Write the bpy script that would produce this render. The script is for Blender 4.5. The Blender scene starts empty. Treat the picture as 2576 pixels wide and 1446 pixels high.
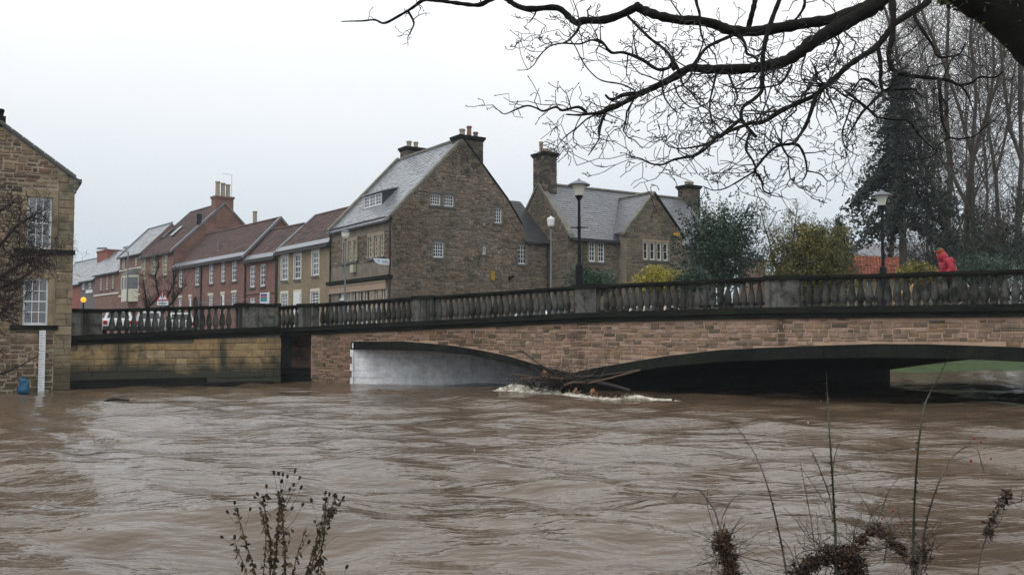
import bpy, math, random
import numpy as np
from mathutils import Vector, Matrix
R = math.radians
rng = random.Random(7)
nrng = np.random.default_rng(7)
scene = bpy.context.scene
COL = scene.collection

# ------------------------------------------------------------ camera
F = 2390.0            # focal length for a picture 2576 wide
CX, CY, HOR = 1288.0, 723.0, 850.0
TH = math.atan((HOR - CY) / F)
CAM = Vector((0, 0, 2.0))
cd = bpy.data.cameras.new('camera'); co = bpy.data.objects.new('camera', cd); COL.objects.link(co)
co.location = CAM; co.rotation_euler = (math.pi / 2 + TH, 0, 0)
cd.sensor_width = 36; cd.lens = 36 * F / 2576; cd.clip_start = 0.05; cd.clip_end = 3000
scene.camera = co

# ------------------------------------------------------------ sky, sun, exposure
SUN_EL, SUN_AZ = R(50), R(-130)
w = bpy.data.worlds.new('World'); scene.world = w; w.use_nodes = True
nt = w.node_tree; nt.nodes.clear()
out = nt.nodes.new('ShaderNodeOutputWorld'); bg = nt.nodes.new('ShaderNodeBackground')
sky = nt.nodes.new('ShaderNodeTexSky'); sky.sky_type = 'NISHITA'; sky.sun_disc = False
sky.sun_elevation = SUN_EL; sky.sun_rotation = SUN_AZ
hs = nt.nodes.new('ShaderNodeHueSaturation'); hs.inputs['Saturation'].default_value = 0.25
mx = nt.nodes.new('ShaderNodeMix'); mx.data_type = 'RGBA'; mx.inputs[0].default_value = 0.86
tc = nt.nodes.new('ShaderNodeTexCoord')
nz = nt.nodes.new('ShaderNodeTexNoise'); nz.inputs['Scale'].default_value = 1.3; nz.inputs['Detail'].default_value = 3
mp = nt.nodes.new('ShaderNodeMapping'); mp.inputs['Scale'].default_value = (1, 1, 2.2); mp.inputs['Location'].default_value = (0.35, 0.1, 0.2)
cr = nt.nodes.new('ShaderNodeValToRGB')
cr.color_ramp.elements[0].position = 0.33; cr.color_ramp.elements[0].color = (0.86, 0.93, 0.98, 1)
cr.color_ramp.elements[1].position = 0.60; cr.color_ramp.elements[1].color = (1.0, 1.0, 1.0, 1)
gn = nt.nodes.new('ShaderNodeMix'); gn.data_type = 'RGBA'; gn.blend_type = 'MULTIPLY'; gn.inputs[0].default_value = 1.0
gn.inputs[7].default_value = (10, 10, 10, 1)
L = nt.links.new
L(tc.outputs['Generated'], mp.inputs[0]); L(mp.outputs[0], nz.inputs['Vector']); L(nz.outputs[0], cr.inputs[0])
# an overcast sky is brightest overhead and falls off, a little bluer, to the horizon
sxz = nt.nodes.new('ShaderNodeSeparateXYZ'); L(tc.outputs['Generated'], sxz.inputs[0])
gr = nt.nodes.new('ShaderNodeValToRGB'); ge = gr.color_ramp.elements; ge[0].position = 0.02; ge[0].color = (0.56, 0.66, 0.75, 1); ge[1].position = 1.0; ge[1].color = (1.8, 1.8, 1.8, 1)
for pos, col in ((0.16, (0.90, 0.965, 1.02)), (0.30, (1.24, 1.25, 1.26))):
    e_ = ge.new(pos); e_.color = (*col, 1)
L(sxz.outputs[2], gr.inputs[0])
g2 = nt.nodes.new('ShaderNodeMix'); g2.data_type = 'RGBA'; g2.blend_type = 'MULTIPLY'; g2.inputs[0].default_value = 1.0
L(cr.outputs[0], g2.inputs[6]); L(gr.outputs[0], g2.inputs[7]); L(g2.outputs[2], gn.inputs[6]); L(sky.outputs[0], hs.inputs['Color'])
L(hs.outputs[0], mx.inputs[6]); L(gn.outputs[2], mx.inputs[7]); L(mx.outputs[2], bg.inputs[0]); L(bg.outputs[0], out.inputs[0])
bg.inputs[1].default_value = 0.1
sd = bpy.data.lights.new('sun', 'SUN'); sd.energy = 0.6; sd.angle = R(25); sd.color = (1, 0.97, 0.93)
so = bpy.data.objects.new('sun', sd); COL.objects.link(so)
sv = Vector((math.sin(SUN_AZ) * math.cos(SUN_EL), math.cos(SUN_AZ) * math.cos(SUN_EL), math.sin(SUN_EL)))
so.rotation_euler = sv.to_track_quat('Z', 'Y').to_euler(); so.location = (-30, -20, 60)
vs = scene.view_settings; vs.view_transform = 'Standard'; vs.look = 'None'; vs.exposure = -0.06; vs.gamma = 1; vs.use_curve_mapping = False

# ------------------------------------------------------------ helpers
def ray(px, py):
    a = (px - CX) / F; b = (CY - py) / F
    return Vector((a, math.cos(TH) - b * math.sin(TH), math.sin(TH) + b * math.cos(TH)))
def at(px, py, d):
    r = ray(px, py); return CAM + r * (d / r.y)
def gx(px, d):                      # plan position of a picture column at depth d
    return Vector(((px - CX) / F * d / math.cos(TH), d))

class MB:
    def __init__(s): s.v = []; s.f = []; s.r = []; s.val = 0.0
    def face(s, pts, r=None):
        n = len(s.v); s.v += [tuple(p) for p in pts]; s.f.append(tuple(range(n, n + len(pts)))); s.r.append(s.val if r is None else r)
    def add(s, verts, faces, r=None):
        n = len(s.v); s.v += [tuple(p) for p in verts]
        for f in faces: s.f.append(tuple(i + n for i in f)); s.r.append(s.val if r is None else r)
    def box(s, x0, x1, y0, y1, z0, z1, r=None):
        s.add([(x0,y0,z0),(x1,y0,z0),(x1,y1,z0),(x0,y1,z0),(x0,y0,z1),(x1,y0,z1),(x1,y1,z1),(x0,y1,z1)],
              [(0,3,2,1),(4,5,6,7),(0,1,5,4),(1,2,6,5),(2,3,7,6),(3,0,4,7)], r)
    def hexa(s, p, r=None):
        s.add(p, [(0,3,2,1),(4,5,6,7),(0,1,5,4),(1,2,6,5),(2,3,7,6),(3,0,4,7)], r)
    def tube(s, pts, rad, sides=6, cap=True, r=None):
        pts = [Vector(p) for p in pts]; n = len(pts)
        if n < 2: return
        base = len(s.v); ref = None
        for i in range(n):
            t = (pts[min(i+1, n-1)] - pts[max(i-1, 0)])
            if t.length < 1e-9: t = Vector((0,0,1))
            t.normalize()
            if ref is None:
                ref = t.cross(Vector((0.31, 0.17, 0.93)))
                if ref.length < 1e-3: ref = t.cross(Vector((1,0,0)))
            ref = (ref - t * ref.dot(t)); ref.normalize()
            bi = t.cross(ref); rr = rad[i] if hasattr(rad, '__len__') else rad
            for k in range(sides):
                a = 2 * math.pi * k / sides
                q = pts[i] + ref * (rr * math.cos(a)) + bi * (rr * math.sin(a)); s.v.append((q.x, q.y, q.z))
        rv = s.val if r is None else r
        for i in range(n - 1):
            for k in range(sides):
                k2 = (k + 1) % sides
                s.f.append((base+i*sides+k, base+i*sides+k2, base+(i+1)*sides+k2, base+(i+1)*sides+k)); s.r.append(rv)
        if cap:
            s.f.append(tuple(base + k for k in reversed(range(sides)))); s.r.append(rv)
            s.f.append(tuple(base + (n-1)*sides + k for k in range(sides))); s.r.append(rv)
    def lathe(s, prof, c=(0,0,0), seg=12, r=None):
        base = len(s.v); c = Vector(c)
        for (rr, z) in prof:
            for k in range(seg):
                a = 2 * math.pi * k / seg; s.v.append((c.x + rr*math.cos(a), c.y + rr*math.sin(a), c.z + z))
        rv = s.val if r is None else r
        for i in range(len(prof) - 1):
            for k in range(seg):
                k2 = (k+1) % seg
                s.f.append((base+i*seg+k, base+i*seg+k2, base+(i+1)*seg+k2, base+(i+1)*seg+k)); s.r.append(rv)
        s.f.append(tuple(base + k for k in reversed(range(seg)))); s.r.append(rv)
        s.f.append(tuple(base + (len(prof)-1)*seg + k for k in range(seg))); s.r.append(rv)
    def mesh(s, name, mat, smooth=False):
        me = bpy.data.meshes.new(name); me.from_pydata(s.v, [], s.f)
        if any(s.r):
            at_ = me.attributes.new('rnd', 'FLOAT', 'FACE'); at_.data.foreach_set('value', np.array(s.r, dtype=np.float32))
        if smooth: me.polygons.foreach_set('use_smooth', [True] * len(me.polygons))
        if mat: me.materials.append(mat)
        me.update(); return me

WP = {}                              # world translation of unrotated objects
def tag(o, label=None, cat=None, group=None, kind=None):
    if label: o['label'] = label
    if cat: o['category'] = cat
    if group: o['group'] = group
    if kind: o['kind'] = kind
    return o
def thing(name, loc, label, cat, group=None, rz=0.0):
    o = bpy.data.objects.new(name, None); COL.objects.link(o); o.empty_display_size = 0.3
    o.location = loc; o.rotation_euler = (0, 0, rz); WP[o.name] = Vector(loc)
    return tag(o, label, cat, group)
def obj(name, mb, mat, parent=None, local=False, smooth=False, kind=None, label=None):
    me = mb.mesh(name, mat, smooth) if isinstance(mb, MB) else mb
    o = bpy.data.objects.new(name, me); COL.objects.link(o)
    if parent is not None:
        o.parent = parent
        if not local: o.location = -WP.get(parent.name, Vector())
    WP[o.name] = Vector()
    if kind: o['kind'] = kind
    if label: o['label'] = label
    return o
def piece(name, me, M, parent):      # shared mesh with its own world matrix
    o = bpy.data.objects.new(name, me); COL.objects.link(o); o.parent = parent
    o.matrix_basis = Matrix.Translation(-WP.get(parent.name, Vector())) @ M
    return o
def copy_tree(o, parent=None):
    c = o.copy(); COL.objects.link(c); c.parent = parent
    for ch in list(o.children): copy_tree(ch, c)
    return c

# ------------------------------------------------------------ materials
MATS = {}
def nodes(name):
    m = bpy.data.materials.new(name); m.use_nodes = True; t = m.node_tree; b = t.nodes['Principled BSDF']; MATS[name] = m
    return m, t, b
def ramp(t, fac, cols, interp='LINEAR'):
    n = t.nodes.new('ShaderNodeValToRGB'); e = n.color_ramp.elements; n.color_ramp.interpolation = interp
    k = len(cols)
    while len(e) < k: e.new(0.5)
    for i, c in enumerate(cols):
        e[i].position = i / (k - 1) if interp == 'LINEAR' else i / k
        e[i].color = (*c[:3], 1)
    if fac is not None: t.links.new(fac, n.inputs[0])
    return n.outputs[0]
def noise(t, scale, detail=3, rough=0.55, vec=None, stretch=None):
    n = t.nodes.new('ShaderNodeTexNoise'); n.inputs['Scale'].default_value = scale; n.inputs['Detail'].default_value = detail; n.inputs['Roughness'].default_value = rough
    if vec is None:
        g = t.nodes.new('ShaderNodeNewGeometry'); vec = g.outputs['Position']
    if stretch:
        mp = t.nodes.new('ShaderNodeMapping'); mp.inputs['Scale'].default_value = stretch; t.links.new(vec, mp.inputs[0]); vec = mp.outputs[0]
    t.links.new(vec, n.inputs['Vector']); return n.outputs[0]
def mixc(t, fac, a, b, mode='MIX'):
    n = t.nodes.new('ShaderNodeMix'); n.data_type = 'RGBA'; n.blend_type = mode
    for sock, v in ((n.inputs[0], fac), (n.inputs[6], a), (n.inputs[7], b)):
        if hasattr(v, 'is_linked'): t.links.new(v, sock)
        elif isinstance(v, (tuple, list)): sock.default_value = (*v[:3], 1)
        else: sock.default_value = v
    return n.outputs[2]
def mrange(t, v, a, b, c=0.0, d=1.0):
    n = t.nodes.new('ShaderNodeMapRange'); t.links.new(v, n.inputs[0])
    for i, x in enumerate((a, b, c, d)): n.inputs[1+i].default_value = x
    return n.outputs[0]
def math_(t, op, a, b=None):
    n = t.nodes.new('ShaderNodeMath'); n.operation = op
    for i, v in enumerate((a, b)):
        if v is None: continue
        if hasattr(v, 'is_linked'): t.links.new(v, n.inputs[i])
        else: n.inputs[i].default_value = v
    return n.outputs[0]
def rnd(t):
    a = t.nodes.new('ShaderNodeAttribute'); a.attribute_name = 'rnd'; oi = t.nodes.new('ShaderNodeObjectInfo')
    return math_(t, 'FRACT', math_(t, 'ADD', a.outputs['Fac'], oi.outputs['Random']))
def bump(t, b, h, strength=0.4, dist=0.02):
    n = t.nodes.new('ShaderNodeBump'); n.inputs['Strength'].default_value = strength; n.inputs['Distance'].default_value = dist
    t.links.new(h, n.inputs['Height']); t.links.new(n.outputs[0], b.inputs['Normal'])
def plain(name, col, rough=0.6, metal=0.0, var=0.15, vs_=6.0, spec=0.5, bumpy=0.0):
    m, t, b = nodes(name)
    n = noise(t, vs_, 4)
    dark = tuple(c * (1 - var) for c in col); lite = tuple(min(1, c * (1 + var)) for c in col)
    t.links.new(ramp(t, mrange(t, n, 0.3, 0.7), [dark, lite]), b.inputs['Base Color'])
    b.inputs['Roughness'].default_value = rough; b.inputs['Metallic'].default_value = metal; b.inputs['Specular IOR Level'].default_value = spec
    if bumpy: bump(t, b, noise(t, vs_ * 5, 4), bumpy)
    return m
def pieces_mat(name, cols, rough=0.85, dirt=None, dirt_scale=0.6, dirt_amt=(0.5, 0.7), damp=None, streak=None, spec=0.3, fine=9.0, bumpk=0.5, patch=None):
    """masonry, slates and tiles: a colour for each piece, fine mottling, stains with their own shape"""
    m, t, b = nodes(name)
    c = ramp(t, rnd(t), cols)
    n = noise(t, fine, 5, 0.65)
    c = mixc(t, 1.0, c, ramp(t, mrange(t, n, 0.25, 0.75), [(0.62,)*3, (1.3,)*3]), 'MULTIPLY')
    if patch: c = mixc(t, 1.0, c, ramp(t, mrange(t, noise(t, patch, 3, .5), .35, .65), [(.70,.64,.58), (.95,.93,.90), (1.08,1.06,1.04)]), 'MULTIPLY')
    if dirt:
        c = mixc(t, mrange(t, noise(t, dirt_scale, 5, 0.65), dirt_amt[0], dirt_amt[1]), c, dirt)
    if streak:                       # runs of algae down the wall
        col, lo, hi, sx = streak
        c = mixc(t, mrange(t, noise(t, 1.0, 3, 0.6, stretch=(sx, sx, 0.09)), lo, hi), c, col)
    if damp:                         # flood-wetted, silted foot of the wall (ragged edge)
        col, z0, z1 = damp
        g = t.nodes.new('ShaderNodeNewGeometry'); sp = t.nodes.new('ShaderNodeSeparateXYZ'); t.links.new(g.outputs['Position'], sp.inputs[0])
        zz = math_(t, 'ADD', sp.outputs[2], math_(t, 'MULTIPLY', noise(t, 0.9, 4), -1.6))
        c = mixc(t, mrange(t, zz, z1 - 0.8, z0 - 0.8), c, col)
    t.links.new(c, b.inputs['Base Color']); b.inputs['Roughness'].default_value = rough; b.inputs['Specular IOR Level'].default_value = spec
    bump(t, b, noise(t, 14, 5, 0.7), bumpk, 0.02)
    return m
def glass_mat(name, col=(0.02, 0.025, 0.03), rough=0.04):
    m, t, b = nodes(name); b.inputs['Base Color'].default_value = (*col, 1); b.inputs['Roughness'].default_value = rough; b.inputs['Specular IOR Level'].default_value = 0.6
    bump(t, b, noise(t, 1.7, 1), 0.06, 0.05)
    return m
def leaf_mat(name, cols, rough=0.5, trans=0.15):
    m, t, b = nodes(name); t.links.new(ramp(t, rnd(t), cols), b.inputs['Base Color']); b.inputs['Roughness'].default_value = rough
    b.inputs['Specular IOR Level'].default_value = 0.35
    return m

# ------------------------------------------------------------ wall frames and masonry
class Fr:
    """vertical plane through two plan points; s runs along it, z is height, n stands out towards the river"""
    def __init__(f, p0, p1):
        f.p0 = Vector((p0[0], p0[1], 0)); q = Vector((p1[0], p1[1], 0)); f.len = (q - f.p0).length
        f.U = (q - f.p0).normalized(); f.N = Vector((f.U.y, -f.U.x, 0)); f.Z = Vector((0, 0, 1))
        if f.N.dot(CAM - f.p0) < 0: f.N = -f.N
        f.flip = f.U.cross(f.Z).dot(f.N) < 0
    def uv(f, px, py):
        r = ray(px, py); k = (f.p0 - CAM).dot(f.N) / r.dot(f.N); p = CAM + r * k
        return (p - f.p0).dot(f.U), p.z
    def P(f, s, z, n=0.0): return f.p0 + f.U * s + f.N * n + Vector((0, 0, z))
    def off(f, n):
        g = Fr.__new__(Fr); g.__dict__.update(f.__dict__); g.p0 = f.p0 + f.N * n; return g
    def box(f, mb, s0, s1, z0, z1, n0, n1, r=None):
        p = [f.P(s,z,n) for z in (z0, z1) for (s, n) in ((s0,n0),(s1,n0),(s1,n1),(s0,n1))]; mb.hexa(p, r)
    def f3(f, n=0.0): return (f.P(0, 0, n), f.U, f.Z, f.N)

def tmpl(kind, k):
    q = random.Random(k * 13 + len(kind)); j = lambda a: q.uniform(-a, a)
    if kind == 'stone':
        b = [(-.5,-.5,0),(.5,-.5,0),(.5,.5,0),(-.5,.5,0)]
        m = [(x + j(.015), y + j(.03), .55 + j(.15)) for x, y, z in b]
        t_ = [(x*.90 + j(.02), y*.80 + j(.05), 1 + j(.2)) for x, y, z in b]
        v = b + m + t_; f = []
        for a in (0, 4):
            for i in range(4): f.append((a+i, a+(i+1)%4, a+4+(i+1)%4, a+4+i))
        f.append((8,9,10,11)); return v, f
    if kind == 'slate':
        z = j(.1)
        v = [(-.5,-.5,0),(.5,-.5,0),(.5,.5,0),(-.5,.5,0),(-.5,-.5 + j(.02),1+z+j(.12)),(.5,-.5 + j(.02),1+z+j(.12)),(.5,.5,.25),(-.5,.5,.25)]
        return v, [(4,5,6,7),(0,1,5,4),(1,2,6,5),(3,0,4,7)]
    if kind == 'pantile':
        xs = (-.5, -.2, .1, .35, .5); zs = (.75, .35, .45, 1.0, .85); v = []
        for x, z in zip(xs, zs): v += [(x, -.5, z + .25), (x, .5, z - .25)]
        f = [(2*i, 2*i+2, 2*i+3, 2*i+1) for i in range(4)]
        n = len(v)
        for x in xs: v.append((x, -.5, 0))
        f += [(n+i, n+i+1, 2*i+2, 2*i) for i in range(4)]
        return v, f
TM = {}
def tmesh(kind, k, mat):
    key = (kind, k, mat.name)
    if key not in TM:
        v, f = tmpl(kind, k); mb = MB(); mb.add(v, f); TM[key] = mb.mesh(kind, mat)
    return TM[key]
def inpoly(poly):
    poly = [tuple(p) for p in poly]
    def fn(S, z):
        c = np.zeros(S.shape, bool); n = len(poly)
        for i in range(n):
            (x1, y1), (x2, y2) = poly[i], poly[(i+1) % n]
            if (y1 > z) != (y2 > z): c ^= S < (x2-x1)*(z-y1)/(y2-y1)+x1
        return c
    return fn
def masonry(parent, f3, inside, bounds, ch, ln, mat, holes=(), name='stone', kind='stone', proud=0.03, joint=0.012, limit=300, over=0.0, seed=1, stagger=None, allstuff=False, rub=0.0):
    """real pieces on a plane: the largest in view as parts, the rest joined into one part"""
    q = random.Random(seed); o, U, V, N = f3; s0, s1, z0, z1 = bounds
    S = np.arange(s0, s1, 0.03); out = []; z = z0; row = 0
    while z < z1 - 0.02:
        h = q.uniform(*ch); zt = min(z + h, z1); row += 1
        m = inside(S, z + 0.008) & inside(S, zt - 0.008)
        for (a, b, c, d) in holes:
            if c < zt - 0.01 and d > z + 0.01: m &= ~((S > a) & (S < b))
        idx = np.flatnonzero(m)
        if len(idx):
            for run in np.split(idx, np.flatnonzero(np.diff(idx) > 1) + 1):
                a, b = S[run[0]], S[run[-1]] + 0.03
                if b - a < 0.06: continue
                x = a
                if stagger: first = ln[0] * (0.5 if row % 2 else 1.0)
                while x < b - 0.02:
                    l = q.uniform(*ln)
                    if stagger and x == a: l = first
                    if b - x - l < ln[0] * 0.5: l = b - x
                    hh_ = zt - z
                    out.append((x + l / 2, (z + zt) / 2 + rub * hh_ * q.uniform(-.3, .3), max(l - joint, 0.02) * (1 + rub * q.uniform(-.25, .1)), max(hh_ - joint, 0.02) * (1 + rub * q.uniform(-.5, .35)) + over)); x += l
        z = zt
    def scr(e):
        p = o + U * e[0] + V * e[1]; return -e[2] * e[3] / (p - CAM).length_squared
    # pieces whose centre falls inside the picture first
    def key(e):
        p = o + U * e[0] + V * e[1]; px = (p.x / p.y) * F + CX; hid = 0 if 0 < px < 2576 and p.z > 0 else 1
        return (hid, scr(e))
    out.sort(key=key)
    rest = MB(); T = [tmpl(kind, k) for k in range(5)]
    for i, (cx_, cy_, a, b) in enumerate(out):
        k = q.randrange(5); pr = proud * q.uniform(0.6, 1.35); c = o + U * cx_ + V * (cy_ - over / 2)
        if i < limit and not allstuff:
            M = Matrix(((U.x*a, V.x*b, N.x*pr, c.x), (U.y*a, V.y*b, N.y*pr, c.y), (U.z*a, V.z*b, N.z*pr, c.z), (0,0,0,1)))
            piece(name, tmesh(kind, k, mat), M, parent)
        else:
            v, f = T[k]; rest.add([c + U*(x*a) + V*(y*b) + N*(zz*pr) for x, y, zz in v], f, q.uniform(0.01, 0.99))
    if rest.v: obj(name + '_field', rest, mat, parent, kind='stuff')
    return len(out)

def clip(poly, a, b, c):             # keep a*s + b*z <= c
    res = []
    for i in range(len(poly)):
        p, q = poly[i], poly[(i+1) % len(poly)]; dp = a*p[0]+b*p[1]-c; dq = a*q[0]+b*q[1]-c
        if dp <= 0: res.append(p)
        if (dp < 0 < dq) or (dq < 0 < dp):
            t = dp / (dp - dq); res.append((p[0]+t*(q[0]-p[0]), p[1]+t*(q[1]-p[1])))
    return res
def wall_faces(mb, f, polys, holes=(), reveal=0.16, n=0.0):
    for poly in polys:
        ss = sorted({min(p[0] for p in poly), max(p[0] for p in poly)} | {x for h in holes for x in h[:2]})
        zs = sorted({min(p[1] for p in poly), max(p[1] for p in poly)} | {x for h in holes for x in h[2:]})
        for i in range(len(ss) - 1):
            for k in range(len(zs) - 1):
                ms, mz = (ss[i]+ss[i+1])/2, (zs[k]+zs[k+1])/2
                if any(h[0] < ms < h[1] and h[2] < mz < h[3] for h in holes): continue
                pc = list(poly)
                for cl in ((-1,0,-ss[i]),(1,0,ss[i+1]),(0,-1,-zs[k]),(0,1,zs[k+1])):
                    pc = clip(pc, *cl)
                    if len(pc) < 3: break
                if len(pc) >= 3: mb.face([f.P(s, z, n) for s, z in pc])
    for (a, b, c, d) in holes:
        for (s0, z0), (s1, z1) in (((a,c),(b,c)),((b,c),(b,d)),((b,d),(a,d)),((a,d),(a,c))):
            mb.face([f.P(s0,z0,n+0.025), f.P(s1,z1,n+0.025), f.P(s1,z1,n-reveal), f.P(s0,z0,n-reveal)])
UQ = None
def window(f, parent, s0, s1, z0, z1, nx, nz, frame_m, glass_m, n=-0.10, fw=0.06, bw=0.028, each=True, meet=False, sill=None, label=None, name='window'):
    mb = MB(); e = 0.0
    f.box(mb, s0, s0+fw, z0, z1, n, n+.06); f.box(mb, s1-fw, s1, z0, z1, n, n+.06)
    f.box(mb, s0+fw, s1-fw, z1-fw, z1, n, n+.058); f.box(mb, s0+fw, s1-fw, z0, z0+fw*1.4, n, n+.062)
    a, b, c, d = s0+fw, s1-fw, z0+fw*1.4, z1-fw
    for i in range(1, nx):
        x = a + (b-a)*i/nx; f.box(mb, x-bw/2, x+bw/2, c, d, n+.005, n+.04)
    for k in range(1, nz):
        y = c + (d-c)*k/nz; t = bw*1.7 if meet and k*2 == nz else bw
        f.box(mb, a, b, y-t/2, y+t/2, n+.008, n+(.055 if meet and k*2 == nz else .043))
    w = obj(name, mb, frame_m, parent, label=label)
    global UQ
    key = ('pane', glass_m.name)
    if key not in TM:
        q = MB(); q.face([(-.5,-.5,0),(.5,-.5,0),(.5,.5,0),(-.5,.5,0)]); TM[key] = q.mesh('pane', glass_m)
    gx_, gz_ = (nx, nz) if each else (1, 2 if meet else 1)
    for i in range(gx_):
        for k in range(gz_):
            sa, sb = a+(b-a)*i/gx_, a+(b-a)*(i+1)/gx_; za, zb = c+(d-c)*k/gz_, c+(d-c)*(k+1)/gz_
            o = f.P((sa+sb)/2, (za+zb)/2, n+.012 + (0.012 if meet and za + 1e-6 >= (c+d)/2 else 0)); U = f.U * (sb-sa); V = f.Z * (zb-za); N = f.N
            tl = rng.uniform(-.012, .012); N2 = (N + f.U * tl).normalized()
            M = Matrix(((U.x,V.x,N2.x,o.x),(U.y,V.y,N2.y,o.y),(U.z,V.z,N2.z,o.z),(0,0,0,1)))
            piece('pane', TM[key], M, w)
    if sill:
        q = MB(); f.box(q, s0-.1, s1+.1, z0-.14, z0, -.1, .10); obj('sill', q, sill, w)
    return w
# ------------------------------------------------------------ palette
lin = lambda r, g, b: tuple(((c/255+.055)/1.055)**2.4 if c > 10 else c/3295 for c in (r, g, b))
M_white = plain('white_paint', (0.72, 0.73, 0.72), 0.45, var=.06)
M_cream = plain('cream_stone_paint', (0.62, 0.58, 0.46), 0.6, var=.1)
M_glass = glass_mat('window_glass')
M_glass_n = glass_mat('net_curtain_glass', (0.13, 0.14, 0.15), 0.08)
M_black = plain('black_iron', (0.006, 0.0065, 0.009), 0.5, var=.2, spec=.15)
M_pipe = plain('dark_pipe', (0.018, 0.018, 0.02), 0.5)
M_grey = plain('galvanised_grey', (0.15, 0.165, 0.18), 0.45, var=.1)
M_sill = plain('weathered_sill', (0.10, 0.095, 0.085), 0.8, var=.35, vs_=4)
M_cope = plain('coping_stone', (0.16, 0.15, 0.125), 0.75, var=.35, vs_=2.5)
M_surr = plain('dressed_sandstone', (0.30, 0.24, 0.17), 0.85, var=.25, vs_=3, bumpy=.3)
M_slate_dark = plain('slate_edge', (0.05, 0.055, 0.06), 0.5, var=.2)
M_mortar = plain('lime_mortar', (0.30, 0.24, 0.18), 0.95, var=.25, vs_=3)
M_mortar_d = plain('sooty_mortar', (0.13, 0.11, 0.085), 0.95, var=.3, vs_=3)
M_asphalt = plain('asphalt', (0.05, 0.05, 0.052), 0.45, var=.2)
M_paving = plain('paving', (0.17, 0.165, 0.155), 0.6, var=.2)
M_dark = plain('dark_void', (0.008, 0.008, 0.009), 0.9)

# grass
def grass_mat():
    m, t, b = nodes('grass')
    c = ramp(t, mrange(t, noise(t, 0.5, 6, 0.7), .3, .7), [(0.028, 0.045, 0.013), (0.06, 0.115, 0.024), (0.05, 0.06, 0.025), (0.045, 0.085, 0.02)])
    t.links.new(c, b.inputs['Base Color']); b.inputs['Roughness'].default_value = 0.8; bump(t, b, noise(t, 20, 4), .8, .05); return m
M_grass = grass_mat()
M_mud = plain('bank_soil', (0.07, 0.055, 0.035), 0.9, var=.4, vs_=2, bumpy=.5)

# ------------------------------------------------------------ plan of the place
MS = Vector((0.85, 0.53, 0)).normalized()            # direction the river runs under the bridge
FB = Fr((-10.92, 43.6), (19.9, 24.0)); FB.len = 46.0  # upstream face of the bridge
BW = 17.0                                             # length of the tunnel along the river
def interp(pts):
    xs = [p[0] for p in pts]; zs = [p[1] for p in pts]
    return lambda s: float(np.interp(s, xs, zs))
def onFB(*pp): return [FB.uv(*p) for p in pp]
_r = onFB((700,770),(947,753.5),(1200,737),(1450,719),(1925,697),(2576,677))
_r += [(38, _r[-1][1] + .10), (46, _r[-1][1] + .02)]
zrail = interp([(-2, _r[0][1] - .05)] + _r)
sx = lambda px, py=880: FB.uv(px, py)[0]

# town ground and banks
edge = [(-70,36.9), (-17.0,37.9), (-11.2,44.6), (-8.0,44.2), (-6.2,42.7), (7.6,50.6), (22,56), (40,57.5), (95,55), (160,52)]
mb = MB(); mb.face([Vector((x, y, 2.18)) for x, y in edge[:5]] + [Vector((7.6,66,2.18)), Vector((7.6,420,2.18)), Vector((-420,420,2.18)), Vector((-420,36.9,2.18))])
for a, b in zip(edge[:5], edge[1:5]): mb.face([(a[0],a[1],2.18),(b[0],b[1],2.18),(b[0],b[1],-2),(a[0],a[1],-2)])
tag(obj('street', mb, M_asphalt), kind='structure')
mb = MB(); N = 40
bank = [(-6.2,42.7),(7.6,50.6),(22,56),(40,57.5),(95,55),(160,52)]
xs = np.linspace(-6, 160, 90); bl = interp(bank)
prof = [(0,-1.2),(0.6,-.05),(1.6,.12),(4,.55),(8,1.15),(14,2.0),(20,2.15),(60,2.3),(370,2.3)]
q = random.Random(3)
grid = [[(x, bl(x)+o+q.uniform(-.2,.2)*(o<8), z+q.uniform(-.05,.05)*(0<z<2)) for o, z in prof] for x in xs]
for i in range(len(xs)-1):
    for k in range(len(prof)-1): mb.face([grid[i][k], grid[i+1][k], grid[i+1][k+1], grid[i][k+1]])
tag(obj('grass_bank', mb, M_grass), kind='structure')
mb = MB()
near = [(-14, [(-8,.9),(0,.75),(1.6,.5),(3.0,-.3)]), (-2, [(-8,.9),(0,.6),(2.2,.35),(4.2,-.35)]), (1.2, [(-8,.9),(0,.55),(2.4,.35),(4.4,-.35)]), (3.2,[(-8,.9),(0,.6),(3,.3),(5,-.4)]), (5.4,[(-8,.9),(0,.8),(5,.5),(7.2,-.4)]), (7,[(-8,.95),(0,.9),(8.0,.75),(12,-.4)]), (16,[(-8,1.0),(0,1.0),(12,.9),(16,-.4)])]
for (xa, A), (xb, B_) in zip(near, near[1:]):
    for k in range(3): mb.face([(xa,*A[k]),(xb,*B_[k]),(xb,*B_[k+1]),(xa,*A[k+1])])
tag(obj('river_bank', mb, M_mud), kind='structure')
# carriageway and pavements over the bridge
mb = MB(); pv = MB()
ss = np.linspace(-3, 46, 50)
def deckpt(s, k, dz): 
    p = FB.P(s, 0) + MS * k; return (p.x, p.y, zrail(s) - 1.02 + dz)
for a, b in zip(ss, ss[1:]):
    mb.face([deckpt(a,2.2,-.14),deckpt(b,2.2,-.14),deckpt(b,BW-6.5,-.14),deckpt(a,BW-6.5,-.14)])
    for k0, k1, kk in ((.1,2.2,2.2),(BW-6.5,BW-.1,BW-6.5)):
        pv.face([deckpt(a,k0,0),deckpt(b,k0,0),deckpt(b,k1,0),deckpt(a,k1,0)]); pv.face([deckpt(a,kk,0),deckpt(b,kk,0),deckpt(b,kk,-.14),deckpt(a,kk,-.14)])
a = -3
mb.face([deckpt(a,.1,-.14), deckpt(a,BW,-.14), (-18,56,2.2), (-19,45,2.2)])
tag(obj('road', mb, M_asphalt), kind='structure'); tag(obj('pavement', pv, M_paving), kind='structure')

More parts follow.
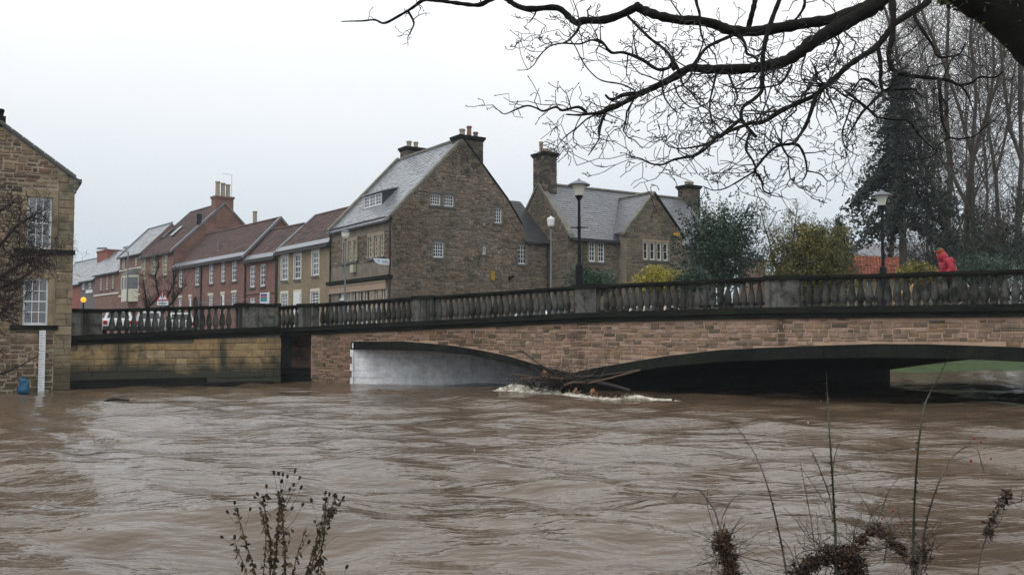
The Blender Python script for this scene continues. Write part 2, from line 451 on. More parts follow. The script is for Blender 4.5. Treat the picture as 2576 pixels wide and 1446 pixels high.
# ------------------------------------------------------------ river: real waves on a turbid sheet
def water_mat():
    m, t, b = nodes('flood_water')
    c = ramp(t, mrange(t, noise(t, 0.35, 4, .6, stretch=(1, 2.2, 1)), .3, .7), [(0.085, 0.058, 0.037), (0.122, 0.085, 0.056)])
    t.links.new(c, b.inputs['Base Color']); b.inputs['Roughness'].default_value = 0.07; b.inputs['IOR'].default_value = 1.36
    b.inputs['Specular IOR Level'].default_value = 0.5
    n1 = noise(t, 1.2, 3, .5, stretch=(0.55, 1.5, 1)); n2 = noise(t, 3.6, 3, .55, stretch=(0.7, 1.4, 1))
    h = math_(t, 'ADD', math_(t, 'MULTIPLY', n1, .70), math_(t, 'MULTIPLY', n2, .36)); bump(t, b, h, .62, .16); return m
M_water = water_mat()
ny, nx_ = 420, 360
ys = 2.6 * (78 / 2.6) ** (np.arange(ny) / (ny - 1)); aa = np.linspace(-1.25, 1.6, nx_)
Y, A_ = np.meshgrid(ys, aa, indexing='ij'); X = A_ * (Y + 5)
H = np.zeros_like(X); wr = np.random.default_rng(5)
for i in range(90):
    lam = math.exp(wr.uniform(math.log(.6), math.log(7.0))); th = wr.normal(math.pi/2 - .25, .55); k = 2*math.pi/lam
    amp = .0051 * lam ** .72 * wr.uniform(.4, 1.2)
    ph = wr.uniform(0, 6.28); wob = .8*np.sin(X*wr.uniform(.1,.5)+Y*wr.uniform(.1,.5)+ph)
    fade = np.clip(1.8 - (Y * .012) / lam * 4, 0, 1)
    H += amp * fade * np.sin(k*(X*math.cos(th) + Y*math.sin(th)) + ph + wob)
pier_s = sx(1445, 960)
pw = FB.P(pier_s, 0)
H += .12*np.exp(-(((X-pw.x+1.6)/2.6)**2 + ((Y-pw.y+.2)/.8)**2)) + .06*np.exp(-(((X-pw.x-3.5)/3.5)**2 + ((Y-pw.y+3.0)/1.0)**2))
V = np.stack([X, Y, H], -1).reshape(-1, 3)
idx = np.arange(ny*nx_).reshape(ny, nx_)
Q = np.stack([idx[:-1,:-1], idx[:-1,1:], idx[1:,1:], idx[1:,:-1]], -1).reshape(-1, 4)
me = bpy.data.meshes.new('river'); me.from_pydata(V.tolist(), [], Q.tolist()); me.polygons.foreach_set('use_smooth', [True]*len(me.polygons)); me.materials.append(M_water)
tag(obj('river', me, None), kind='structure')
mb = MB(); mb.face([(-400,-30,-.45),(400,-30,-.45),(400,120,-.45),(-400,120,-.45)]); tag(obj('river_bed', mb, M_mud), kind='structure')

# ------------------------------------------------------------ stone bridge
M_bstone = pieces_mat('pink_bridge_stone', [(0.33,0.215,0.165),(0.39,0.275,0.22),(0.30,0.18,0.135),(0.42,0.31,0.255),(0.20,0.15,0.12),(0.36,0.25,0.19),(0.10,0.09,0.065),(0.35,0.25,0.195),(0.29,0.20,0.12),(0.15,0.125,0.09)], spec=.15, dirt=(0.10,0.085,0.055), dirt_scale=.45, dirt_amt=(.54,.72), streak=((0.10,0.075,0.055), .54, .72, 1.3), patch=.22, fine=7, bumpk=.6)
M_bmort = plain('pink_mortar', (0.44, 0.30, 0.215), .95, var=.2, vs_=2)
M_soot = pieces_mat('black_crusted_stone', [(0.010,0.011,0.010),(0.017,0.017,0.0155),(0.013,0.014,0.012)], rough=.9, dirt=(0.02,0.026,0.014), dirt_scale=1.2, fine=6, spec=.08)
M_balu = pieces_mat('weathered_baluster_stone', [(0.045,0.046,0.041),(0.066,0.067,0.06),(0.105,0.105,0.096),(0.052,0.050,0.042)], spec=.12, rough=.9, dirt=(0.02,0.022,0.016), dirt_scale=1.6, dirt_amt=(.5,.62), fine=8)
M_ped = pieces_mat('grey_pedestal_stone', [(0.13,0.13,0.12),(0.18,0.178,0.165),(0.10,0.098,0.088)], spec=.15, rough=.9, dirt=(0.025,0.026,0.02), dirt_scale=2.2, dirt_amt=(.46,.64), streak=((0.03,0.031,0.025), .5, .64, 2.2), fine=5)
M_whitewall = pieces_mat('whitewashed_masonry', [(0.82,0.83,0.85),(0.86,0.86,0.87)], rough=.7, dirt=(0.38,0.36,0.33), dirt_scale=.7, dirt_amt=(.62,.85), fine=3, bumpk=.3)
bridge = thing('stone_bridge', FB.P(pier_s, 0), 'pink sandstone road bridge with dark balustrade and low arches over the flood', 'bridge')

ringL_t = onFB((880,859),(1015,859),(1125,868),(1199,879),(1272,894),(1346,916),(1401,931),(1440,941))
ringL_b = onFB((880,878.5),(1000,881),(1088,884),(1180,892),(1236,904),(1309,922),(1350,935),(1396,952))
ringR_t = onFB((1436,938),(1493,927),(1566,914),(1677,896),(1815,880),(2051,870),(2208,865.5),(2365,867),(2576,874))
ringR_b = onFB((1490,950),(1566,938),(1677,922),(1815,909),(2051,901),(2235,899),(2400,902),(2576,910))
s_end = 44.0
sR = ringR_b[0][0]; mid = (ringR_t[6][0])
# continue the right arch past the picture as a mirror of its seen half
def mirror(p): return p + [(2*mid - s, z) for s, z in reversed(p) if 2*mid - s > p[-1][0] + .3]
ringR_t = mirror(ringR_t); ringR_b = mirror(ringR_b)
sA = sx(889, 940)                                        # white abutment corner
sP0, sP1 = ringL_b[-1][0], ringR_b[0][0]                 # pier
sE = ringR_b[-1][0]
tL, bL, tR, bR = interp(ringL_t), interp(ringL_b), interp(ringR_t), interp(ringR_b)
def ext(s):                                              # lower edge of the spandrel masonry
    if s < sA - .05: return -1.0
    if s < ringL_t[-1][0]: return tL(s)
    if s < ringR_t[0][0]: return min(tL(s), tR(s))
    if s < ringR_t[-1][0]: return tR(s)
    return -1.0
s_face0 = sx(783, 880)
COR = 1.37
corn = lambda s: zrail(s) - COR
face = MB(); S = np.arange(s_face0, s_end, .25)
for a, b in zip(S, S[1:]):
    face.face([FB.P(a, ext(a), 0), FB.P(b, ext(b), 0), FB.P(b, corn(b)+.05, 0), FB.P(a, corn(a)+.05, 0)])
face.face([FB.P(s_face0, -1, 0), FB.P(s_face0, corn(s_face0), 0), FB.P(s_face0, corn(s_face0), -1.4), FB.P(s_face0, -1, -1.4)])
span = obj('spandrel_wall', face, M_bmort, bridge)
vext = np.vectorize(ext); vcorn = np.vectorize(corn)
def ins(S, z): return (vext(S) + .02 < z) & (z < vcorn(S)) & (S > s_face0)
masonry(span, FB.f3(), ins, (s_face0, sx(2576) + 1.2, 0.05, 2.72), (.085, .165), (.18, .52), M_bstone, limit=300, proud=.026, joint=.022, rub=.5, seed=4)
# arch rings: separate voussoirs, proud of the wall
def ring(t, b, s0, s1, nm):
    n = int((s1 - s0) / .55); S = np.linspace(s0, s1, n + 1)
    for a, c in zip(S, S[1:]):
        g = .002; a2, c2 = a + g, c - g; mb = MB(); n1 = .05 + rng.uniform(-.008, .008)
        k = 0.06
        mb.hexa([FB.P(a2, b(a2), -.5), FB.P(c2, b(c2), -.5), FB.P(c2, b(c2), n1), FB.P(a2, b(a2), n1), FB.P(a2, t(a2)+rng.uniform(0,.02), -.02), FB.P(c2, t(c2)+rng.uniform(0,.02), -.02), FB.P(c2, t(c2)+.01, n1-.012), FB.P(a2, t(a2)+.01, n1-.012)])
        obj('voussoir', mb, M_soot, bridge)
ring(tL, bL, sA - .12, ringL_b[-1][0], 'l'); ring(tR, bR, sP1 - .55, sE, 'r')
# soffits, pier and abutments run back along the river
def back(p): return p + MS * BW
MSW = Vector((0.995, 0.10, 0)).normalized()          # the white abutment wall turns a little towards the face
sof = MB()
for b, s0, s1 in ((bL, sA - .4, sP0), (bR, sP1, sE)):
    S = np.linspace(s0, s1, 24)
    for a, c in zip(S, S[1:]):
        p, q_ = FB.P(a, b(a), -.02), FB.P(c, b(c), -.02); sof.face([p, q_, back(q_), back(p)])
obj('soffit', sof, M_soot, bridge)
pier = MB(); zt_ = max(ringL_b[-1][1], ringR_b[0][1]) + .25
c0, c1 = FB.P(sP0, -1.5, -.05), FB.P(sP1, -1.5, -.05); up = Vector((0, 0, zt_ + 1.5))
pier.hexa([c0, c1, back(c1), back(c0), c0 + up, c1 + up, back(c1) + up, back(c0) + up])
nose = FB.P((sP0+sP1)/2, -1.5, .9); upn = Vector((0,0,2.0))
pier.add([c0 + FB.N*.055, c1 + FB.N*.055, nose, c0 + FB.N*.055 + upn, c1 + FB.N*.055 + upn, nose + upn], [(0,1,4,3),(1,2,5,4),(2,0,3,5),(3,4,5)])
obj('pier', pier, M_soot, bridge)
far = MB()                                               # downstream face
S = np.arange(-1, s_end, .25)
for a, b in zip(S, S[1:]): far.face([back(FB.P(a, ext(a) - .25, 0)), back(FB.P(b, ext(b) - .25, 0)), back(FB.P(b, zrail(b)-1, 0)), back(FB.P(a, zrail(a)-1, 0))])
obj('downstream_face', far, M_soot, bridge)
# white painted abutment, with its toothed quoins on the face
mb = MB(); a, zt_ = FB.P(sA, -1.5, -.02), bL(sA) + .3
mb.face([a, a + MSW*BW, a + MSW*BW + Vector((0,0,zt_+1.5)), a + Vector((0,0,zt_+1.5))])
wa = obj('abutment_wall', mb, M_whitewall, bridge, label='white painted abutment wall under the arch')
FA = Fr.__new__(Fr); FA.p0 = Vector((a.x, a.y, 0)); FA.U = MSW; FA.Z = Vector((0,0,1)); FA.N = Vector((MSW.y, -MSW.x, 0))
masonry(wa, (FA.p0, MSW, FA.Z, FA.N), lambda S, z: (S >= 0) & (z < zt_ + .05), (0.02, BW, -.3, zt_), (.24, .32), (.5, .95), M_whitewall, proud=.02, joint=.008, limit=90, seed=9)
z = -.3; k = 0
while z < bL(sA) + .1:
    h = .3; l = .16 if k % 2 else .05; mb = MB(); FB.box(mb, sA - l, sA + .02, z, min(z + h - .008, bL(sA)+.28), -.03, .045); obj('quoin', mb, M_whitewall, bridge); z += h; k += 1
ab = MB(); FB.box(ab, sE, sE + 6, -1.5, 2.2, -3, -.03); obj('far_abutment', ab, M_soot, bridge)

# parapets: cornice, plinth, rail, pedestals and balusters
def sweep(mb, f, S, zt, zb, n0, n1):
    for a, b in zip(S, S[1:]):
        mb.hexa([f.P(a, zb(a), n0), f.P(b, zb(b), n0), f.P(b, zb(b), n1), f.P(a, zb(a), n1), f.P(a, zt(a), n0), f.P(b, zt(b), n0), f.P(b, zt(b), n1), f.P(a, zt(a), n1)], r=rng.uniform(.01, .99))
bal = MB()
bal.lathe([(.085,0),(.085,.05),(.06,.075),(.085,.12),(.12,.20),(.126,.30),(.112,.42),(.082,.58),(.05,.70),(.048,.74),(.07,.765),(.05,.785),(.055,.81),(.085,.825),(.085,.87)], seg=9)
me_bal = bal.mesh('baluster', M_balu, smooth=True)
def parapet(f, zr, s0, s1, peds, parent, spacing=.27, far_side=False, H_=.87):
    S = np.arange(s0, s1 + .01, .8)
    if S[-1] < s1 - .05: S = np.append(S, s1)
    base = MB(); sweep(base, f, S, lambda s: zr(s) - 1.20, lambda s: zr(s) - COR, -.45, .10)
    sweep(base, f, S, lambda s: zr(s) - 1.08, lambda s: zr(s) - 1.20, -.45, .20)
    sweep(base, f, S, lambda s: zr(s) - 1.00, lambda s: zr(s) - 1.08, -.36, .06)
    par = obj('parapet_base', base, M_soot, parent)
    rail = MB(); sweep(rail, f, S, lambda s: zr(s), lambda s: zr(s) - .085, -.36, .07); sweep(rail, f, S, lambda s: zr(s) - .085, lambda s: zr(s) - .135, -.31, .02)
    obj('rail', rail, M_soot, parent)
    s = s0 + .2
    while s < s1 - .1:
        if not any(a - .16 < s < b + .16 for a, b in peds):
            p = f.P(s, zr(s) - 1.0, -.145); sc = rng.uniform(.97, 1.03)
            piece('baluster', me_bal, Matrix.Translation(p) @ Matrix.Rotation(rng.uniform(0, 6), 4, 'Z') @ Matrix.Diagonal((sc, sc, 1, 1)), par)
        s += spacing
    for a, b in peds:
        mb = MB(); zm = lambda s: zr((a+b)/2)
        c = (a+b)/2
        for x0, x1 in ((a, c - .03), (c + .03, b)): f.box(mb, x0, x1, zr(c) - 1.03, zr(c) - .11, -.34, .035, r=rng.uniform(.01,.99))
        f.box(mb, c - .03, c + .03, zr(c) - 1.03, zr(c) - .12, -.33, .01, r=.3)
        obj('pedestal', mb, M_ped, parent)
        cp = MB(); f.box(cp, a - .05, b + .05, zr(c) - .1, zr(c) + .035, -.40, .10); obj('pedestal_cap', cp, M_soot, parent)
pedB = [(sx(751,800), sx(789,800)), (sx(1040,780), sx(1092,780)), (sx(1444,765), sx(1500,765)), (sx(1925,750), sx(2012,750))]
pedB.append((pedB[-1][0] + 8.0, pedB[-1][1] + 8.2))
parapet(FB, zrail, 0.0, 42.0, pedB, bridge)
FBf = FB.off(0); FBf.p0 = FB.p0 + MS * BW; FBf.N = -FB.N
parapet(FBf, zrail, -2.0, 40.0, [(2.0, 3.2), (9, 10.2), (18, 19.2), (27, 28.2)], bridge, spacing=.36)
# brick recess beside the river wall, downpipe and the flooded steps
FR = FB.off(-1.1); mb = MB(); s0 = sx(700, 900) - 1.5
mb.face([FR.P(s0, -1), FR.P(s_face0 + .1, -1), FR.P(s_face0 + .1, corn(s_face0) + .1), FR.P(s0, corn(s0) + .1)])
mb.face([FB.P(s_face0+.0, -1, 0), FB.P(s_face0, corn(s_face0), 0), FB.P(s_face0, corn(s_face0), -1.15), FB.P(s_face0, -1, -1.15)])
rec = obj('recessed_wall', mb, M_mortar_d, bridge)
M_recess = pieces_mat('damp_red_stone', [(0.20,0.115,0.085),(0.27,0.16,0.12),(0.15,0.095,0.075),(0.22,0.145,0.11)], dirt=(0.07,0.06,0.045), dirt_scale=.9, dirt_amt=(.45,.65))
masonry(rec, FR.f3(), lambda S, z: S > -99, (s0, s_face0, -.2, 2.25), (.13, .2), (.3, .6), M_recess, limit=60, seed=12)
mb = MB(); p = FB.uv(778, 880)[0]; mb.tube([FR.P(p, 2.3, .12), FR.P(p, .55, .12)], .035, 8); obj('drainpipe', mb, M_grey, bridge)
steps = thing('river_steps', FR.P(s_face0 - 1.5, 0, 1), 'dark flooded stone steps at the end of the yellow river wall', 'steps')
for k in range(4):
    mb = MB(); FR.box(mb, s0 + .3 - .5*k, s_face0 + .1 - .02*k, -.6, .62 - .2*k, .03 + .02*k, .45 + .33*k); obj('step', mb, M_soot, steps)

# ------------------------------------------------------------ yellow river wall with its own parapet
FW = Fr(gx(176, 37.3), gx(706, 42.3))
zw = interp([FW.uv(176,780), FW.uv(599,767), FW.uv(706,763)])
M_ash = pieces_mat('ochre_ashlar', [(0.37,0.25,0.115),(0.43,0.31,0.165),(0.32,0.215,0.105),(0.45,0.35,0.21),(0.27,0.195,0.12),(0.41,0.275,0.13)], dirt=(0.05,0.047,0.035), dirt_scale=.75, dirt_amt=(.56,.70), damp=((0.062,0.06,0.045), .6, 1.2), streak=((0.075,0.07,0.05), .54, .66, .9), fine=4, bumpk=.7, spec=.15)
rw = thing('river_wall', FW.P(FW.len/2, 0), 'ochre ashlar river wall topped by a grey balustrade, beside the stone house', 'wall')
mb = MB(); s1 = FW.len
S = np.linspace(0, s1, 12)
for a, b in zip(S, S[1:]): mb.face([FW.P(a, -1.2), FW.P(b, -1.2), FW.P(b, zw(b) - COR + .05), FW.P(a, zw(a) - COR + .05)])
mb.face([FW.P(s1, -1.2), FW.P(s1, zw(s1) - COR), FW.P(s1, zw(s1) - COR, -2.4), FW.P(s1, -1.2, -2.4)])
ww = obj('wall_face', mb, M_mortar_d, rw)
vzw = np.vectorize(zw)
masonry(ww, FW.f3(), lambda S, z: z < vzw(S) - COR + .02, (0, s1 + .03, -.25, 2.0), (.22, .36), (.45, 1.15), M_ash, proud=.035, joint=.014, limit=300, seed=21)
for (a, b, zt) in ((.0, s1*.62, .35), (.5, s1*.95, .12)):
    mb = MB(); FW.box(mb, a, b, -.6, zt, .04, .22 + .25*(zt < .2)); obj('footing', mb, M_soot, rw)
pw_ = [(FW.uv(178,800)[0], FW.uv(256,800)[0]), (FW.uv(599,790)[0], FW.uv(699,790)[0])]
parapet(FW, zw, 0.02, s1 + .02, pw_, rw, spacing=.28)
# ------------------------------------------------------------ stone house standing in the river, left
M_rub = pieces_mat('rubble_sandstone', [(0.21,0.15,0.09),(0.30,0.22,0.135),(0.13,0.08,0.05),(0.25,0.185,0.12),(0.085,0.062,0.045),(0.33,0.25,0.165),(0.21,0.115,0.07),(0.16,0.13,0.095)], dirt=(0.06,0.05,0.032), dirt_scale=.7, dirt_amt=(.56,.74), damp=((0.09,0.075,0.045), .5, 1.3), fine=5, bumpk=.9)
M_quoin = pieces_mat('quoin_sandstone', [(0.26,0.205,0.125),(0.32,0.25,0.16),(0.20,0.155,0.10),(0.235,0.20,0.145)], dirt=(0.07,0.065,0.045), dirt_scale=.9, dirt_amt=(.5,.7), damp=((0.09,0.075,0.045), .5, 1.3), fine=4, bumpk=.7)
_c = gx(182, 36.4); _u = Vector((.875, .484)); FL = Fr(_c - _u*5.4, _c)
zlev = lambda y, x=100: FL.uv(x, y)[1]; sl = lambda x: FL.uv(x, 600)[0]
W_ = FL.len; s_r = sl(-6); zE = zlev(452, 182); zR = zlev(313, -4)
lh = thing('river_house', FL.P(W_/2, 0), 'sandstone house with white sash windows rising from the flood water', 'house')
s_l = 2*s_r - W_
poly = [(s_l, -1.2), (W_, -1.2), (W_, zE), (s_r, zR), (s_l, zE)]
ups = (sl(67), sl(129), zlev(627), zlev(496)); los = (sl(62), sl(125), zlev(818), zlev(700))
ups2 = (2*s_r-ups[1], 2*s_r-ups[0], ups[2], ups[3]); los2 = (2*s_r-los[1], 2*s_r-los[0], los[2], los[3])
holes = [ups, los, ups2, los2]
mb = MB(); wall_faces(mb, FL, [poly], holes, reveal=.2)
D_ = 9.0
for s in (s_l, W_): mb.face([FL.P(s,-1.2,0), FL.P(s,zE,0), FL.P(s,zE,-D_), FL.P(s,-1.2,-D_)])
mb.face([FL.P(s_l,-1.2,-D_), FL.P(W_,-1.2,-D_), FL.P(W_,zE,-D_), FL.P(s_r,zR,-D_), FL.P(s_l,zE,-D_)])
gw = obj('gable_wall', mb, plain('pale_lime_mortar', (0.37,0.30,0.225), .95, var=.3, vs_=2), lh)
surr = []
for (a, b, c, d) in holes:
    surr.append((a-.19, b+.19, c-.14, d+.28))
qs = W_ - .62
pin = inpoly(poly)
masonry(gw, FL.f3(), lambda S, z: pin(S, z) & (S < qs), (s_l, qs, -.2, zR), (.10, .21), (.16, .55), M_rub, holes=surr, proud=.04, joint=.045, rub=.7, limit=300, seed=31)
masonry(gw, FL.f3(), lambda S, z: pin(S, z) & (S > qs), (qs, W_+.02, -.2, zR), (.2, .36), (.3, .62), M_quoin, holes=surr, name='quoin', proud=.035, joint=.014, limit=80, seed=32)
for h in holes[:2]:
    a, b, c, d = h; 
    for k, bx in enumerate(((a-.19, b+.19, d, d+.28), (a-.19, a-.012, c, d), (b+.012, b+.19, c, d))):
        m2 = MB(); FL.box(m2, bx[0], bx[1], bx[2]+.004, bx[3]-.004, -.02, .045); obj('lintel' if k == 0 else 'jamb', m2, M_quoin, lh)
M_curt = plain('ochre_curtain', (0.30, 0.10, 0.03), .9, var=.3)
M_net = plain('pale_curtain', (0.22, 0.23, 0.25), .9, var=.1)
def clear_glass():
    m, t, b = nodes('clear_glass'); tr = t.nodes.new('ShaderNodeBsdfTransparent'); gl = t.nodes.new('ShaderNodeBsdfGlossy'); gl.inputs['Roughness'].default_value = .03
    mxs = t.nodes.new('ShaderNodeMixShader'); mxs.inputs[0].default_value = .22; t.links.new(tr.outputs[0], mxs.inputs[1]); t.links.new(gl.outputs[0], mxs.inputs[2]); t.links.new(mxs.outputs[0], t.nodes['Material Output'].inputs[0]); return m
M_clear = clear_glass()
for i, h in enumerate(holes[:2]):
    a, b, c, d = h
    wd = window(FL, lh, a, b, c, d, 3, 4, M_white, M_clear, n=-.14, fw=.07, bw=.03, meet=True)
    m2 = MB(); FL.box(m2, a-.42, (W_+.06 if i == 0 else b+.36), c-.17, c, -.06, .14); obj('sill', m2, M_soot, lh)
    rm = MB(); FL.box(rm, a-.1, b+.1, c-.1, d+.1, -1.6, -.26); rm.f.pop(2); rm.r.pop(2)
    # the room: five dark inner faces, open towards the window
    rm = MB(); P = FL.P
    for q in ([(a,c,-1.5),(b,c,-1.5),(b,d,-1.5),(a,d,-1.5)], [(a,c,-.2),(a,c,-1.5),(a,d,-1.5),(a,d,-.2)], [(b,c,-.2),(b,c,-1.5),(b,d,-1.5),(b,d,-.2)], [(a,c,-.2),(b,c,-.2),(b,c,-1.5),(a,c,-1.5)], [(a,d,-.2),(b,d,-.2),(b,d,-1.5),(a,d,-1.5)]): rm.face([P(*x) for x in q])
    obj('room', rm, M_sill, lh)
    wdt = b - a
    sets = [(a+.07, a+wdt*.3, M_net), (b-wdt*.28, b-.07, M_net)] + ([(a+wdt*.42, a+wdt*.68, M_curt)] if i else [])
    for x0, x1, mt in sets:
        cm = MB(); n = 14
        for k in range(n):
            u0, u1 = x0+(x1-x0)*k/n, x0+(x1-x0)*(k+1)/n; n0, n1 = -.27+.03*math.sin(k*1.9), -.27+.03*math.sin((k+1)*1.9)
            cm.face([P(u0,c+.02,n0), P(u1,c+.02,n1), P(u1,d-.02,n1), P(u0,d-.02,n0)])
        obj('curtain', cm, mt, wd)
for h in holes[2:]: window(FL, lh, *h, 3, 4, M_white, M_glass, n=-.14, each=False, meet=True)
# roof, verge coping, kneeler, chimney
rf = MB()
for sg in (1, -1):
    e = s_r + sg * (W_ - s_r + .22); ze = zE - .16
    p = [FL.P(s_r, zR+.10, .12), FL.P(e, ze+.10, .12), FL.P(e, ze+.10, -D_), FL.P(s_r, zR+.10, -D_)]
    rf.hexa([x + Vector((0,0,-.10)) for x in p] + p)
obj('roof', rf, M_slate_dark, lh)
for sg in (1, -1):
    n = 7; e = s_r + sg*(W_ - s_r + .05)
    for k in range(n):
        t0, t1 = k/n + .004, (k+1)/n - .004; cm = MB(); q = lambda t, n_, dz: FL.P(s_r+(e-s_r)*t, zR+(zE-zR)*t+dz, n_)
        cm.hexa([q(t0,-.25,.06), q(t1,-.25,.06), q(t1,.09,.06), q(t0,.09,.06), q(t0,-.25,.16), q(t1,-.25,.16), q(t1,.09,.16), q(t0,.09,.16)]); obj('coping', cm, M_cope, lh)
kn = MB(); FL.box(kn, W_-.05, W_+.24, zE-.12, zE+.03, -.4, .1); FL.box(kn, W_-.05, W_+.14, zE-.32, zE-.121, -.38, .08); FL.box(kn, W_-.05, W_+.06, zE-.5, zE-.321, -.36, .06); obj('kneeler', kn, M_cope, lh)
ch = MB(); FL.box(ch, s_r-.3, s_r+.16, zR-.1, zR+.32, -.5, .05); c_ = obj('chimney', ch, M_soot, lh)
pt = MB(); pt.lathe([(.13,0),(.10,.1),(.14,.25),(.12,.3)], FL.P(s_r-.02, zR+.32, -.2)); obj('chimney_pot', pt, M_soot, c_)
# river level gauge
M_gauge = plain('gauge_white', (0.70, 0.72, 0.73), .5, var=.05)
gp = at(105, 985, 36.1); gs = FL.uv(105, 900)[0]
g = thing('river_gauge', (gp.x, gp.y, 0), 'white river level gauge board with black graduations on the stone house', 'gauge')
mb = MB(); zt = zlev(831); FL.box(mb, gs-.11, gs+.11, -.8, zt, .10, .15); obj('board', mb, M_gauge, g)
mb = MB(); z = 0.0; k = 0
while z < zt - .06:
    FL.box(mb, gs-.1, gs-.1+(.19 if k % 5 == 0 else .11), z, z+.014, .151, .155); z += .1; k += 1
obj('graduation', mb, plain('faded_grey_marks', (0.22,0.23,0.24), .7), g)
for z in (.5, 1.6): 
    mb = MB(); FL.box(mb, gs-.03, gs+.03, z, z+.06, -.02, .10); obj('bracket', mb, M_grey, g)
# ------------------------------------------------------------ houses across the river
GZ = 2.15
M_h1 = pieces_mat('grey_brown_rubble', [(0.205,0.165,0.125),(0.24,0.195,0.15),(0.16,0.132,0.105),(0.28,0.23,0.18),(0.21,0.168,0.13),(0.095,0.085,0.072),(0.24,0.18,0.135),(0.13,0.11,0.09)], patch=.3, dirt=(0.055,0.053,0.042), dirt_scale=.9, dirt_amt=(.55,.70), streak=((0.07,0.075,0.048), .57, .72, .6), fine=4, bumpk=.6, spec=.15)
M_h1m = plain('brown_mortar', (0.20, 0.165, 0.125), .95, var=.25, vs_=1.5)
M_chim = pieces_mat('sooty_chimney_stone', [(0.13,0.10,0.075),(0.05,0.045,0.04),(0.18,0.14,0.10),(0.035,0.033,0.03),(0.15,0.12,0.09)], dirt=(0.03,0.03,0.026), dirt_scale=.8, fine=4)
M_slate = pieces_mat('wet_grey_slate', [(0.225,0.24,0.26),(0.25,0.265,0.283),(0.238,0.25,0.268),(0.215,0.228,0.248)], rough=.26, spec=.9, dirt=(0.16,0.165,0.16), dirt_scale=.5, fine=5, bumpk=.1)
M_slate2 = pieces_mat('blue_grey_slate', [(0.14,0.143,0.16),(0.158,0.161,0.178),(0.15,0.152,0.17),(0.135,0.138,0.155)], rough=.4, spec=.6, dirt=(0.12,0.12,0.12), dirt_scale=.5, fine=5, bumpk=.1)
M_pan = pieces_mat('dark_pantile', [(0.085,0.045,0.038),(0.11,0.058,0.048),(0.07,0.04,0.036),(0.13,0.066,0.052)], rough=.55, dirt=(0.045,0.038,0.034), dirt_scale=.5, fine=4, bumpk=.2)
M_panred = pieces_mat('orange_red_pantile', [(0.42,0.13,0.075),(0.50,0.17,0.10),(0.36,0.10,0.06),(0.30,0.10,0.07)], rough=.7, fine=4)
def brick_mat(name, c1, c2, mort):
    m, t, b = nodes(name); g = t.nodes.new('ShaderNodeNewGeometry')
    tcn = t.nodes.new('ShaderNodeTexCoord'); bt = t.nodes.new('ShaderNodeTexBrick'); bt.inputs['Scale'].default_value = 1.0
    bt.inputs['Brick Width'].default_value = .45; bt.inputs['Row Height'].default_value = .15; bt.inputs['Mortar Size'].default_value = .012; bt.inputs['Color1'].default_value = (*c1,1); bt.inputs['Color2'].default_value = (*c2,1); bt.inputs['Mortar'].default_value = (*mort,1)
    sp = t.nodes.new('ShaderNodeSeparateXYZ'); t.links.new(g.outputs['Position'], sp.inputs[0]); cb = t.nodes.new('ShaderNodeCombineXYZ')
    t.links.new(math_(t,'SUBTRACT', sp.outputs[0], sp.outputs[1]), cb.inputs[0]); t.links.new(sp.outputs[2], cb.inputs[1]); t.links.new(cb.outputs[0], bt.inputs['Vector'])
    c = mixc(t, 1.0, bt.outputs[0], ramp(t, mrange(t, noise(t, 1.1, 5, .7), .25, .75), [(.7,)*3, (1.25,)*3]), 'MULTIPLY')
    t.links.new(c, b.inputs['Base Color']); b.inputs['Roughness'].default_value = .9; bump(t, b, noise(t, 6, 4), .3); return m
M_br1 = brick_mat('red_brick', (0.225,0.105,0.08), (0.175,0.08,0.062), (0.19,0.13,0.105))
M_br2 = brick_mat('brown_brick', (0.24,0.12,0.09), (0.17,0.085,0.068), (0.2,0.14,0.11))
M_br3 = brick_mat('bright_red_brick', (0.30,0.085,0.06), (0.24,0.07,0.05), (0.2,0.1,0.08))
M_sand = brick_mat('small_sandstone_block', (0.27,0.205,0.125), (0.21,0.16,0.10), (0.25,0.20,0.14))
M_lead = plain('wet_lead', (0.16, 0.17, 0.19), .3, var=.15)
M_pot = plain('buff_chimney_pot', (0.33, 0.28, 0.20), .8, var=.15)
M_potr = plain('red_chimney_pot', (0.24, 0.12, 0.08), .8, var=.15)

def slope_f3(f, s0, z0, n0, s1, z1, n1):
    """frame of a roof slope: origin at the eave (s0), up to the ridge; U along the eave"""
    o = f.P(s0, z0, n0); V = (f.P(s0, z1, n1) - o); ln = V.length; V.normalize(); N = f.U.cross(V).normalized()
    if N.z < 0: N = -N
    return (o, f.U, V, N), ln
def tiles(parent, f, s0, s1, z0, n0, z1, n1, mat, kind, ch, cl, inside=None, limit=300, seed=1, name='slate', proud=.03, holes=(), over=.03):
    f3, ln = slope_f3(f, s0, z0, n0, s1, z1, n1)
    ins_ = inside or (lambda S, z: S > -99)
    masonry(parent, f3, ins_, (0, s1 - s0, 0, ln), (ch, ch), (cl*.97, cl*1.03), mat, name=name, kind=kind, proud=proud, joint=.008, limit=limit, seed=seed, stagger=True, over=over, holes=holes)
    return f3, ln
def slab(name, pts, th, mat, parent):
    mb = MB(); mb.hexa([Vector(p) - Vector((0,0,th)) for p in pts] + [Vector(p) for p in pts]); return obj(name, mb, mat, parent)
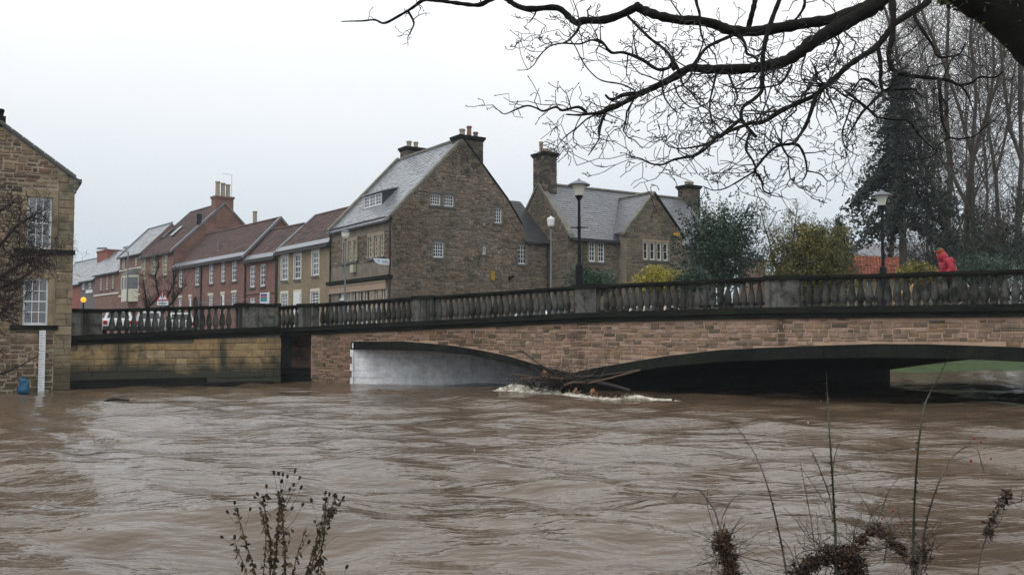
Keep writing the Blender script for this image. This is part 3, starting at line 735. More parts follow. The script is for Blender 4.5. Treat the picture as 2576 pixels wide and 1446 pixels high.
def chimney(parent, f, s0, s1, n0, n1, z0, z1, mat, stones=True, pots=(), pot_m=None, cap_m=None, capz=.16, capo=.14, seed=1):
    mb = MB(); f.box(mb, s0, s1, z0, z1, n0, n1); c = obj('chimney', mb, M_h1m if stones else mat, parent)
    if stones:
        masonry(c, f.f3(n1), lambda S, z: S > -99, (s0, s1, z0, z1), (.16,.26), (.3,.55), mat, proud=.03, limit=90, seed=seed)
        g = Fr.__new__(Fr); g.p0 = f.P(s0, 0, n0); g.U = f.N; g.Z = f.Z; g.N = -f.U
        masonry(c, (g.p0, g.U, g.Z, g.N), lambda S, z: S > -99, (0, n1-n0, z0, z1), (.16,.26), (.3,.55), mat, proud=.03, limit=60, seed=seed+1)
    cp = MB(); f.box(cp, s0-capo, s1+capo, z1, z1+capz, n0-capo, n1+capo); f.box(cp, s0-capo*.5, s1+capo*.5, z1-.12, z1, n0-capo*.5, n1+capo*.5); obj('cap', cp, cap_m or M_soot, c)
    for (t, h, r, m) in pots:
        p = f.P(s0+(s1-s0)*t, z1+capz, (n0+n1)/2); q = MB(); q.lathe([(r*1.1,0),(r*.9,.12),(r*.82,h-.14),(r*1.05,h-.12),(r*1.05,h-.04),(r*.9,h)], p, 10); obj('chimney_pot', q, m, c)
    return c
def aerial(p, h, name, label, az=0.0, dirs=.9):
    t = thing(name, p, label, 'aerial'); mb = MB(); mb.tube([(0,0,0),(0,0,h)], .018, 5); obj('mast', mb, M_grey, t, local=True)
    mb = MB(); d = Vector((math.cos(az), math.sin(az), -.12)); e = Vector((-d.y, d.x, 0)); c = Vector((0,0,h-.05)); mb.tube([c-d*dirs, c+d*.05], .014, 4)
    for k in range(7): q = c - d*(dirs*k/7+.03); mb.tube([q-e*.14, q+e*.14], .008, 4)
    obj('antenna', mb, M_grey, t, local=True)
def downpipe(f, parent, s, z0, z1, r=.055, n=.09):
    mb = MB(); mb.tube([f.P(s, z0, n), f.P(s, z1-.35, n), f.P(s, z1-.1, n+.12), f.P(s, z1, n+.2)], r, 8)
    for z in np.arange(z0+.8, z1-.6, 1.9): mb.lathe([(r*1.35,0),(r*1.35,.08)], f.P(s, z, n), 8)
    return obj('downpipe', mb, M_pipe, parent)
def holes_px(f, rects): 
    out = []
    for (x0, y0, x1, y1) in rects:
        a, zt = f.uv(x0, y0); b, _ = f.uv(x1, y0); _, zb = f.uv((x0+x1)/2, y1); _, zt = f.uv((x0+x1)/2, y0); out.append((min(a,b), max(a,b), zb, zt))
    return out

# ---- tall stone house with the big gable
G1 = Fr(gx(985, 57), gx(1383, 63.4)); F1 = Fr(gx(831, 64.8), gx(985, 57))
U1 = G1.U; V1 = -F1.U
h1 = thing('stone_gable_house', G1.P(5, GZ), 'tall rubble stone house with big chimney gable and grey slate roof facing the bridge', 'house')
zE = G1.uv(982, 540)[1]; sRg, zR = G1.uv(1165, 351)
sX, zX = G1.uv(1322, 604); Wg = G1.len
eA = F1.uv(985, 542)[1]
zE = (zE + eA) / 2
pr = [G1.uv(1218.6, 424), G1.uv(1276, 503), G1.uv(1313, 567)]
kz = (zR - zE) / sRg                                   # front slope rise per metre inwards
polyA = [(0, GZ-1.5), (sX, GZ-1.5), (sX, zX), pr[2], pr[1], pr[0], (sRg, zR), (0, zE)]
polyX = [(sX, GZ-1.5), (Wg, GZ-1.5), (Wg, zX), (sX, zX)]
rects = [(1082.6,489,1108.7,516.5),(1116.5,491,1142,520),(1244,523,1262.6,562),(1089.4,608.5,1116.5,648),(1213,614.6,1223,640),(1303,616,1326,664.7)]
hg = holes_px(G1, rects); 
mb = MB(); wall_faces(mb, G1, [polyA], hg); wall_faces(mb, G1, [polyX], ())
hg5 = hg[5]
gw1 = obj('gable_wall', mb, M_h1m, h1)
pa, px_ = inpoly(polyA), inpoly(polyX)
masonry(gw1, G1.f3(), lambda S, z: pa(S, z) | px_(S, z), (0, Wg+.02, GZ-.2, zR), (.10,.19), (.14,.46), M_h1, holes=[(a-.06,b+.06,c-.15,d+.16) for a,b,c,d in hg], proud=.04, joint=.022, rub=1.0, limit=300, seed=41)
for (a,b,c,d), (nx2, nz2) in zip(hg, ((4,3),(4,3),(3,4),(4,4),(2,3),(3,4))):
    window(G1, h1, a, b, c, d, nx2, nz2, M_white, M_glass, n=-.13, fw=.065, bw=.03, sill=M_sill)
    m2 = MB(); G1.box(m2, a-.06, b+.06, d+.003, d+.16, -.02, .04); obj('lintel', m2, M_sill, h1)
# front wall to the street
fz = lambda x, y: F1.uv(x, y)
rf_ = [(865.3,610,872.5,658.5),(878.4,608,885,656.5),(891.5,606,898,655),(928,599.5,936.6,648.5),(942.5,597,950.4,646.5),(957,594,965.4,645)]
hf = holes_px(F1, rf_); zt6 = max(h[3] for h in hf); zb6 = min(h[2] for h in hf); hf = [(a,b,zb6,zt6) for a,b,c,d in hf]
rg = [(874,730,881,760),(889,730,898,760),(904.5,730,914.5,760),(921,729,931.5,760),(944.5,728,952,760),(963,727,971,760)]
hgd = holes_px(F1, rg); zt7 = sum(h[3] for h in hgd)/6; hgd = [(a,b,GZ+.75,zt7) for a,b,c,d in hgd]
door = holes_px(F1, [(853,734,867,775)])[0]; door = (door[0], door[1], GZ, zt7)
LF = F1.len
mb = MB(); wall_faces(mb, F1, [[(0,GZ-1),(LF,GZ-1),(LF,zE),(0,zE)]], hf+hgd+[door])
fw1 = obj('front_wall', mb, M_h1m, h1)
zf0 = F1.uv(905, 733)[1]; zf1 = F1.uv(905, 712)[1]; zs1 = F1.uv(905, 703)[1]
masonry(fw1, F1.f3(), lambda S, z: (z > zs1) & (z < zE) , (0, LF-.02, zs1, zE), (.10,.2), (.16,.5), M_h1, holes=[(a-.1,b+.1,c-.15,d+.2) for a,b,c,d in hf], proud=.035, joint=.02, rub=1.0, limit=300, seed=43)
for g3 in (hf[:3], hf[3:]):
    a, b = g3[0][0]-.16, g3[-1][1]+.16
    m2 = MB(); F1.box(m2, a, b, g3[0][3]+.003, g3[0][3]+.22, -.02, .05); obj('lintel', m2, M_surr, h1)
    m2 = MB(); F1.box(m2, a, b, g3[0][2]-.16, g3[0][2]-.003, -.05, .12); obj('sill', m2, M_sill, h1)
    for x0, x1 in ((a, g3[0][0]-.01), (g3[0][1]+.01, g3[1][0]-.01), (g3[1][1]+.01, g3[2][0]-.01), (g3[2][1]+.01, b)):
        m2 = MB(); F1.box(m2, x0, x1, g3[0][2], g3[0][3], -.12, .045); obj('mullion', m2, M_surr, h1)
M_crm = plain('cream_window_paint', (0.55,0.52,0.43), .5, var=.06)
for a,b,c,d in hf: window(F1, h1, a,b,c,d, 2, 4, M_crm, M_glass, n=-.09, fw=.07, bw=.035, each=False, meet=True)
for a,b,c,d in hgd: window(F1, h1, a,b,c,d, 1, 2, M_white, M_glass, n=-.08, fw=.08, each=False)
m2 = MB(); F1.box(m2, .15, LF-.5, zf0, zf1, 0, .16); F1.box(m2, .1, LF-.45, zf1-.12, zf1+.004, 0, .2); obj('shop_fascia', m2, plain('tan_fascia', (0.36,0.26,0.18), .8, var=.12), h1)
m2 = MB(); F1.box(m2, -.1, LF+.05, zf1+.05, zs1+.05, -.05, .3); obj('string_course', m2, M_soot, h1)
m2 = MB(); F1.box(m2, .15, LF-.45, GZ, GZ+.74, -.02, .06); F1.box(m2, .15, LF-.45, zt7+.005, zf0-.003, -.02, .07); obj('shopfront_wall', m2, M_surr, h1)
for x0, x1 in zip([door[1]+.02]+[h[1] for h in hgd], [h[0] for h in hgd]+[LF-.45]):
    m2 = MB(); F1.box(m2, x0+.005, x1-.005, GZ+.745, zt7, -.1, .06); obj('pilaster', m2, M_surr, h1)
m2 = MB(); F1.box(m2, door[0]+.02, door[1]-.02, GZ, door[3]-.55, -.15, -.08); obj('door', m2, plain('navy_door', (0.015,0.02,0.10), .4), h1)
m2 = MB(); F1.box(m2, door[0], door[1], door[3]-.55, door[3]-.44, -.15, -.02); F1.box(m2, door[0]+.02, door[1]-.02, door[3]-.44, door[3], -.16, -.12); obj('door_frame', m2, M_white, h1)
downpipe(F1, h1, LF-.12, GZ, zE-.1); downpipe(F1, h1, .12, GZ, zE-.1)
m2 = MB(); F1.box(m2, -.05, LF+.15, zE-.14, zE-.02, .02, .2); obj('gutter', m2, M_pipe, h1)
# back walls
mb = MB(); Db = LF
for P0, P1 in (((0,0),(0,0)),): pass
zbk = pr[2][1]
mb.face([G1.P(0,GZ-1,-Db), G1.P(sX,GZ-1,-Db), G1.P(sX,zbk,-Db), G1.P(sRg,zR-.02,-Db), G1.P(0,zE,-Db)])
mb.face([G1.P(sX,GZ-1,0), G1.P(sX,zX,0), G1.P(sX,zbk,-Db), G1.P(sX,GZ-1,-Db)])
obj('back_wall', mb, M_h1m, h1)
# main roof: front slope seen across the street, back slope behind the gable
ov = .32
rm = MB(); A0 = G1.P(-ov, zE-kz*ov+.06, -.12); A1 = G1.P(sRg, zR+.06, -.12); B0 = G1.P(-ov, zE-kz*ov+.06, -Db-.1); B1 = G1.P(sRg, zR+.06, -Db-.1)
rm.hexa([p - Vector((0,0,.10)) for p in (A0,A1,B1,B0)] + [A0,A1,B1,B0])
last = A1
for (s, z) in pr: 
    q = G1.P(s+.05, z+.06, -.12); q2 = q - G1.N*Db; l2 = last - G1.N*Db
    rm.hexa([x - Vector((0,0,.1)) for x in (last, q, q2, l2)] + [last, q, q2, l2]); last = q
roof1 = obj('roof', rm, M_slate_dark, h1)
o = B0; Us = (A0 - B0).normalized(); Vs = (A1 - A0); lv = Vs.length; Vs.normalize(); Ns = Us.cross(Vs).normalized(); Ns = Ns if Ns.z > 0 else -Ns
lu = (A0 - B0).length
# catslide dormer: find where its window stands on the slope
best = None
for dd in np.arange(.3, 6, .02):
    fo = F1.off(-dd); s_, z_ = fo.uv(960, 517); e = abs(z_ - (zE + kz*dd))
    if best is None or e < best[0]: best = (e, dd)
dd = best[1]; FD = F1.off(-dd); d0 = FD.uv(916, 528); d1 = FD.uv(960, 517); zdt = (FD.uv(916,497)[1] + FD.uv(960,484.5)[1])/2; zdb = zE + kz*dd + .05
bk = FD.uv(1043, 437)
x0d, x1d = d0[0], d1[0]
hd = zdt - zdb; rise = .28                                # shallow dormer roof
run = (zdt + .1 - (zE + kz*dd)) / (kz - rise)
toS = lambda s: lu - (LF - s)                            # along-eave coordinate on the slope
hole = (x0d + .0 - 0 + (lu - LF) - .12 + .02, x1d + (lu - LF) - .12 + .1, (dd+ov)*math.hypot(1,kz), (dd+ov+run*.96)*math.hypot(1,kz))
def ins_d(S, z): return S > -99
masonry(roof1, (o, Us, Vs, Ns), ins_d, (0, lu, 0, lv), (.23,.23), (.29,.31), M_slate, holes=[hole], name='slate', kind='slate', proud=.028, joint=.006, limit=300, seed=45, stagger=True, over=.02)
dm = MB(); Pd = FD.P
a, b = x0d-.06, x1d+.06; zb_ = zdb - .25; zz = zdt + .1; zr_ = zz + rise*run
dm.face([Pd(b,zb_,0), Pd(b,zz,0), Pd(b,zr_,-run)]); dm.face([Pd(a,zb_,0), Pd(a,zz,0), Pd(a,zr_,-run)])
dm.face([Pd(a,zdt,0), Pd(b,zdt,0), Pd(b,zz,0), Pd(a,zz,0)]); dm.face([Pd(a,zb_,0), Pd(b,zb_,0), Pd(b,zdb,0), Pd(a,zdb,0)])
dor = obj('dormer', dm, plain('dormer_slate', (0.035,0.038,0.045), .6, var=.2), h1)
p4 = [Pd(a-.1,zz-rise*.12,.15), Pd(b+.1,zz-rise*.12,.15), Pd(b+.1,zr_+.02,-run-.1), Pd(a-.1,zr_+.02,-run-.1)]
sl_ = slab('dormer_roof', [p + Vector((0,0,.06)) for p in p4], .08, M_slate, dor); sl_.location = (0,0,0)
nw = 3
for k in range(3):
    w0 = x0d + (x1d-x0d)*k/3; w1 = x0d + (x1d-x0d)*(k+1)/3; window(FD, h1, w0, w1, zdb, zdt, 2, 3, M_white, M_glass_n, n=-.04, fw=.07, bw=.04, each=False)
# verge copings on both ends, ridge
def verge(f, pts, n0, n1, parent, mat=M_cope, lift=.10, th=.10, seg=.9):
    for (s0, z0), (s1, z1) in zip(pts, pts[1:]):
        L_ = math.hypot(s1-s0, z1-z0); n = max(1, int(L_/seg))
        for k in range(n):
            t0, t1 = k/n, (k+1)/n; g = .006/L_; q = lambda t, nn, dz: f.P(s0+(s1-s0)*t, z0+(z1-z0)*t+dz, nn); mb = MB(); t0 += g; t1 -= g
            mb.hexa([q(t0,n0,lift-th), q(t1,n0,lift-th), q(t1,n1,lift-th), q(t0,n1,lift-th), q(t0,n0,lift), q(t1,n0,lift), q(t1,n1,lift), q(t0,n1,lift)]); obj('coping', mb, mat, parent)
verge(G1, [(-ov, zE-kz*ov), (sRg, zR)], -.32, .07, h1, lift=.2, th=.2)
verge(G1, [(sRg, zR)] + pr, -.32, .07, h1, mat=M_soot, lift=.16, th=.16)
Gb = G1.off(-Db); verge(Gb, [(-ov, zE-kz*ov), (sRg, zR)], -.15, .25, h1, lift=.32, th=.32)
rt = MB(); rt.tube([A1 + Vector((0,0,.05)), B1 + Vector((0,0,.05))], .12, 6); obj('ridge', rt, M_cope, h1)
# chimneys
cA, cB = G1.uv(1158, 380)[0], G1.uv(1214.6, 380)[0]; zc = G1.uv(1186, 349)[1]; zc0 = pr[0][1] - .6
chimney(h1, G1, cA, cB, -1.0, .02, zc0, zc, M_chim, pots=((.25,.5,.2,M_pot),(.56,.75,.17,M_potr),(.85,.42,.17,M_potr)), seed=51)
Gc = G1.off(-(Db - .55)); ca, cb = Gc.uv(1015,390)[0], Gc.uv(1058,390)[0]; zc = Gc.uv(1036,379)[1]
chimney(h1, Gc, ca, cb, -.5, .5, zR-1.6, zc, M_chim, pots=((.32,.5,.2,M_pot),(.72,.5,.18,M_pot)), seed=53)
# lower extension roof, its eave towards the river
zxe = zX; dep = 3.6; zxr = G1.off(-dep).uv(1300, 506)[1]
s_a = pr[1][0] - .2; 
xr = slab('extension_roof', [G1.P(sX-.05, zxe-.12, .25), G1.P(Wg+.02, zxe-.12, .25), G1.P(Wg+.02, zxr, -dep), G1.P(s_a, zxr, -dep)], .12, M_slate_dark, h1)
f3, ln = slope_f3(G1, sX-.05, zxe-.12, .25, Wg, zxr, -dep)
M_slate3 = pieces_mat('dark_damp_slate', [(0.045,0.045,0.048),(0.06,0.058,0.06),(0.05,0.05,0.055)], rough=.5, dirt=(0.05,0.052,0.035), dirt_scale=.8, fine=5, bumpk=.15)
slp = lambda S, z: (S > -(sX-.05-s_a)*np.clip(z/ln,0,1)) & (S < Wg-sX+.05)
masonry(xr, f3, slp, (s_a-sX, Wg-sX+.05, 0, ln), (.23,.23), (.29,.31), M_slate3, name='slate', kind='slate', proud=.028, joint=.006, limit=150, seed=55, stagger=True, over=.02)
m2 = MB(); G1.box(m2, sX-.1, Wg+.05, zxe-.24, zxe-.12, .05, .32); obj('gutter', m2, M_pipe, h1)
downpipe(G1, h1, Wg-.25, GZ, zxe-.15)

# ---- second stone house with cross gable, behind the shrubs
C2 = Vector((G1.P(Wg,0).x, G1.P(Wg,0).y)) + Vector((G1.N.x, G1.N.y))*2.0
F2 = Fr((C2.x, C2.y), (C2.x + U1.x*24, C2.y + U1.y*24)); F2.len = 24
h2 = thing('slate_roof_house', F2.P(8, GZ), 'long stone house with blue grey slate roof, cross gable and tall chimneys', 'house')
zE2 = F2.uv(1430, 588)[1]; hd2 = 3.3
zR2 = F2.off(-hd2).uv(1385, 469)[1]
sEnd = F2.uv(1800, 600)[0]
xg0, xg1 = F2.uv(1574, 620)[0], F2.uv(1716, 620)[0]
X2 = F2.off(.9); cg0, cg1 = X2.uv(1575, 620)[0], X2.uv(1716, 620)[0]; sap, zap = X2.uv(1645, 489); zcg = (X2.uv(1575, 597)[1] + X2.uv(1716, 578)[1])/2
h_l = holes_px(F2, [(1481,606.5,1497.5,659),(1504,608,1520,660.5)]); h_l = [(a,b,h_l[0][2],h_l[0][3]) for a,b,c,d in h_l]
mb = MB(); wall_faces(mb, F2, [[(0,GZ-.5),(sEnd,GZ-.5),(sEnd,zE2),(0,zE2)]], h_l)
w2 = obj('front_wall', mb, M_h1m, h2)
masonry(w2, F2.f3(), lambda S, z: S > -99, (0, cg0, GZ, zE2), (.10,.2), (.16,.5), M_h1, holes=[(a-.1,b+.1,c-.15,d+.15) for a,b,c,d in h_l], proud=.035, joint=.02, rub=1.0, limit=260, seed=61)
for a,b,c,d in h_l: window(F2, h2, a,b,c,d, 2, 4, M_white, M_glass, n=-.09, fw=.09, bw=.04, sill=M_sill)
m2 = MB(); F2.box(m2, h_l[0][1]+.01, h_l[1][0]-.01, h_l[0][2], h_l[0][3], -.1, .045); obj('mullion', m2, M_surr, h2)
# left gable end
E2 = Fr((F2.P(0,0,-2*hd2).x, F2.P(0,0,-2*hd2).y), (C2.x, C2.y))
pe = [(0,GZ-.5),(2*hd2,GZ-.5),(2*hd2,zE2),(hd2,zR2),(0,zE2)]
mb = MB(); wall_faces(mb, E2, [pe]); we = obj('gable_wall', mb, M_h1m, h2); ine = inpoly(pe)
M_h2g = pieces_mat('algae_rubble', [(0.18,0.15,0.108),(0.22,0.18,0.135),(0.13,0.112,0.085),(0.19,0.162,0.11),(0.20,0.152,0.115),(0.10,0.09,0.07)], patch=.3, dirt=(0.09,0.09,0.062), dirt_scale=.4, dirt_amt=(.52,.72), streak=((0.10,0.11,0.06), .58, .72, .7), fine=4)
masonry(we, E2.f3(), ine, (0, 2*hd2, GZ, zR2), (.15,.26), (.26,.62), M_h2g, proud=.035, joint=.02, rub=1.0, limit=200, seed=63)
verge(E2, [(2*hd2+.28, zE2-.25), (hd2, zR2)], -.35, .08, h2, lift=.22, th=.2); verge(E2, [(hd2, zR2), (0, zE2)], -.35, .08, h2, lift=.22, th=.2)
# cross gable
h4 = holes_px(X2, [(1618.4,609.5,1629.5,654.5),(1635,609.5,1647,654.5),(1652,609.5,1663.5,654.5),(1668,609.5,1680,654.5)]); zt_ = h4[1][3]; zb_ = h4[1][2]; h4 = [(a,b,zb_,zt_) for a,b,c,d in h4]
pc = [(cg0,GZ-.5),(cg1,GZ-.5),(cg1,zcg),(sap,zap),(cg0,zcg)]
mb = MB(); wall_faces(mb, X2, [pc], h4)
mb.face([X2.P(cg0,GZ-.5,0), X2.P(cg0,zcg,0), X2.P(cg0,zcg,-.9), X2.P(cg0,GZ-.5,-.9)])
wc = obj('cross_gable_wall', mb, M_h1m, h2); inc = inpoly(pc)
masonry(wc, X2.f3(), inc, (cg0, cg1+.02, GZ, zap), (.15,.26), (.26,.62), M_h2g, holes=[(h4[0][0]-.12,h4[3][1]+.12,zb_-.15,zt_+.18)], proud=.035, joint=.02, rub=1.0, limit=260, seed=65)
m2 = MB(); X2.box(m2, h4[0][0]-.12, h4[3][1]+.12, zt_+.003, zt_+.18, -.02, .045); obj('lintel', m2, M_surr, h2)
m2 = MB(); X2.box(m2, h4[0][0]-.16, h4[3][1]+.16, zb_-.15, zb_-.003, -.05, .1); obj('sill', m2, M_sill, h2)
for x0, x1 in zip([h4[0][0]-.12]+[h[1]+.01 for h in h4], [h[0]-.01 for h in h4]+[h4[3][1]+.12]): m2 = MB(); X2.box(m2, x0, x1, zb_, zt_, -.1, .04); obj('mullion', m2, M_surr, h2)
for a,b,c,d in h4: window(X2, h2, a,b,c,d, 1, 2, M_white, M_glass, n=-.09, fw=.075, each=False)
m2 = MB(); a_, z_ = X2.uv(1693, 586); b_, z2_ = X2.uv(1705.5, 595); X2.box(m2, a_, b_, z2_, z_, .03, .16); X2.box(m2, a_+.03, b_-.03, (z_+z2_)/2-.02, (z_+z2_)/2+.04, .161, .165)
tag(obj('alarm_box', m2, plain('alarm_yellow', (0.75,0.36,0.02), .4)), 'small yellow alarm box under the eave of the cross gable', 'alarm')
# roofs
ov = .3; k2 = (zR2 - zE2)/hd2
r2 = MB(); n_e = ov; ze_ = zE2 - k2*ov
pts = [F2.P(-.0, ze_+.08, n_e), F2.P(sEnd+.2, ze_+.08, n_e), F2.P(sEnd+.2, zR2+.08, -hd2), F2.P(0, zR2+.08, -hd2)]
roof2 = slab('roof', pts, .12, M_slate_dark, h2)
pts = [F2.P(sEnd+.2, zE2, -2*hd2), F2.P(0, zE2, -2*hd2), F2.P(0, zR2+.07, -hd2), F2.P(sEnd+.2, zR2+.07, -hd2)]
slab('back_roof', pts, .12, M_slate_dark, h2)
kc = (zap - zcg)/((cg1-cg0)/2); k_side = (zap-zcg)/(sap-cg0)
f3, ln = slope_f3(F2, 0.3, ze_+.08, n_e, sEnd, zR2+.08, -hd2)
# where the cross-gable roof covers the main slope
def ins2(S, z):
    zz = ze_ + (zR2-ze_)*z/ln; w = np.clip((zap - zz)/k_side, 0, 9); s = S + .3
    return ~((s > sap - w) & (s < sap + w) & (zz < zap))
masonry(roof2, f3, ins2, (0, sEnd-.2, 0, ln), (.23,.23), (.29,.31), M_slate2, name='slate', kind='slate', proud=.026, joint=.006, limit=300, seed=67, stagger=True, over=.02)
# cross gable roof slopes run back level into the main slope
nb = -(zap - zE2)/k2 - .9
for sg, sE_ in ((-1, cg0), (1, cg1)):
    e = sE_ + sg*.15; zz = zcg - k_side*.15
    nE = -(zz - zE2)/k2 - .9
    cr_ = slab('cross_roof', [X2.P(e, zz+.08, -.05), X2.P(sap, zap+.08, -.05), X2.P(sap, zap+.08, nb-.1), X2.P(e, zz+.08, min(nE-.1, -.3))], .1, M_slate_dark, h2)
    if sg < 0:
        o_ = X2.P(e, zz+.08, -.05); Uc = -X2.N; Vc = (X2.P(sap, zap+.08, -.05) - o_); lc = Vc.length; Vc.normalize(); Nc = Uc.cross(Vc).normalized(); Nc = Nc if Nc.z > 0 else -Nc
        masonry(cr_, (o_, Uc, Vc, Nc), lambda S, z: S < (.25 - nE) + (nE - nb)*np.clip(z/lc,0,1) , (0, -nb, 0, lc), (.23,.23), (.29,.31), M_slate2, name='slate', kind='slate', proud=.026, joint=.006, limit=120, seed=69, stagger=True, over=.02)
verge(X2, [(cg0-.25, zcg-k_side*.25), (sap, zap)], -.3, .1, h2, lift=.22, th=.2); verge(X2, [(sap, zap), (cg1+.25, zcg-k_side*.25)], -.3, .1, h2, mat=M_soot, lift=.22, th=.2)
m2 = MB(); m2.tube([X2.P(sap, zap+.18, -.3), X2.P(sap, zap+.14, nb)], .1, 6); m2.tube([F2.P(.2, zR2+.14, -hd2), F2.P(sEnd, zR2+.14, -hd2)], .11, 6); obj('ridge', m2, M_cope, h2)
m2 = MB(); F2.box(m2, .2, cg0-.1, ze_-.12, ze_-.01, .2, .38); obj('gutter', m2, M_pipe, h2); downpipe(F2, h2, F2.uv(1566, 700)[0], GZ, ze_-.05)
# chimneys: one on the gable apex, one near the far end
ch2 = E2.off(-.55); zc = E2.uv(1350, 392)[1]
chimney(h2, F2, .02, 1.05, -hd2-.65, -hd2+.65, zE2+1.3, zc, M_chim, pots=((.2,.8,.15,M_pot),(.5,.35,.17,M_pot),(.72,.35,.17,M_pot),(.95,.38,.17,M_pot)), seed=71)
F2c = F2.off(-hd2+.55); ca, cb = F2c.uv(1731, 500)[0], F2c.uv(1762, 500)[0]; zc = F2c.uv(1745, 471)[1]
chimney(h2, F2, ca, cb, -hd2-.55, -hd2+.5, zE2+1.0, zc, M_chim, pots=((.35,.35,.2,M_pot),(.7,.35,.2,M_pot)), seed=73)
mb = MB(); mb.face([F2.P(sEnd,GZ-.5,0), F2.P(sEnd,zE2,0), F2.P(sEnd,zR2,-hd2), F2.P(sEnd,zE2,-2*hd2), F2.P(sEnd,GZ-.5,-2*hd2)]); mb.face([F2.P(0,GZ,-2*hd2), F2.P(sEnd,GZ,-2*hd2), F2.P(sEnd,zE2,-2*hd2), F2.P(0,zE2,-2*hd2)]); obj('end_wall', mb, M_h1m, h2)
pA = F2.P(1.0, F2.uv(1380,388)[1], -hd2-.4); aerial(pA, 1.0, 'tv_aerial', 'thin TV aerial on the tall chimney of the slate roof house', az=.15)

# ---- the terrace along the street
def row_house(name, label, pxl, dl, pxr, dr, y_eave, half, ridge, wallm, roofm, kind, wins, cat='house', each=False, fasc=None, cop_l=True, cop_r=True, chim=None, surround=None, winm=None, dark_wins=(), tile=(.3,.3), limit=150, seed=80, nx2=2, nz2=4, ridge_px=None):
    f = Fr(gx(pxl, dl), gx(pxr, dr)); L_ = f.len
    zl = f.uv(pxl, y_eave[0])[1]; zr = f.uv(pxr, y_eave[1])[1]; ze = (zl+zr)/2
    fr_ = Fr((f.P(L_,0).x, f.P(L_,0).y), (f.P(L_,0,-half).x, f.P(L_,0,-half).y)); zrg = ridge if ridge else ze + half
    if ridge_px:
        c_ = f.P(0 if ridge_px[2] == 'l' else L_, 0); ge = Fr((c_.x, c_.y), (c_.x - f.N.x*10, c_.y - f.N.y*10)); half, zrg = ge.uv(*ridge_px[:2]); half = min(max(half, 2.2), 6.5)
    t = thing(name, f.P(L_/2, GZ), label, cat)
    hs_ = holes_px(f, wins); mb = MB(); wall_faces(mb, f, [[(0,GZ-.6),(L_,GZ-.6),(L_,ze),(0,ze)]], hs_, reveal=.14)
    obj('front_wall', mb, wallm, t)
    for s in (0, L_):
        g = MB(); g.face([f.P(s,GZ-.6,0), f.P(s,ze,0), f.P(s,zrg,-half), f.P(s,ze,-2*half), f.P(s,GZ-.6,-2*half)]); obj('gable_wall', g, wallm, t)
    g = MB(); g.face([f.P(0,GZ-.6,-2*half), f.P(L_,GZ-.6,-2*half), f.P(L_,ze,-2*half), f.P(0,ze,-2*half)]); obj('back_wall', g, wallm, t)
    k = (zrg-ze)/half; o_ = .25
    r = slab('roof', [f.P(0.0, ze-k*o_+.07, o_), f.P(L_, ze-k*o_+.07, o_), f.P(L_, zrg+.07, -half), f.P(0, zrg+.07, -half)], .1, roofm, t)
    slab('back_roof', [f.P(L_, ze, -2*half), f.P(0, ze, -2*half), f.P(0, zrg+.06, -half), f.P(L_, zrg+.06, -half)], .1, roofm, t)
    tiles(r, f, 0.05, L_-.05, ze-k*o_+.07, o_, zrg+.07, -half, roofm, kind, tile[0], tile[1], limit=limit, seed=seed, name='tile' if kind == 'pantile' else 'slate', proud=.05 if kind == 'pantile' else .028)
    m2 = MB(); m2.tube([f.P(0, zrg+.13, -half), f.P(L_, zrg+.13, -half)], .1, 6); obj('ridge', m2, roofm, t)
    m2 = MB(); f.box(m2, 0, L_, ze-k*o_-.1, ze-k*o_+.02, o_-.04, o_+.12); obj('gutter', m2, M_pipe, t)
    if fasc:
        f3, ln = slope_f3(f, 0, ze-k*o_+.16, o_, L_, zrg+.16, -half); m2 = MB(); o3,U3,V3,N3 = f3
        m2.hexa([o3, o3+U3*L_, o3+U3*L_+V3*fasc, o3+V3*fasc, o3+N3*.03, o3+U3*L_+N3*.03, o3+U3*L_+V3*fasc+N3*.03, o3+V3*fasc+N3*.03]); obj('lead_eave', m2, M_lead, t)
    for s, on in ((0, cop_l), (L_, cop_r)):
        if on:
            e = Fr.__new__(Fr); e.p0 = f.P(s, 0, 0); e.U = -f.N; e.N = f.U; e.Z = f.Z
            verge(e, [(-.3, ze-k*.3), (half, zrg)], -.16, .12, t, mat=on if not isinstance(on, bool) else M_lead, lift=.24, th=.26, seg=2.0); verge(e, [(half, zrg), (2*half, ze)], -.16, .12, t, mat=M_cope, lift=.24, th=.26, seg=2.5)
    for i, (a,b,c,d) in enumerate(hs_):
        gm = M_glass_n if (i % 3 != 1) else M_glass
        window(f, t, a, b, c, d, nx2, nz2, winm or M_white, gm, n=-.07, fw=.09, bw=.045, each=each, meet=True, sill=M_sill)
        if surround:
            for q in ((a-.16,a,c,d),(b,b+.16,c,d),(a-.16,b+.16,d,d+.2),(a-.16,b+.16,c-.16,c)): m2 = MB(); f.box(m2, q[0]+.003, q[1]-.003, q[2], q[3], -.02, .05); obj('surround', m2, surround, t)
    t['half'] = half
    return t, f, ze, zrg, k, L_
z2 = lambda x, y: (173.6 + .2757*x, 442 + .2757*y)
def zr_(*q): return [(*z2(a, b), *z2(c, d)) for a, b, c, d in q]
T, f, ze, zrg, k, L_ = row_house('sandstone_terrace_house', 'buff sandstone house with cream window surrounds and dark pantiles adjoining the slate gable house', 697, 72.4, 833, 64.75, (634, 607), 3.4, None, M_sand, M_pan, 'pantile',
    zr_((1945,740,2000,955),(2062,718,2118,945),(2225,692,2282,912),(1940,1075,1998,1200),(2215,1055,2282,1190)), fasc=.55, surround=M_cream, seed=81, ridge_px=(793, 547, 'l'), cop_r=False)
dr = holes_px(f, zr_((2060,1065,2118,1300)))[0]
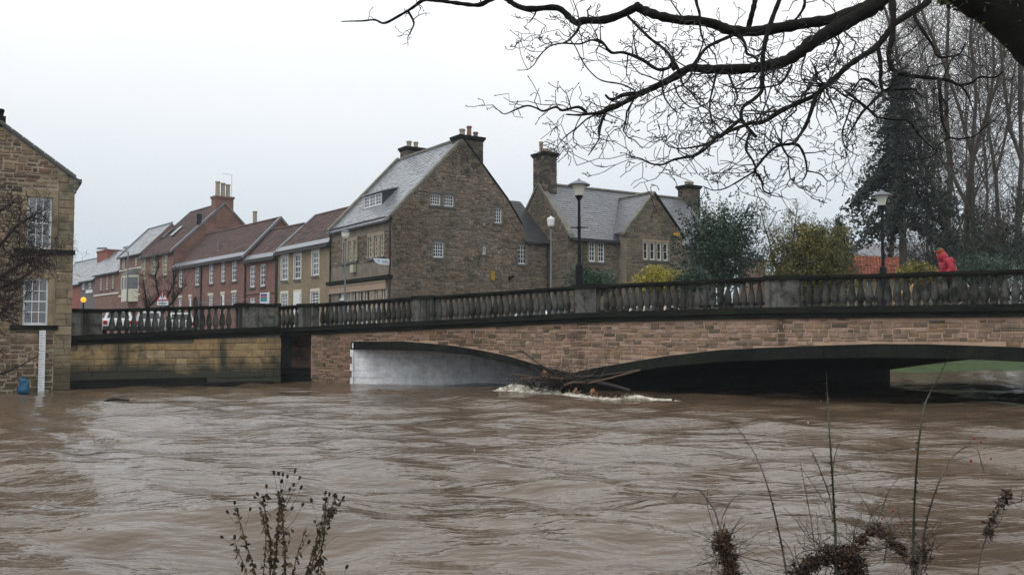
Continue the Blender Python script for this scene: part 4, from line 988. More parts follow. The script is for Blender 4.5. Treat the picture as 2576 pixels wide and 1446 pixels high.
m2 = MB(); f.box(m2, dr[0]-.16, dr[1]+.16, GZ, dr[3]+.2, -.02, .05); obj('door_surround', m2, M_cream, T); m2 = MB(); f.box(m2, dr[0], dr[1], GZ, dr[3], .051, .09); f.box(m2, dr[0]+.1, dr[1]-.1, GZ+1.1, dr[3]-.15, .091, .1); obj('door', m2, M_white, T)
downpipe(f, T, .1, GZ, ze-.2)
T, f, ze, zrg, k, L_ = row_house('small_brick_house', 'small low red brick house with two white sash windows beside the sandstone house', 617, 77.0, 697, 72.4, (656, 637), 3.0, None, M_br1, M_pan, 'pantile',
    zr_((1655,822,1700,1018),(1748,808,1795,1008),(1655,1115,1700,1200)), fasc=.5, seed=82, ridge_px=(758, 566, 'r'), cop_r=False, cop_l=False)
m2 = MB(); f.box(m2, 0, L_, f.uv(655, 738)[1], f.uv(655,735)[1], 0, .08); obj('string_course', m2, M_br2, T)
downpipe(f, T, .12, GZ, ze-.2, r=.07); downpipe(f, T, L_-.1, GZ, ze-.2)
T, f, ze, zrg, k, L_ = row_house('long_brick_house', 'long red brick house with five white upper sash windows and a dark arched passage', 437, 90.5, 617, 77.0, (672, 640), 3.1, None, M_br1, M_pan, 'pantile',
    zr_((1005,848,1038,1018),(1155,822,1190,1000),(1282,803,1318,985),(1392,785,1425,968),(1490,768,1532,962),(1003,1125,1031,1230),(1278,1098,1315,1220),(1486,1078,1530,1200)), fasc=.5, seed=83, ridge_px=(706, 551, 'r'), cop_l=False, cop_r=M_lead)
for x0, x1, y in ((1000,1035,1105),(1270,1318,1085),(1385,1425,1072),(1482,1532,1060),(1092,1122,1098)):
    hh = holes_px(f, zr_((x0,y-15,x1,y+8)))[0]; m2 = MB(); f.box(m2, hh[0], hh[1], hh[2], hh[3], -.02, .04); obj('lintel', m2, M_cream, T)
for x0, x1, y in ((1390,1420,1085),(1095,1118,1115)):
    hh = holes_px(f, zr_((x0,y,x1,y+80)))[0]; m2 = MB(); f.box(m2, hh[0], hh[1], GZ, hh[3], .005, .05); d_ = obj('door', m2, M_white, T); m2 = MB(); f.box(m2, hh[0]+.06, hh[0]+(hh[1]-hh[0])*.45, GZ+.1, hh[3]-.1, .051, .06); obj('door_panel', m2, M_dark, d_)
hh = holes_px(f, zr_((1138,1105,1190,1240)))[0]; m2 = MB(); c_ = (hh[0]+hh[1])/2; w_ = (hh[1]-hh[0])/2; pts = [(hh[0],GZ),(hh[1],GZ)]+[(c_+w_*math.cos(a), hh[3]-w_+w_*math.sin(a)) for a in np.linspace(0, math.pi, 10)]
m2.face([f.P(s,z,.012) for s,z in pts]); obj('archway', m2, M_dark, T)
m2 = MB(); ap = [f.P(c_+(w_+.1)*math.cos(a), hh[3]-w_+(w_+.1)*math.sin(a), .03) for a in np.linspace(0, math.pi, 12)]; m2.tube(ap, .1, 4); obj('arch_bricks', m2, M_br2, T)
downpipe(f, T, f.uv(508, 700)[0], GZ, ze-.2, r=.07); downpipe(f, T, .1, GZ, ze-.2, r=.07)
m2 = MB(); p = f.P(f.uv(522,640)[0], f.uv(522,640)[1]-.3, -1.0); m2.tube([p, p+Vector((0,0,1.5))], .1, 6); obj('flue', m2, M_lead, T)
T, f, ze, zrg, k, L_ = row_house('tall_brick_house', 'tall three storey brick house with steep pantile roof and large end chimney', 356, 98, 435, 90.7, (646, 627), 5.0, None, M_br2, M_pan, 'pantile',
    zr_((668,755,698,945),(757,742,788,900),(862,728,897,905)), seed=84, ridge_px=(565, 513, 'r'), winm=M_cream, surround=plain('ochre_surround', (0.36,0.30,0.14), .7), cop_l=M_lead, cop_r=M_lead)
e5 = Fr((f.P(L_,0).x, f.P(L_,0).y), (f.P(L_,0,-10).x, f.P(L_,0,-10).y)); ca, cb = e5.uv(542, 520)[0], e5.uv(587, 520)[0]; zc = e5.uv(565, 498)[1]
chimney(T, e5, ca, cb, -1.1, .03, zrg-2.4, zc, M_br2, stones=False, cap_m=M_br2, capo=.1, pots=((.22,1.5,.26,M_pot),(.52,1.4,.25,M_pot),(.8,1.3,.25,M_pot)))
p = e5.P(cb, zc+.1, -.5); aerial(p, 2.4, 'rooftop_aerial', 'TV aerial on the big chimney of the tall brick house', az=.3)
m2 = MB(); w0 = e5.uv(497,548)
e6, zz6 = e5.uv(501, 551); m2 = MB(); e5.box(m2, e6-.25, e6+.25, zz6-.6, zz6+.5, .0, .03); obj('vent', m2, M_dark, T)
for (x, y, dz) in ((410, 598, 0), (440, 588, 0)):
    n_ = 0; sk = MB(); f3, ln = slope_f3(f, 0, ze, .1, L_, zrg+.07, -T['half']); o3,U3,V3,N3 = f3; 
    sa = f.off(-2.2).uv(x, y)[0]; sa = min(max(sa, .5), L_-1.0); pb = o3 + U3*sa + V3*2.6 + N3*.1; sk.hexa([pb, pb+U3*.9, pb+U3*.9+V3*1.5, pb+V3*1.5, pb+N3*.1, pb+U3*.9+N3*.1, pb+U3*.9+V3*1.5+N3*.1, pb+V3*1.5+N3*.1]); obj('skylight', sk, M_glass_n, T)
T, f, ze, zrg, k, L_ = row_house('bay_window_house', 'three storey brown brick house with a white bay window and grey slate roof', 300, 104, 356, 98, (647, 631), 3.7, None, M_br2, M_slate, 'slate',
    zr_((487,765,512,850),(603,745,627,822),(485,940,507,1080)), seed=85, ridge_px=(374, 579, 'l'), winm=M_cream, cop_l=M_lead, cop_r=False)
for y in (855, 1090): hh = holes_px(f, zr_((455,y-8,640,y+8)))[0]; m2 = MB(); f.box(m2, 0, L_, hh[2], hh[3], 0, .08); obj('string_course', m2, M_cream, T)
hh = holes_px(f, zr_((540,905,635,1150)))[0]; a, b = hh[0], min(hh[1], L_-.1); m2 = MB(); zt, zb = hh[3], hh[2]; w_ = b-a
def bay(mb, z0, z1, ex=0.0):
    P4 = [f.P(a-ex,z0,0), f.P(a+w_*.22-ex*.4,z0,.9+ex), f.P(b-w_*.22+ex*.4,z0,.9+ex), f.P(b+ex,z0,0)]; U4 = [p+Vector((0,0,z1-z0)) for p in P4]; mb.hexa(P4+U4)
bay(m2, zb, zb+1.3); bay(m2, zt-.3, zt); bayo = obj('bay', m2, M_cream, T); m2 = MB(); bay(m2, zb+1.301, zt-.301, -.04); obj('bay_glass', m2, M_glass_n, bayo)
for sgm in ((a, 0), (a+w_*.22, .9), (a+w_*.5, .9), (b-w_*.22, .9), (b, 0)): m2 = MB(); f.box(m2, sgm[0]-.09, sgm[0]+.09, zb+1.3, zt-.3, sgm[1]-.1, sgm[1]+.03); obj('bay_post', m2, M_cream, bayo)
m2 = MB(); P4 = [f.P(a-.1,zt,0), f.P(a+w_*.2,zt,1.0), f.P(b-w_*.2,zt,1.0), f.P(b+.1,zt,0)]; top = [f.P(a+.3,zt+.7,0), f.P(b-.3,zt+.7,0)]; m2.add(P4+top, [(0,1,4),(1,2,5,4),(2,3,5)]); obj('bay_roof', m2, M_slate_dark, bayo)
T, f, ze, zrg, k, L_ = row_house('low_brick_house', 'low brown brick house with wet grey roof next to the bay window house', 238, 111.5, 300, 104, (690, 678), 3.2, None, M_br2, M_slate, 'slate', zr_((283,935,303,1045),(340,925,360,1040),(393,915,412,1030)), seed=86, winm=M_cream, cop_l=False, cop_r=False, limit=60)
m2 = MB(); f.box(m2, 0, L_, f.uv(270,742)[1], f.uv(270,738)[1], 0, .1); obj('string_course', m2, M_cream, T)
chimney(T, f, L_*.30, L_*.30+1.6, -4.0, -2.6, zrg-1, f.off(-3).uv(258, 644)[1], M_br1, stones=False, cap_m=M_br1, capo=.08, pots=((.5,.4,.2,M_potr),))
T, f, ze, zrg, k, L_ = row_house('grey_shop_house', 'low grey rendered house at the far end of the brick terrace', 203, 116, 238, 111.5, (706, 699), 3.2, None, plain('grey_render', (0.14,0.12,0.12), .9, var=.2), M_slate, 'slate', zr_((120,960,145,1040),(180,950,205,1030)), seed=87, cop_l=False, cop_r=False, limit=40)
sg = MB(); q = holes_px(f, zr_((160,1040,220,1070)))[0]; f.box(sg, q[0], q[1], q[2], q[3], .02, .1); obj('shop_sign', sg, M_white, T)
T, f, ze, zrg, k, L_ = row_house('red_end_house', 'bright red brick house with two red chimneys at the street end', 120, 128, 203, 116, (722, 712), 3.4, None, M_br3, M_slate, 'slate', (), seed=88, cop_l=False, cop_r=False, limit=40)
chimney(T, f, f.uv(188,690)[0], f.uv(213,690)[0], -4.2, -2.6, zrg-1.2, f.off(-3).uv(200, 648)[1], M_br3, stones=False, cap_m=M_br3, capo=.1)
# a house rising behind the small brick house: only its chimney and ridge show
FBk = Fr(gx(560, 104), gx(690, 98)); bk = thing('rear_house', FBk.P(3, GZ), 'brown roofed house behind the terrace with a single buff chimney pot', 'house')
zt = FBk.uv(630, 570)[1]; mb = MB(); FBk.box(mb, 0, FBk.len, GZ, zt-3, -6, 0); obj('wall', mb, M_br2, bk)
mb = MB(); mb.hexa([FBk.P(0,zt-3,.2), FBk.P(FBk.len,zt-3,.2), FBk.P(FBk.len,zt-3,-6.2), FBk.P(0,zt-3,-6.2), FBk.P(0,zt,-2.9), FBk.P(FBk.len,zt,-2.9), FBk.P(FBk.len,zt,-3.1), FBk.P(0,zt,-3.1)]); obj('roof', mb, M_pan, bk)
ca, cb = FBk.off(-3).uv(629,580)[0], FBk.off(-3).uv(649,580)[0]
chimney(bk, FBk, ca, cb, -3.6, -2.6, zt-1, FBk.off(-3).uv(638,571)[1], M_br2, stones=False, cap_m=M_br2, capo=.1, pots=((.5,1.6,.28,M_pot),))
ca, cb = FBk.off(-3).uv(765,560)[0], FBk.off(-3).uv(777,560)[0]
# red-roofed cottage beyond the bridge
FC = Fr(gx(2118, 62), gx(2330, 64)); ct = thing('red_roof_cottage', FC.P(3, GZ), 'cottage with orange red pantile roof behind the bridge lamp', 'house')
ze_ = FC.uv(2190, 696)[1]; zr2 = FC.off(-2.2).uv(2190, 645)[1]; s0 = FC.uv(2153, 690)[0]; s1 = FC.len
hh = holes_px(FC, [(2180,703,2192,722),(2222,703,2236,722)])
mb = MB(); wall_faces(mb, FC, [[(s0,GZ-.3),(s1,GZ-.3),(s1,ze_),(s0,ze_)]], hh); mb.face([FC.P(s0,GZ-.3,0), FC.P(s0,ze_,0), FC.P(s0,zr2,-2.2), FC.P(s0,ze_,-4.4), FC.P(s0,GZ-.3,-4.4)]); mb.face([FC.P(s0,GZ,-4.4), FC.P(s1,GZ,-4.4), FC.P(s1,ze_,-4.4), FC.P(s0,ze_,-4.4)]); obj('wall', mb, plain('cottage_stone', (0.3,0.24,0.18), .9, var=.2), ct)
for h in hh: window(FC, ct, *h, 1, 2, M_white, M_glass_n, each=False, fw=.1)
rr = slab('roof', [FC.P(s0-.1, ze_-.1, .25), FC.P(s1, ze_-.1, .25), FC.P(s1, zr2, -2.2), FC.P(s0-.1, zr2, -2.2)], .1, M_panred, ct)
slab('back_roof', [FC.P(s1, ze_, -4.5), FC.P(s0, ze_, -4.5), FC.P(s0, zr2-.01, -2.2), FC.P(s1, zr2-.01, -2.2)], .1, M_panred, ct)
tiles(rr, FC, s0-.1, s1, ze_-.1, .25, zr2, -2.2, M_panred, 'pantile', .22, .26, limit=300, seed=91, name='tile', proud=.06)
FG = Fr(gx(2080, 84), gx(2420, 88)); gr = thing('grey_roof_house', FG.P(5, GZ), 'grey slate roofed house half hidden behind the bare trees', 'house')
zt = FG.off(-4).uv(2200, 612)[1]; zb = FG.uv(2200, 655)[1]
mb = MB(); FG.box(mb, 0, FG.len, GZ, zb, -8, 0); obj('wall', mb, M_br2, gr); mb = MB(); mb.hexa([FG.P(0,zb,.3), FG.P(FG.len,zb,.3), FG.P(FG.len,zb,-8.3), FG.P(0,zb,-8.3), FG.P(.2,zt,-3.9), FG.P(FG.len-.2,zt,-3.9), FG.P(FG.len-.2,zt,-4.1), FG.P(.2,zt,-4.1)]); obj('roof', mb, M_slate2, gr)
FH = Fr(gx(1903, 78), gx(1926, 78)); hs2 = thing('distant_red_house', FH.P(1.5, GZ), 'distant red brick house glimpsed between holly and yellow evergreen', 'house')
zt = FH.uv(1920, 640)[1]; zb = FH.uv(1920, 652)[1]; mb = MB(); FH.box(mb, 0, FH.len, GZ, zb, -6, 0); obj('wall', mb, M_br2, hs2); mb = MB(); mb.hexa([FH.P(0,zb,.2), FH.P(FH.len,zb,.2), FH.P(FH.len,zb,-6.2), FH.P(0,zb,-6.2), FH.P(0,zt,-2.9), FH.P(FH.len,zt,-2.9), FH.P(FH.len,zt,-3.1), FH.P(0,zt,-3.1)]); obj('roof', mb, M_slate2, hs2)
# ------------------------------------------------------------ lamps, signs, vehicles, walker
M_lampw = plain('opal_lantern', (0.72, 0.70, 0.60), .3, var=.04)
M_lid = plain('lantern_lid', (0.10, 0.115, 0.13), .4, var=.15)
def bridge_lamp(p, h, label, grp, sc=1.0):
    t = thing('bridge_lamp', p, label, 'street lamp', grp)
    mb = MB(); mb.lathe([(.20,0),(.20,.1),(.155,.16),(.15,1.85),(.13,1.93),(.075,1.98)], seg=12); obj('lamp_base', mb, M_black, t, local=True, smooth=False)
    mb = MB(); mb.lathe([(.075,1.9),(.062,h-1.9),(.085,h-1.88),(.085,h-1.80),(.06,h-1.78),(.052,h-.78)], seg=10); obj('column', mb, M_black, t, local=True)
    mb = MB(); mb.tube([(-.34,0,h-1.84),(.34,0,h-1.84)], .022, 6); obj('ladder_bar', mb, M_black, t, local=True)
    mb = MB(); mb.lathe([(.052,h-.80),(.09,h-.74),(.15,h-.64),(.15,h-.60)], seg=12); obj('lantern_cup', mb, M_black, t, local=True)
    mb = MB(); mb.lathe([(.14,h-.60),(.17,h-.48),(.215,h-.33),(.30,h-.20)], seg=8); obj('lantern', mb, M_lampw, t, local=True)
    mb = MB(); mb.lathe([(.43,h-.22),(.44,h-.19),(.30,h-.10),(.10,h-.02),(.05,h+.02),(.03,h+.05)], seg=12); obj('lantern_lid', mb, M_lid, t, local=True)
    return t
p = at(1457.5, 716, 36.4); zd = zrail(sx(1457, 760)) - 1.02; zt = at(1457, 453, 36.4).z
bridge_lamp((p.x, p.y, zd), zt - zd, 'black iron lamp post with white lantern on the bridge, before the slate roofed house', 'black lamps along the bridge')
p = at(2222, 690, 39.4); zt = at(2222, 481, 39.4).z
bridge_lamp((p.x, p.y, zd + .1), zt - zd - .1, 'black iron lamp post with white lantern on the bridge, before the dark conifer', 'black lamps along the bridge')
def street_lamp(p, h, label, lid=True):
    t = thing('grey_street_lamp', p, label, 'street lamp')
    mb = MB(); mb.lathe([(.09,0),(.09,1.3),(.055,1.4),(.045,h-.55)], seg=10); obj('column', mb, M_grey, t, local=True)
    mb = MB(); mb.lathe([(.06,h-.56),(.10,h-.50)], seg=10); obj('collar', mb, M_black, t, local=True)
    mb = MB(); mb.lathe([(.10,h-.50),(.2,h-.36),(.24,h-.12)] if lid else [(.10,h-.5),(.17,h-.42),(.2,h-.1)], seg=12); obj('lantern', mb, M_lampw if lid else M_white, t, local=True)
    mb = MB(); mb.lathe([(.26,h-.12),(.25,h-.06),(.12,h),(.03,h+.03)] if lid else [(.21,h-.1),(.16,h-.02),(.05,h+.02),(.03,h+.08)], seg=12); obj('lamp_cap', mb, M_lid if lid else M_white, t, local=True)
p = at(868, 700, 54); zt = at(868, 580, 54).z; street_lamp((p.x, p.y, GZ), zt - GZ, 'slim grey lamp post with bowl lantern before the shopfront')
p = at(1386, 700, 50); zt = at(1386, 547, 50).z; street_lamp((p.x, p.y, GZ), zt - GZ, 'slim grey lamp post with white lantern at the corner of the gable house', False)
mb = MB(); q = at(1385, 722, 50); 
# tall road lantern on an arm
p = at(321, 700, 84); zt = at(321, 633, 84).z; t = thing('road_lantern', (p.x, p.y, GZ), 'tall grey street lamp with outstretched arm before the bay window house', 'street lamp')
mb = MB(); mb.lathe([(.12,0),(.12,1.5),(.08,1.6),(.06,zt-GZ)], seg=8); obj('column', mb, M_grey, t, local=True)
e = at(254, 625, 84) - Vector((p.x, p.y, GZ)); mb = MB(); mb.tube([(0,0,zt-GZ-.02), (e*.4)+Vector((0,0,(zt-GZ)*.6)), e*.85+Vector((0,0,(zt-GZ)*.15))], .045, 6); obj('arm', mb, M_grey, t, local=True)
mb = MB(); d = Vector((e.x, e.y, 0)).normalized(); c = e; s_ = Vector((-d.y, d.x, 0)); pts = []
mb.hexa([c-d*.5-s_*.12+Vector((0,0,-.06)), c+d*.35-s_*.1+Vector((0,0,-.08)), c+d*.35+s_*.1+Vector((0,0,-.08)), c-d*.5+s_*.12+Vector((0,0,-.06)), c-d*.5-s_*.1+Vector((0,0,.1)), c+d*.3-s_*.08+Vector((0,0,.08)), c+d*.3+s_*.08+Vector((0,0,.08)), c-d*.5+s_*.1+Vector((0,0,.1))]); obj('lamp_head', mb, M_grey, t, local=True)
# crossing beacon, lit
def emis(name, col, st):
    m, t, b = nodes(name); b.inputs['Base Color'].default_value = (*col, 1); b.inputs['Emission Color'].default_value = (*col, 1); b.inputs['Emission Strength'].default_value = st; return m
p = at(210, 754, 66); t = thing('crossing_beacon', (p.x, p.y, GZ), 'lit orange globe beacon on a black and white crossing post', 'beacon')
hz = p.z - GZ; mb = MB(); mb.lathe([(.18*math.sin(a), hz - .18*math.cos(a)) for a in np.linspace(.15, math.pi-.05, 10)], seg=14); obj('globe', mb, emis('amber_globe', (1.0, .32, .01), 1.6), t, local=True, smooth=True)
for k in range(4):
    mb = MB(); mb.lathe([(.06, hz*k/4), (.06, hz*(k+1)/4 - (.2 if k == 3 else 0))], seg=8); obj('post_band', mb, M_black if k % 2 else M_white, t, local=True)
# flat lettering as mesh
def text_mesh(body, size, mat, bold=False):
    cu = bpy.data.curves.new('lettering', 'FONT'); cu.body = body; cu.size = size; cu.align_x = 'CENTER'; cu.align_y = 'CENTER'; cu.extrude = 0.002; cu.offset = .012*size if bold else 0
    o = bpy.data.objects.new('tmp', cu); COL.objects.link(o); dg = bpy.context.evaluated_depsgraph_get(); me = bpy.data.meshes.new_from_object(o.evaluated_get(dg)); bpy.data.objects.remove(o); me.materials.clear(); me.materials.append(mat); return me
def fmat(f, s, z, n):
    o = f.P(s, z, n); U = f.U; Z = f.Z; N = U.cross(Z); return Matrix(((U.x,Z.x,N.x,o.x),(U.y,Z.y,N.y,o.y),(U.z,Z.z,N.z,o.z),(0,0,0,1)))
M_green = plain('sign_green', (0.03, 0.20, 0.16), .5, var=.05); M_mag = plain('sign_magenta', (0.38, 0.03, 0.17), .5, var=.05); M_blue = plain('sign_blue', (0.03, 0.14, 0.45), .5, var=.05); M_red = plain('sign_red', (0.42, 0.02, 0.03), .5, var=.05)
M_teal = plain('sign_teal', (0.03,0.20,0.27), .5, var=.05); M_purple = plain('sign_purple', (0.05,0.03,0.16), .5, var=.05); M_signw = plain('sign_white', (0.66,0.70,0.74), .4, var=.04)
# hanging blade sign at the corner of the gable house, standing out from the front wall
cpt = F1.P(F1.len - .12, 0, 0); FS = Fr((cpt.x + F1.N.x*1.55, cpt.y + F1.N.y*1.55), (cpt.x, cpt.y))
a, zt = FS.uv(940, 649); b, zt2 = FS.uv(981, 652); zb = FS.uv(970, 666)[1]; zt = (zt+zt2)/2; a = max(a, -1.2)
t = thing('hanging_sign', FS.P(b, zt), 'white hanging sign with blue logo, green and magenta words on the gable house corner', 'sign')
h_ = zt - zb; w_ = b - a; mb = MB(); pts = [(b, zt), (b, zb), (a+w_*.5, zb)] + [(a+w_*.5-w_*.5*math.sin(q), zb+h_-h_*math.cos(q)) for q in np.linspace(.25, math.pi/2, 7)]
fr_ = [FS.P(s, z, .04) for s, z in pts]; bk_ = [FS.P(s, z, -.04) for s, z in pts]; n = len(pts); mb.face(fr_); mb.face(bk_[::-1])
for i in range(n): mb.face([fr_[i], bk_[i], bk_[(i+1)%n], fr_[(i+1)%n]])
obj('board', mb, M_signw, t)
for body, fz, mt in (('Energetic', .62, M_green), ('Marketing', .36, M_mag)):
    me = text_mesh(body, h_*.30, mt, True); piece('lettering', me, fmat(FS, a + w_*.70, zb + h_*fz, .043), t)
mb = MB()
for (x, y, r0, r1, az) in ((.24,.62,.05,.16,.5), (.30,.52,.06,.17,-.4), (.36,.6,.05,.15,.9), (.20,.75,.03,.10,-.2), (.31,.78,.03,.10,.4)):
    c = (a + w_*x, zb + h_*y); ln = h_*.26; mb.face([FS.P(c[0]+math.cos(q)*h_*r1*math.cos(az)-math.sin(q)*h_*r0*math.sin(az), c[1]+math.cos(q)*h_*r1*math.sin(az)+math.sin(q)*h_*r0*math.cos(az), .042+x*.004) for q in np.linspace(0, 2*math.pi, 12, endpoint=False)])
obj('logo', mb, M_blue, t)
mb = MB(); mb.tube([FS.P(a+.1, zt+.05), FS.P(FS.len, zt+.05)], .025, 6); mb.tube([FS.P(FS.len-.05, zt+.3), FS.P(FS.len-.05, zb-.1)], .04, 6); obj('bracket', mb, M_black, t)
# small things on the walls
s_, z_ = F1.uv(893, 676); mb = MB(); F1.box(mb, s_-.25, s_+.25, z_-.25, z_+.25, .03, .25); tag(obj('wall_box', mb, plain('pale_green_box', (0.42,0.42,0.28), .6)), 'small pale box on the front wall below the upper windows', 'alarm')
s_, z_ = G1.uv(1238, 692); mb = MB(); G1.box(mb, s_-.14, s_+.14, z_-.28, z_+.25, .04, .12); G1.box(mb, s_-.1, s_+.1, z_-.36, z_-.281, .04, .16); tag(obj('yellow_plaque', mb, plain('ochre_yellow', (0.33,0.19,0.02), .6)), 'small ochre yellow box on the big gable wall', 'box')
s_, z_ = G1.uv(1282, 697); mb = MB(); G1.box(mb, s_-.06, s_+.06, z_-.06, z_+.06, 0, .2); mb.tube([G1.P(s_-.2, z_-.12, .25), G1.P(s_+.12, z_+.06, .25)], .09, 8); tag(obj('security_lamp', mb, M_black), 'small black floodlight on the big gable wall', 'floodlight')
# warning triangle
FT = Fr(gx(385, 58), gx(435, 57.6)); c, z0 = FT.uv(410, 752); zt = FT.uv(410, 731)[1]; hw = .46; z0 = FT.uv(410, 756)[1]
t = thing('warning_sign', FT.P(c, GZ), 'red bordered triangular warning sign with a white plate beneath', 'sign')
def tri(s, n, mat, nm):
    hh = (zt - z0); cz = z0 + hh/3; mb = MB(); P3 = [(c-hw*s, cz-hh/3*s), (c+hw*s, cz-hh/3*s), (c, cz+hh*2/3*s)]; f_ = [FT.P(x,z,n) for x,z in P3]; g_ = [FT.P(x,z,n-.01) for x,z in P3]
    mb.face(f_)
    for i in range(3): mb.face([f_[i], g_[i], g_[(i+1)%3], f_[(i+1)%3]])
    obj(nm, mb, mat, t)
tri(1, .03, M_red, 'border'); tri(.68, .034, M_signw, 'face_panel')
mb = MB(); cz = z0 + .16
for dx, sc_ in ((-.09, .8), (.07, 1.0)):
    for q in ([(-.02,0),(.02,0),(.05,.16),(-.05,.16)], [(-.05,.15),(.05,.15),(.03,.3),(-.03,.3)], [(-.03,.31),(.03,.31),(.03,.37),(-.03,.37)]): mb.face([FT.P(c+dx+x*sc_, cz+z*sc_, .038) for x, z in q])
obj('pictogram', mb, M_black, t)
mb = MB(); zp = FT.uv(410, 757)[1]; zq = FT.uv(410, 768)[1]; FT.box(mb, c-.40, c+.40, zq, zp, .02, .03); pl = obj('plate', mb, M_signw, t)
piece('lettering', text_mesh('School', .2, M_black, True), fmat(FT, c, (zp+zq)/2, .034), pl)
mb = MB(); mb.tube([FT.P(c, GZ, 0), FT.P(c, zt-.1, 0)], .04, 8); obj('post', mb, M_grey, t)
# estate board
FE = Fr(gx(648, 68), gx(680, 66.8)); a, zt = FE.uv(655, 737); b = FE.uv(677, 737)[0]; zb = FE.uv(664, 764)[1]
t = thing('estate_board', FE.P(a, GZ), 'white framed estate board with purple, red, green and teal stripes', 'sign')
mb = MB(); FE.box(mb, a, b, zb, zt, 0, .04); obj('board', mb, M_signw, t); hh = zt-zb; x0, x1 = a+(b-a)*.08, a+(b-a)*.82
for z0_, z1_, mt in ((.72,.9,M_purple),(.6,.7,M_red),(.46,.59,M_green),(.2,.45,M_teal)): mb = MB(); FE.box(mb, x0, x1, zb+hh*z0_, zb+hh*z1_, .041, .045); obj('stripe', mb, mt, t)
mb = MB(); FE.box(mb, b, b+.08, GZ, zt+.05, 0, .06); obj('post', mb, M_white, t)
# pedestrian guard rail on the far pavement
FGd = Fr(gx(500, 80), gx(625, 73)); t = thing('guard_rail', FGd.P(2, GZ), 'thin grey pedestrian guard rail before the long brick house', 'railing')
zt = FGd.uv(560, 757)[1]
for z in (zt, zt-.5): mb = MB(); mb.tube([FGd.P(0, z), FGd.P(FGd.len, z)], .025, 5); obj('bar', mb, M_grey, t)
for s in np.linspace(0, FGd.len, 6): mb = MB(); mb.tube([FGd.P(s, GZ), FGd.P(s, zt)], .03, 5); obj('post', mb, M_grey, t)

# ---- parked cars
M_tyre = plain('tyre', (0.012,0.012,0.013), .8); M_rim = plain('alloy', (0.35,0.36,0.38), .3, metal=.6); M_carg = glass_mat('car_glass', (0.012,0.014,0.017), .03); M_tail = plain('tail_lamp', (0.35,0.01,0.01), .2); M_head = plain('head_lamp', (0.6,0.62,0.65), .1); M_trim = plain('black_trim', (0.02,0.02,0.022), .6)
def car(loc, rz, col, label, L_=4.2, W=1.74, Hh=1.48, van=False):
    t = thing('parked_car', loc, label, 'car', 'cars parked beyond the parapets', rz); paint = plain('paint_' + label.split()[0], col, .22, var=.03)
    x = L_/2
    low = [(-x,.32),(-x-.02,.62),(-x+.06,.86),(-x+.25,.93 if not van else 1.0),(x-1.15,.92),(x-.25,.74),(x-.03,.60),(x,.34)]
    top = [(-x+.30,.93),(-x+.62,Hh-.06),(-x+1.1,Hh),(.15,Hh-.02),(.55,Hh-.16),(x-1.12,.92)]
    mb = MB()
    def loft(prof, w0, w1, zlo, zhi):
        n = len(prof); Lf, Rt = [], []
        for (px_, z) in prof:
            w = (w0 + (w1-w0)*max(0, min(1, (z-zlo)/(zhi-zlo))))/2; Lf.append((px_, w, z)); Rt.append((px_, -w, z))
        mb.face(Lf); mb.face(Rt[::-1])
        for i in range(n): j = (i+1) % n; mb.face([Lf[i], Lf[j], Rt[j], Rt[i]])
    loft(low, W, W*.97, .3, .95); loft(top, W*.94, W*.70, .92, Hh); body = obj('body', mb, paint, t, local=True)
    bv = body.modifiers.new('bevel', 'BEVEL'); bv.width = .05; bv.segments = 2
    for sgn in (1, -1):
        mb = MB(); w = lambda z: sgn*(W*.94 + (W*.70-W*.94)*(z-.92)/(Hh-.92))/2 + sgn*.006
        for q in ([(-x+.50,.97),(-.30,.97),(-.34,Hh-.1),(-x+.85,Hh-.1)], [(-.22,.97),(x-1.4,.97),(.45,Hh-.20),(.1,Hh-.1),(-.26,Hh-.1)]): mb.face([(a_, w(b_), b_) for a_, b_ in q])
        obj('side_window', mb, M_carg, t, local=True)
        mb = MB(); mb.box(x-1.45, x-1.3, sgn*W*.46, sgn*W*.55, .93, 1.05) if sgn > 0 else mb.box(x-1.45, x-1.3, -W*.55, -W*.46, .93, 1.05); obj('mirror', mb, paint, t, local=True)
        mb = MB(); mb.box(-x-.035, -x+.1, min(sgn*W*.34, sgn*W*.47), max(sgn*W*.34, sgn*W*.47), .62, .84); obj('tail_light', mb, M_tail, t, local=True)
        mb = MB(); mb.box(x-.16, x+.01, min(sgn*W*.28, sgn*W*.46), max(sgn*W*.28, sgn*W*.46), .56, .68); obj('headlight', mb, M_head, t, local=True)
        for wx in (-x+.78, x-.82):
            mb = MB(); mb.tube([(wx, sgn*W*.5, .31), (wx, sgn*(W*.5-.2), .31)], .31, 18); tw = obj('wheel', mb, M_tyre, t, local=True); mb = MB(); mb.tube([(wx, sgn*(W*.5+.008), .31), (wx, sgn*(W*.5-.05), .31)], .2, 14); obj('rim', mb, M_rim, tw, local=True)
    mb = MB(); mb.face([(-x+.345, -W*.36, 1.0), (-x+.345, W*.36, 1.0), (-x+.575, W*.30, Hh-.12), (-x+.575, -W*.30, Hh-.12)]); obj('rear_window', mb, M_carg, t, local=True)
    mb = MB(); mb.face([(x-1.15, -W*.38, .965), (x-1.15, W*.38, .965), (.60, W*.31, Hh-.16), (.60, -W*.31, Hh-.16)]); obj('windscreen', mb, M_carg, t, local=True)
    mb = MB(); mb.box(-x-.05, -x+.2, -W*.48, W*.48, .3, .52); mb.box(x-.2, x+.03, -W*.47, W*.47, .28, .5); obj('bumper', mb, M_trim, t, local=True)
    return t
def put(px, d, rz, col, label, **k): p = gx(px, d); return car((p.x, p.y, GZ+.03), rz, col, label, **k)
va = math.atan2(V1.y, V1.x)
put(1352, 49.5, va+.1, (0.75,0.75,0.74), 'white car parked before the big gable, seen between the balusters')
put(1625, 49.0, va+.3, (0.55,0.48,0.36), 'cream car parked beside the yellow shrub beyond the bridge')
put(300, 58, va-.2, (0.60,0.60,0.61), 'white hatchback behind the river wall near the crossing beacon')
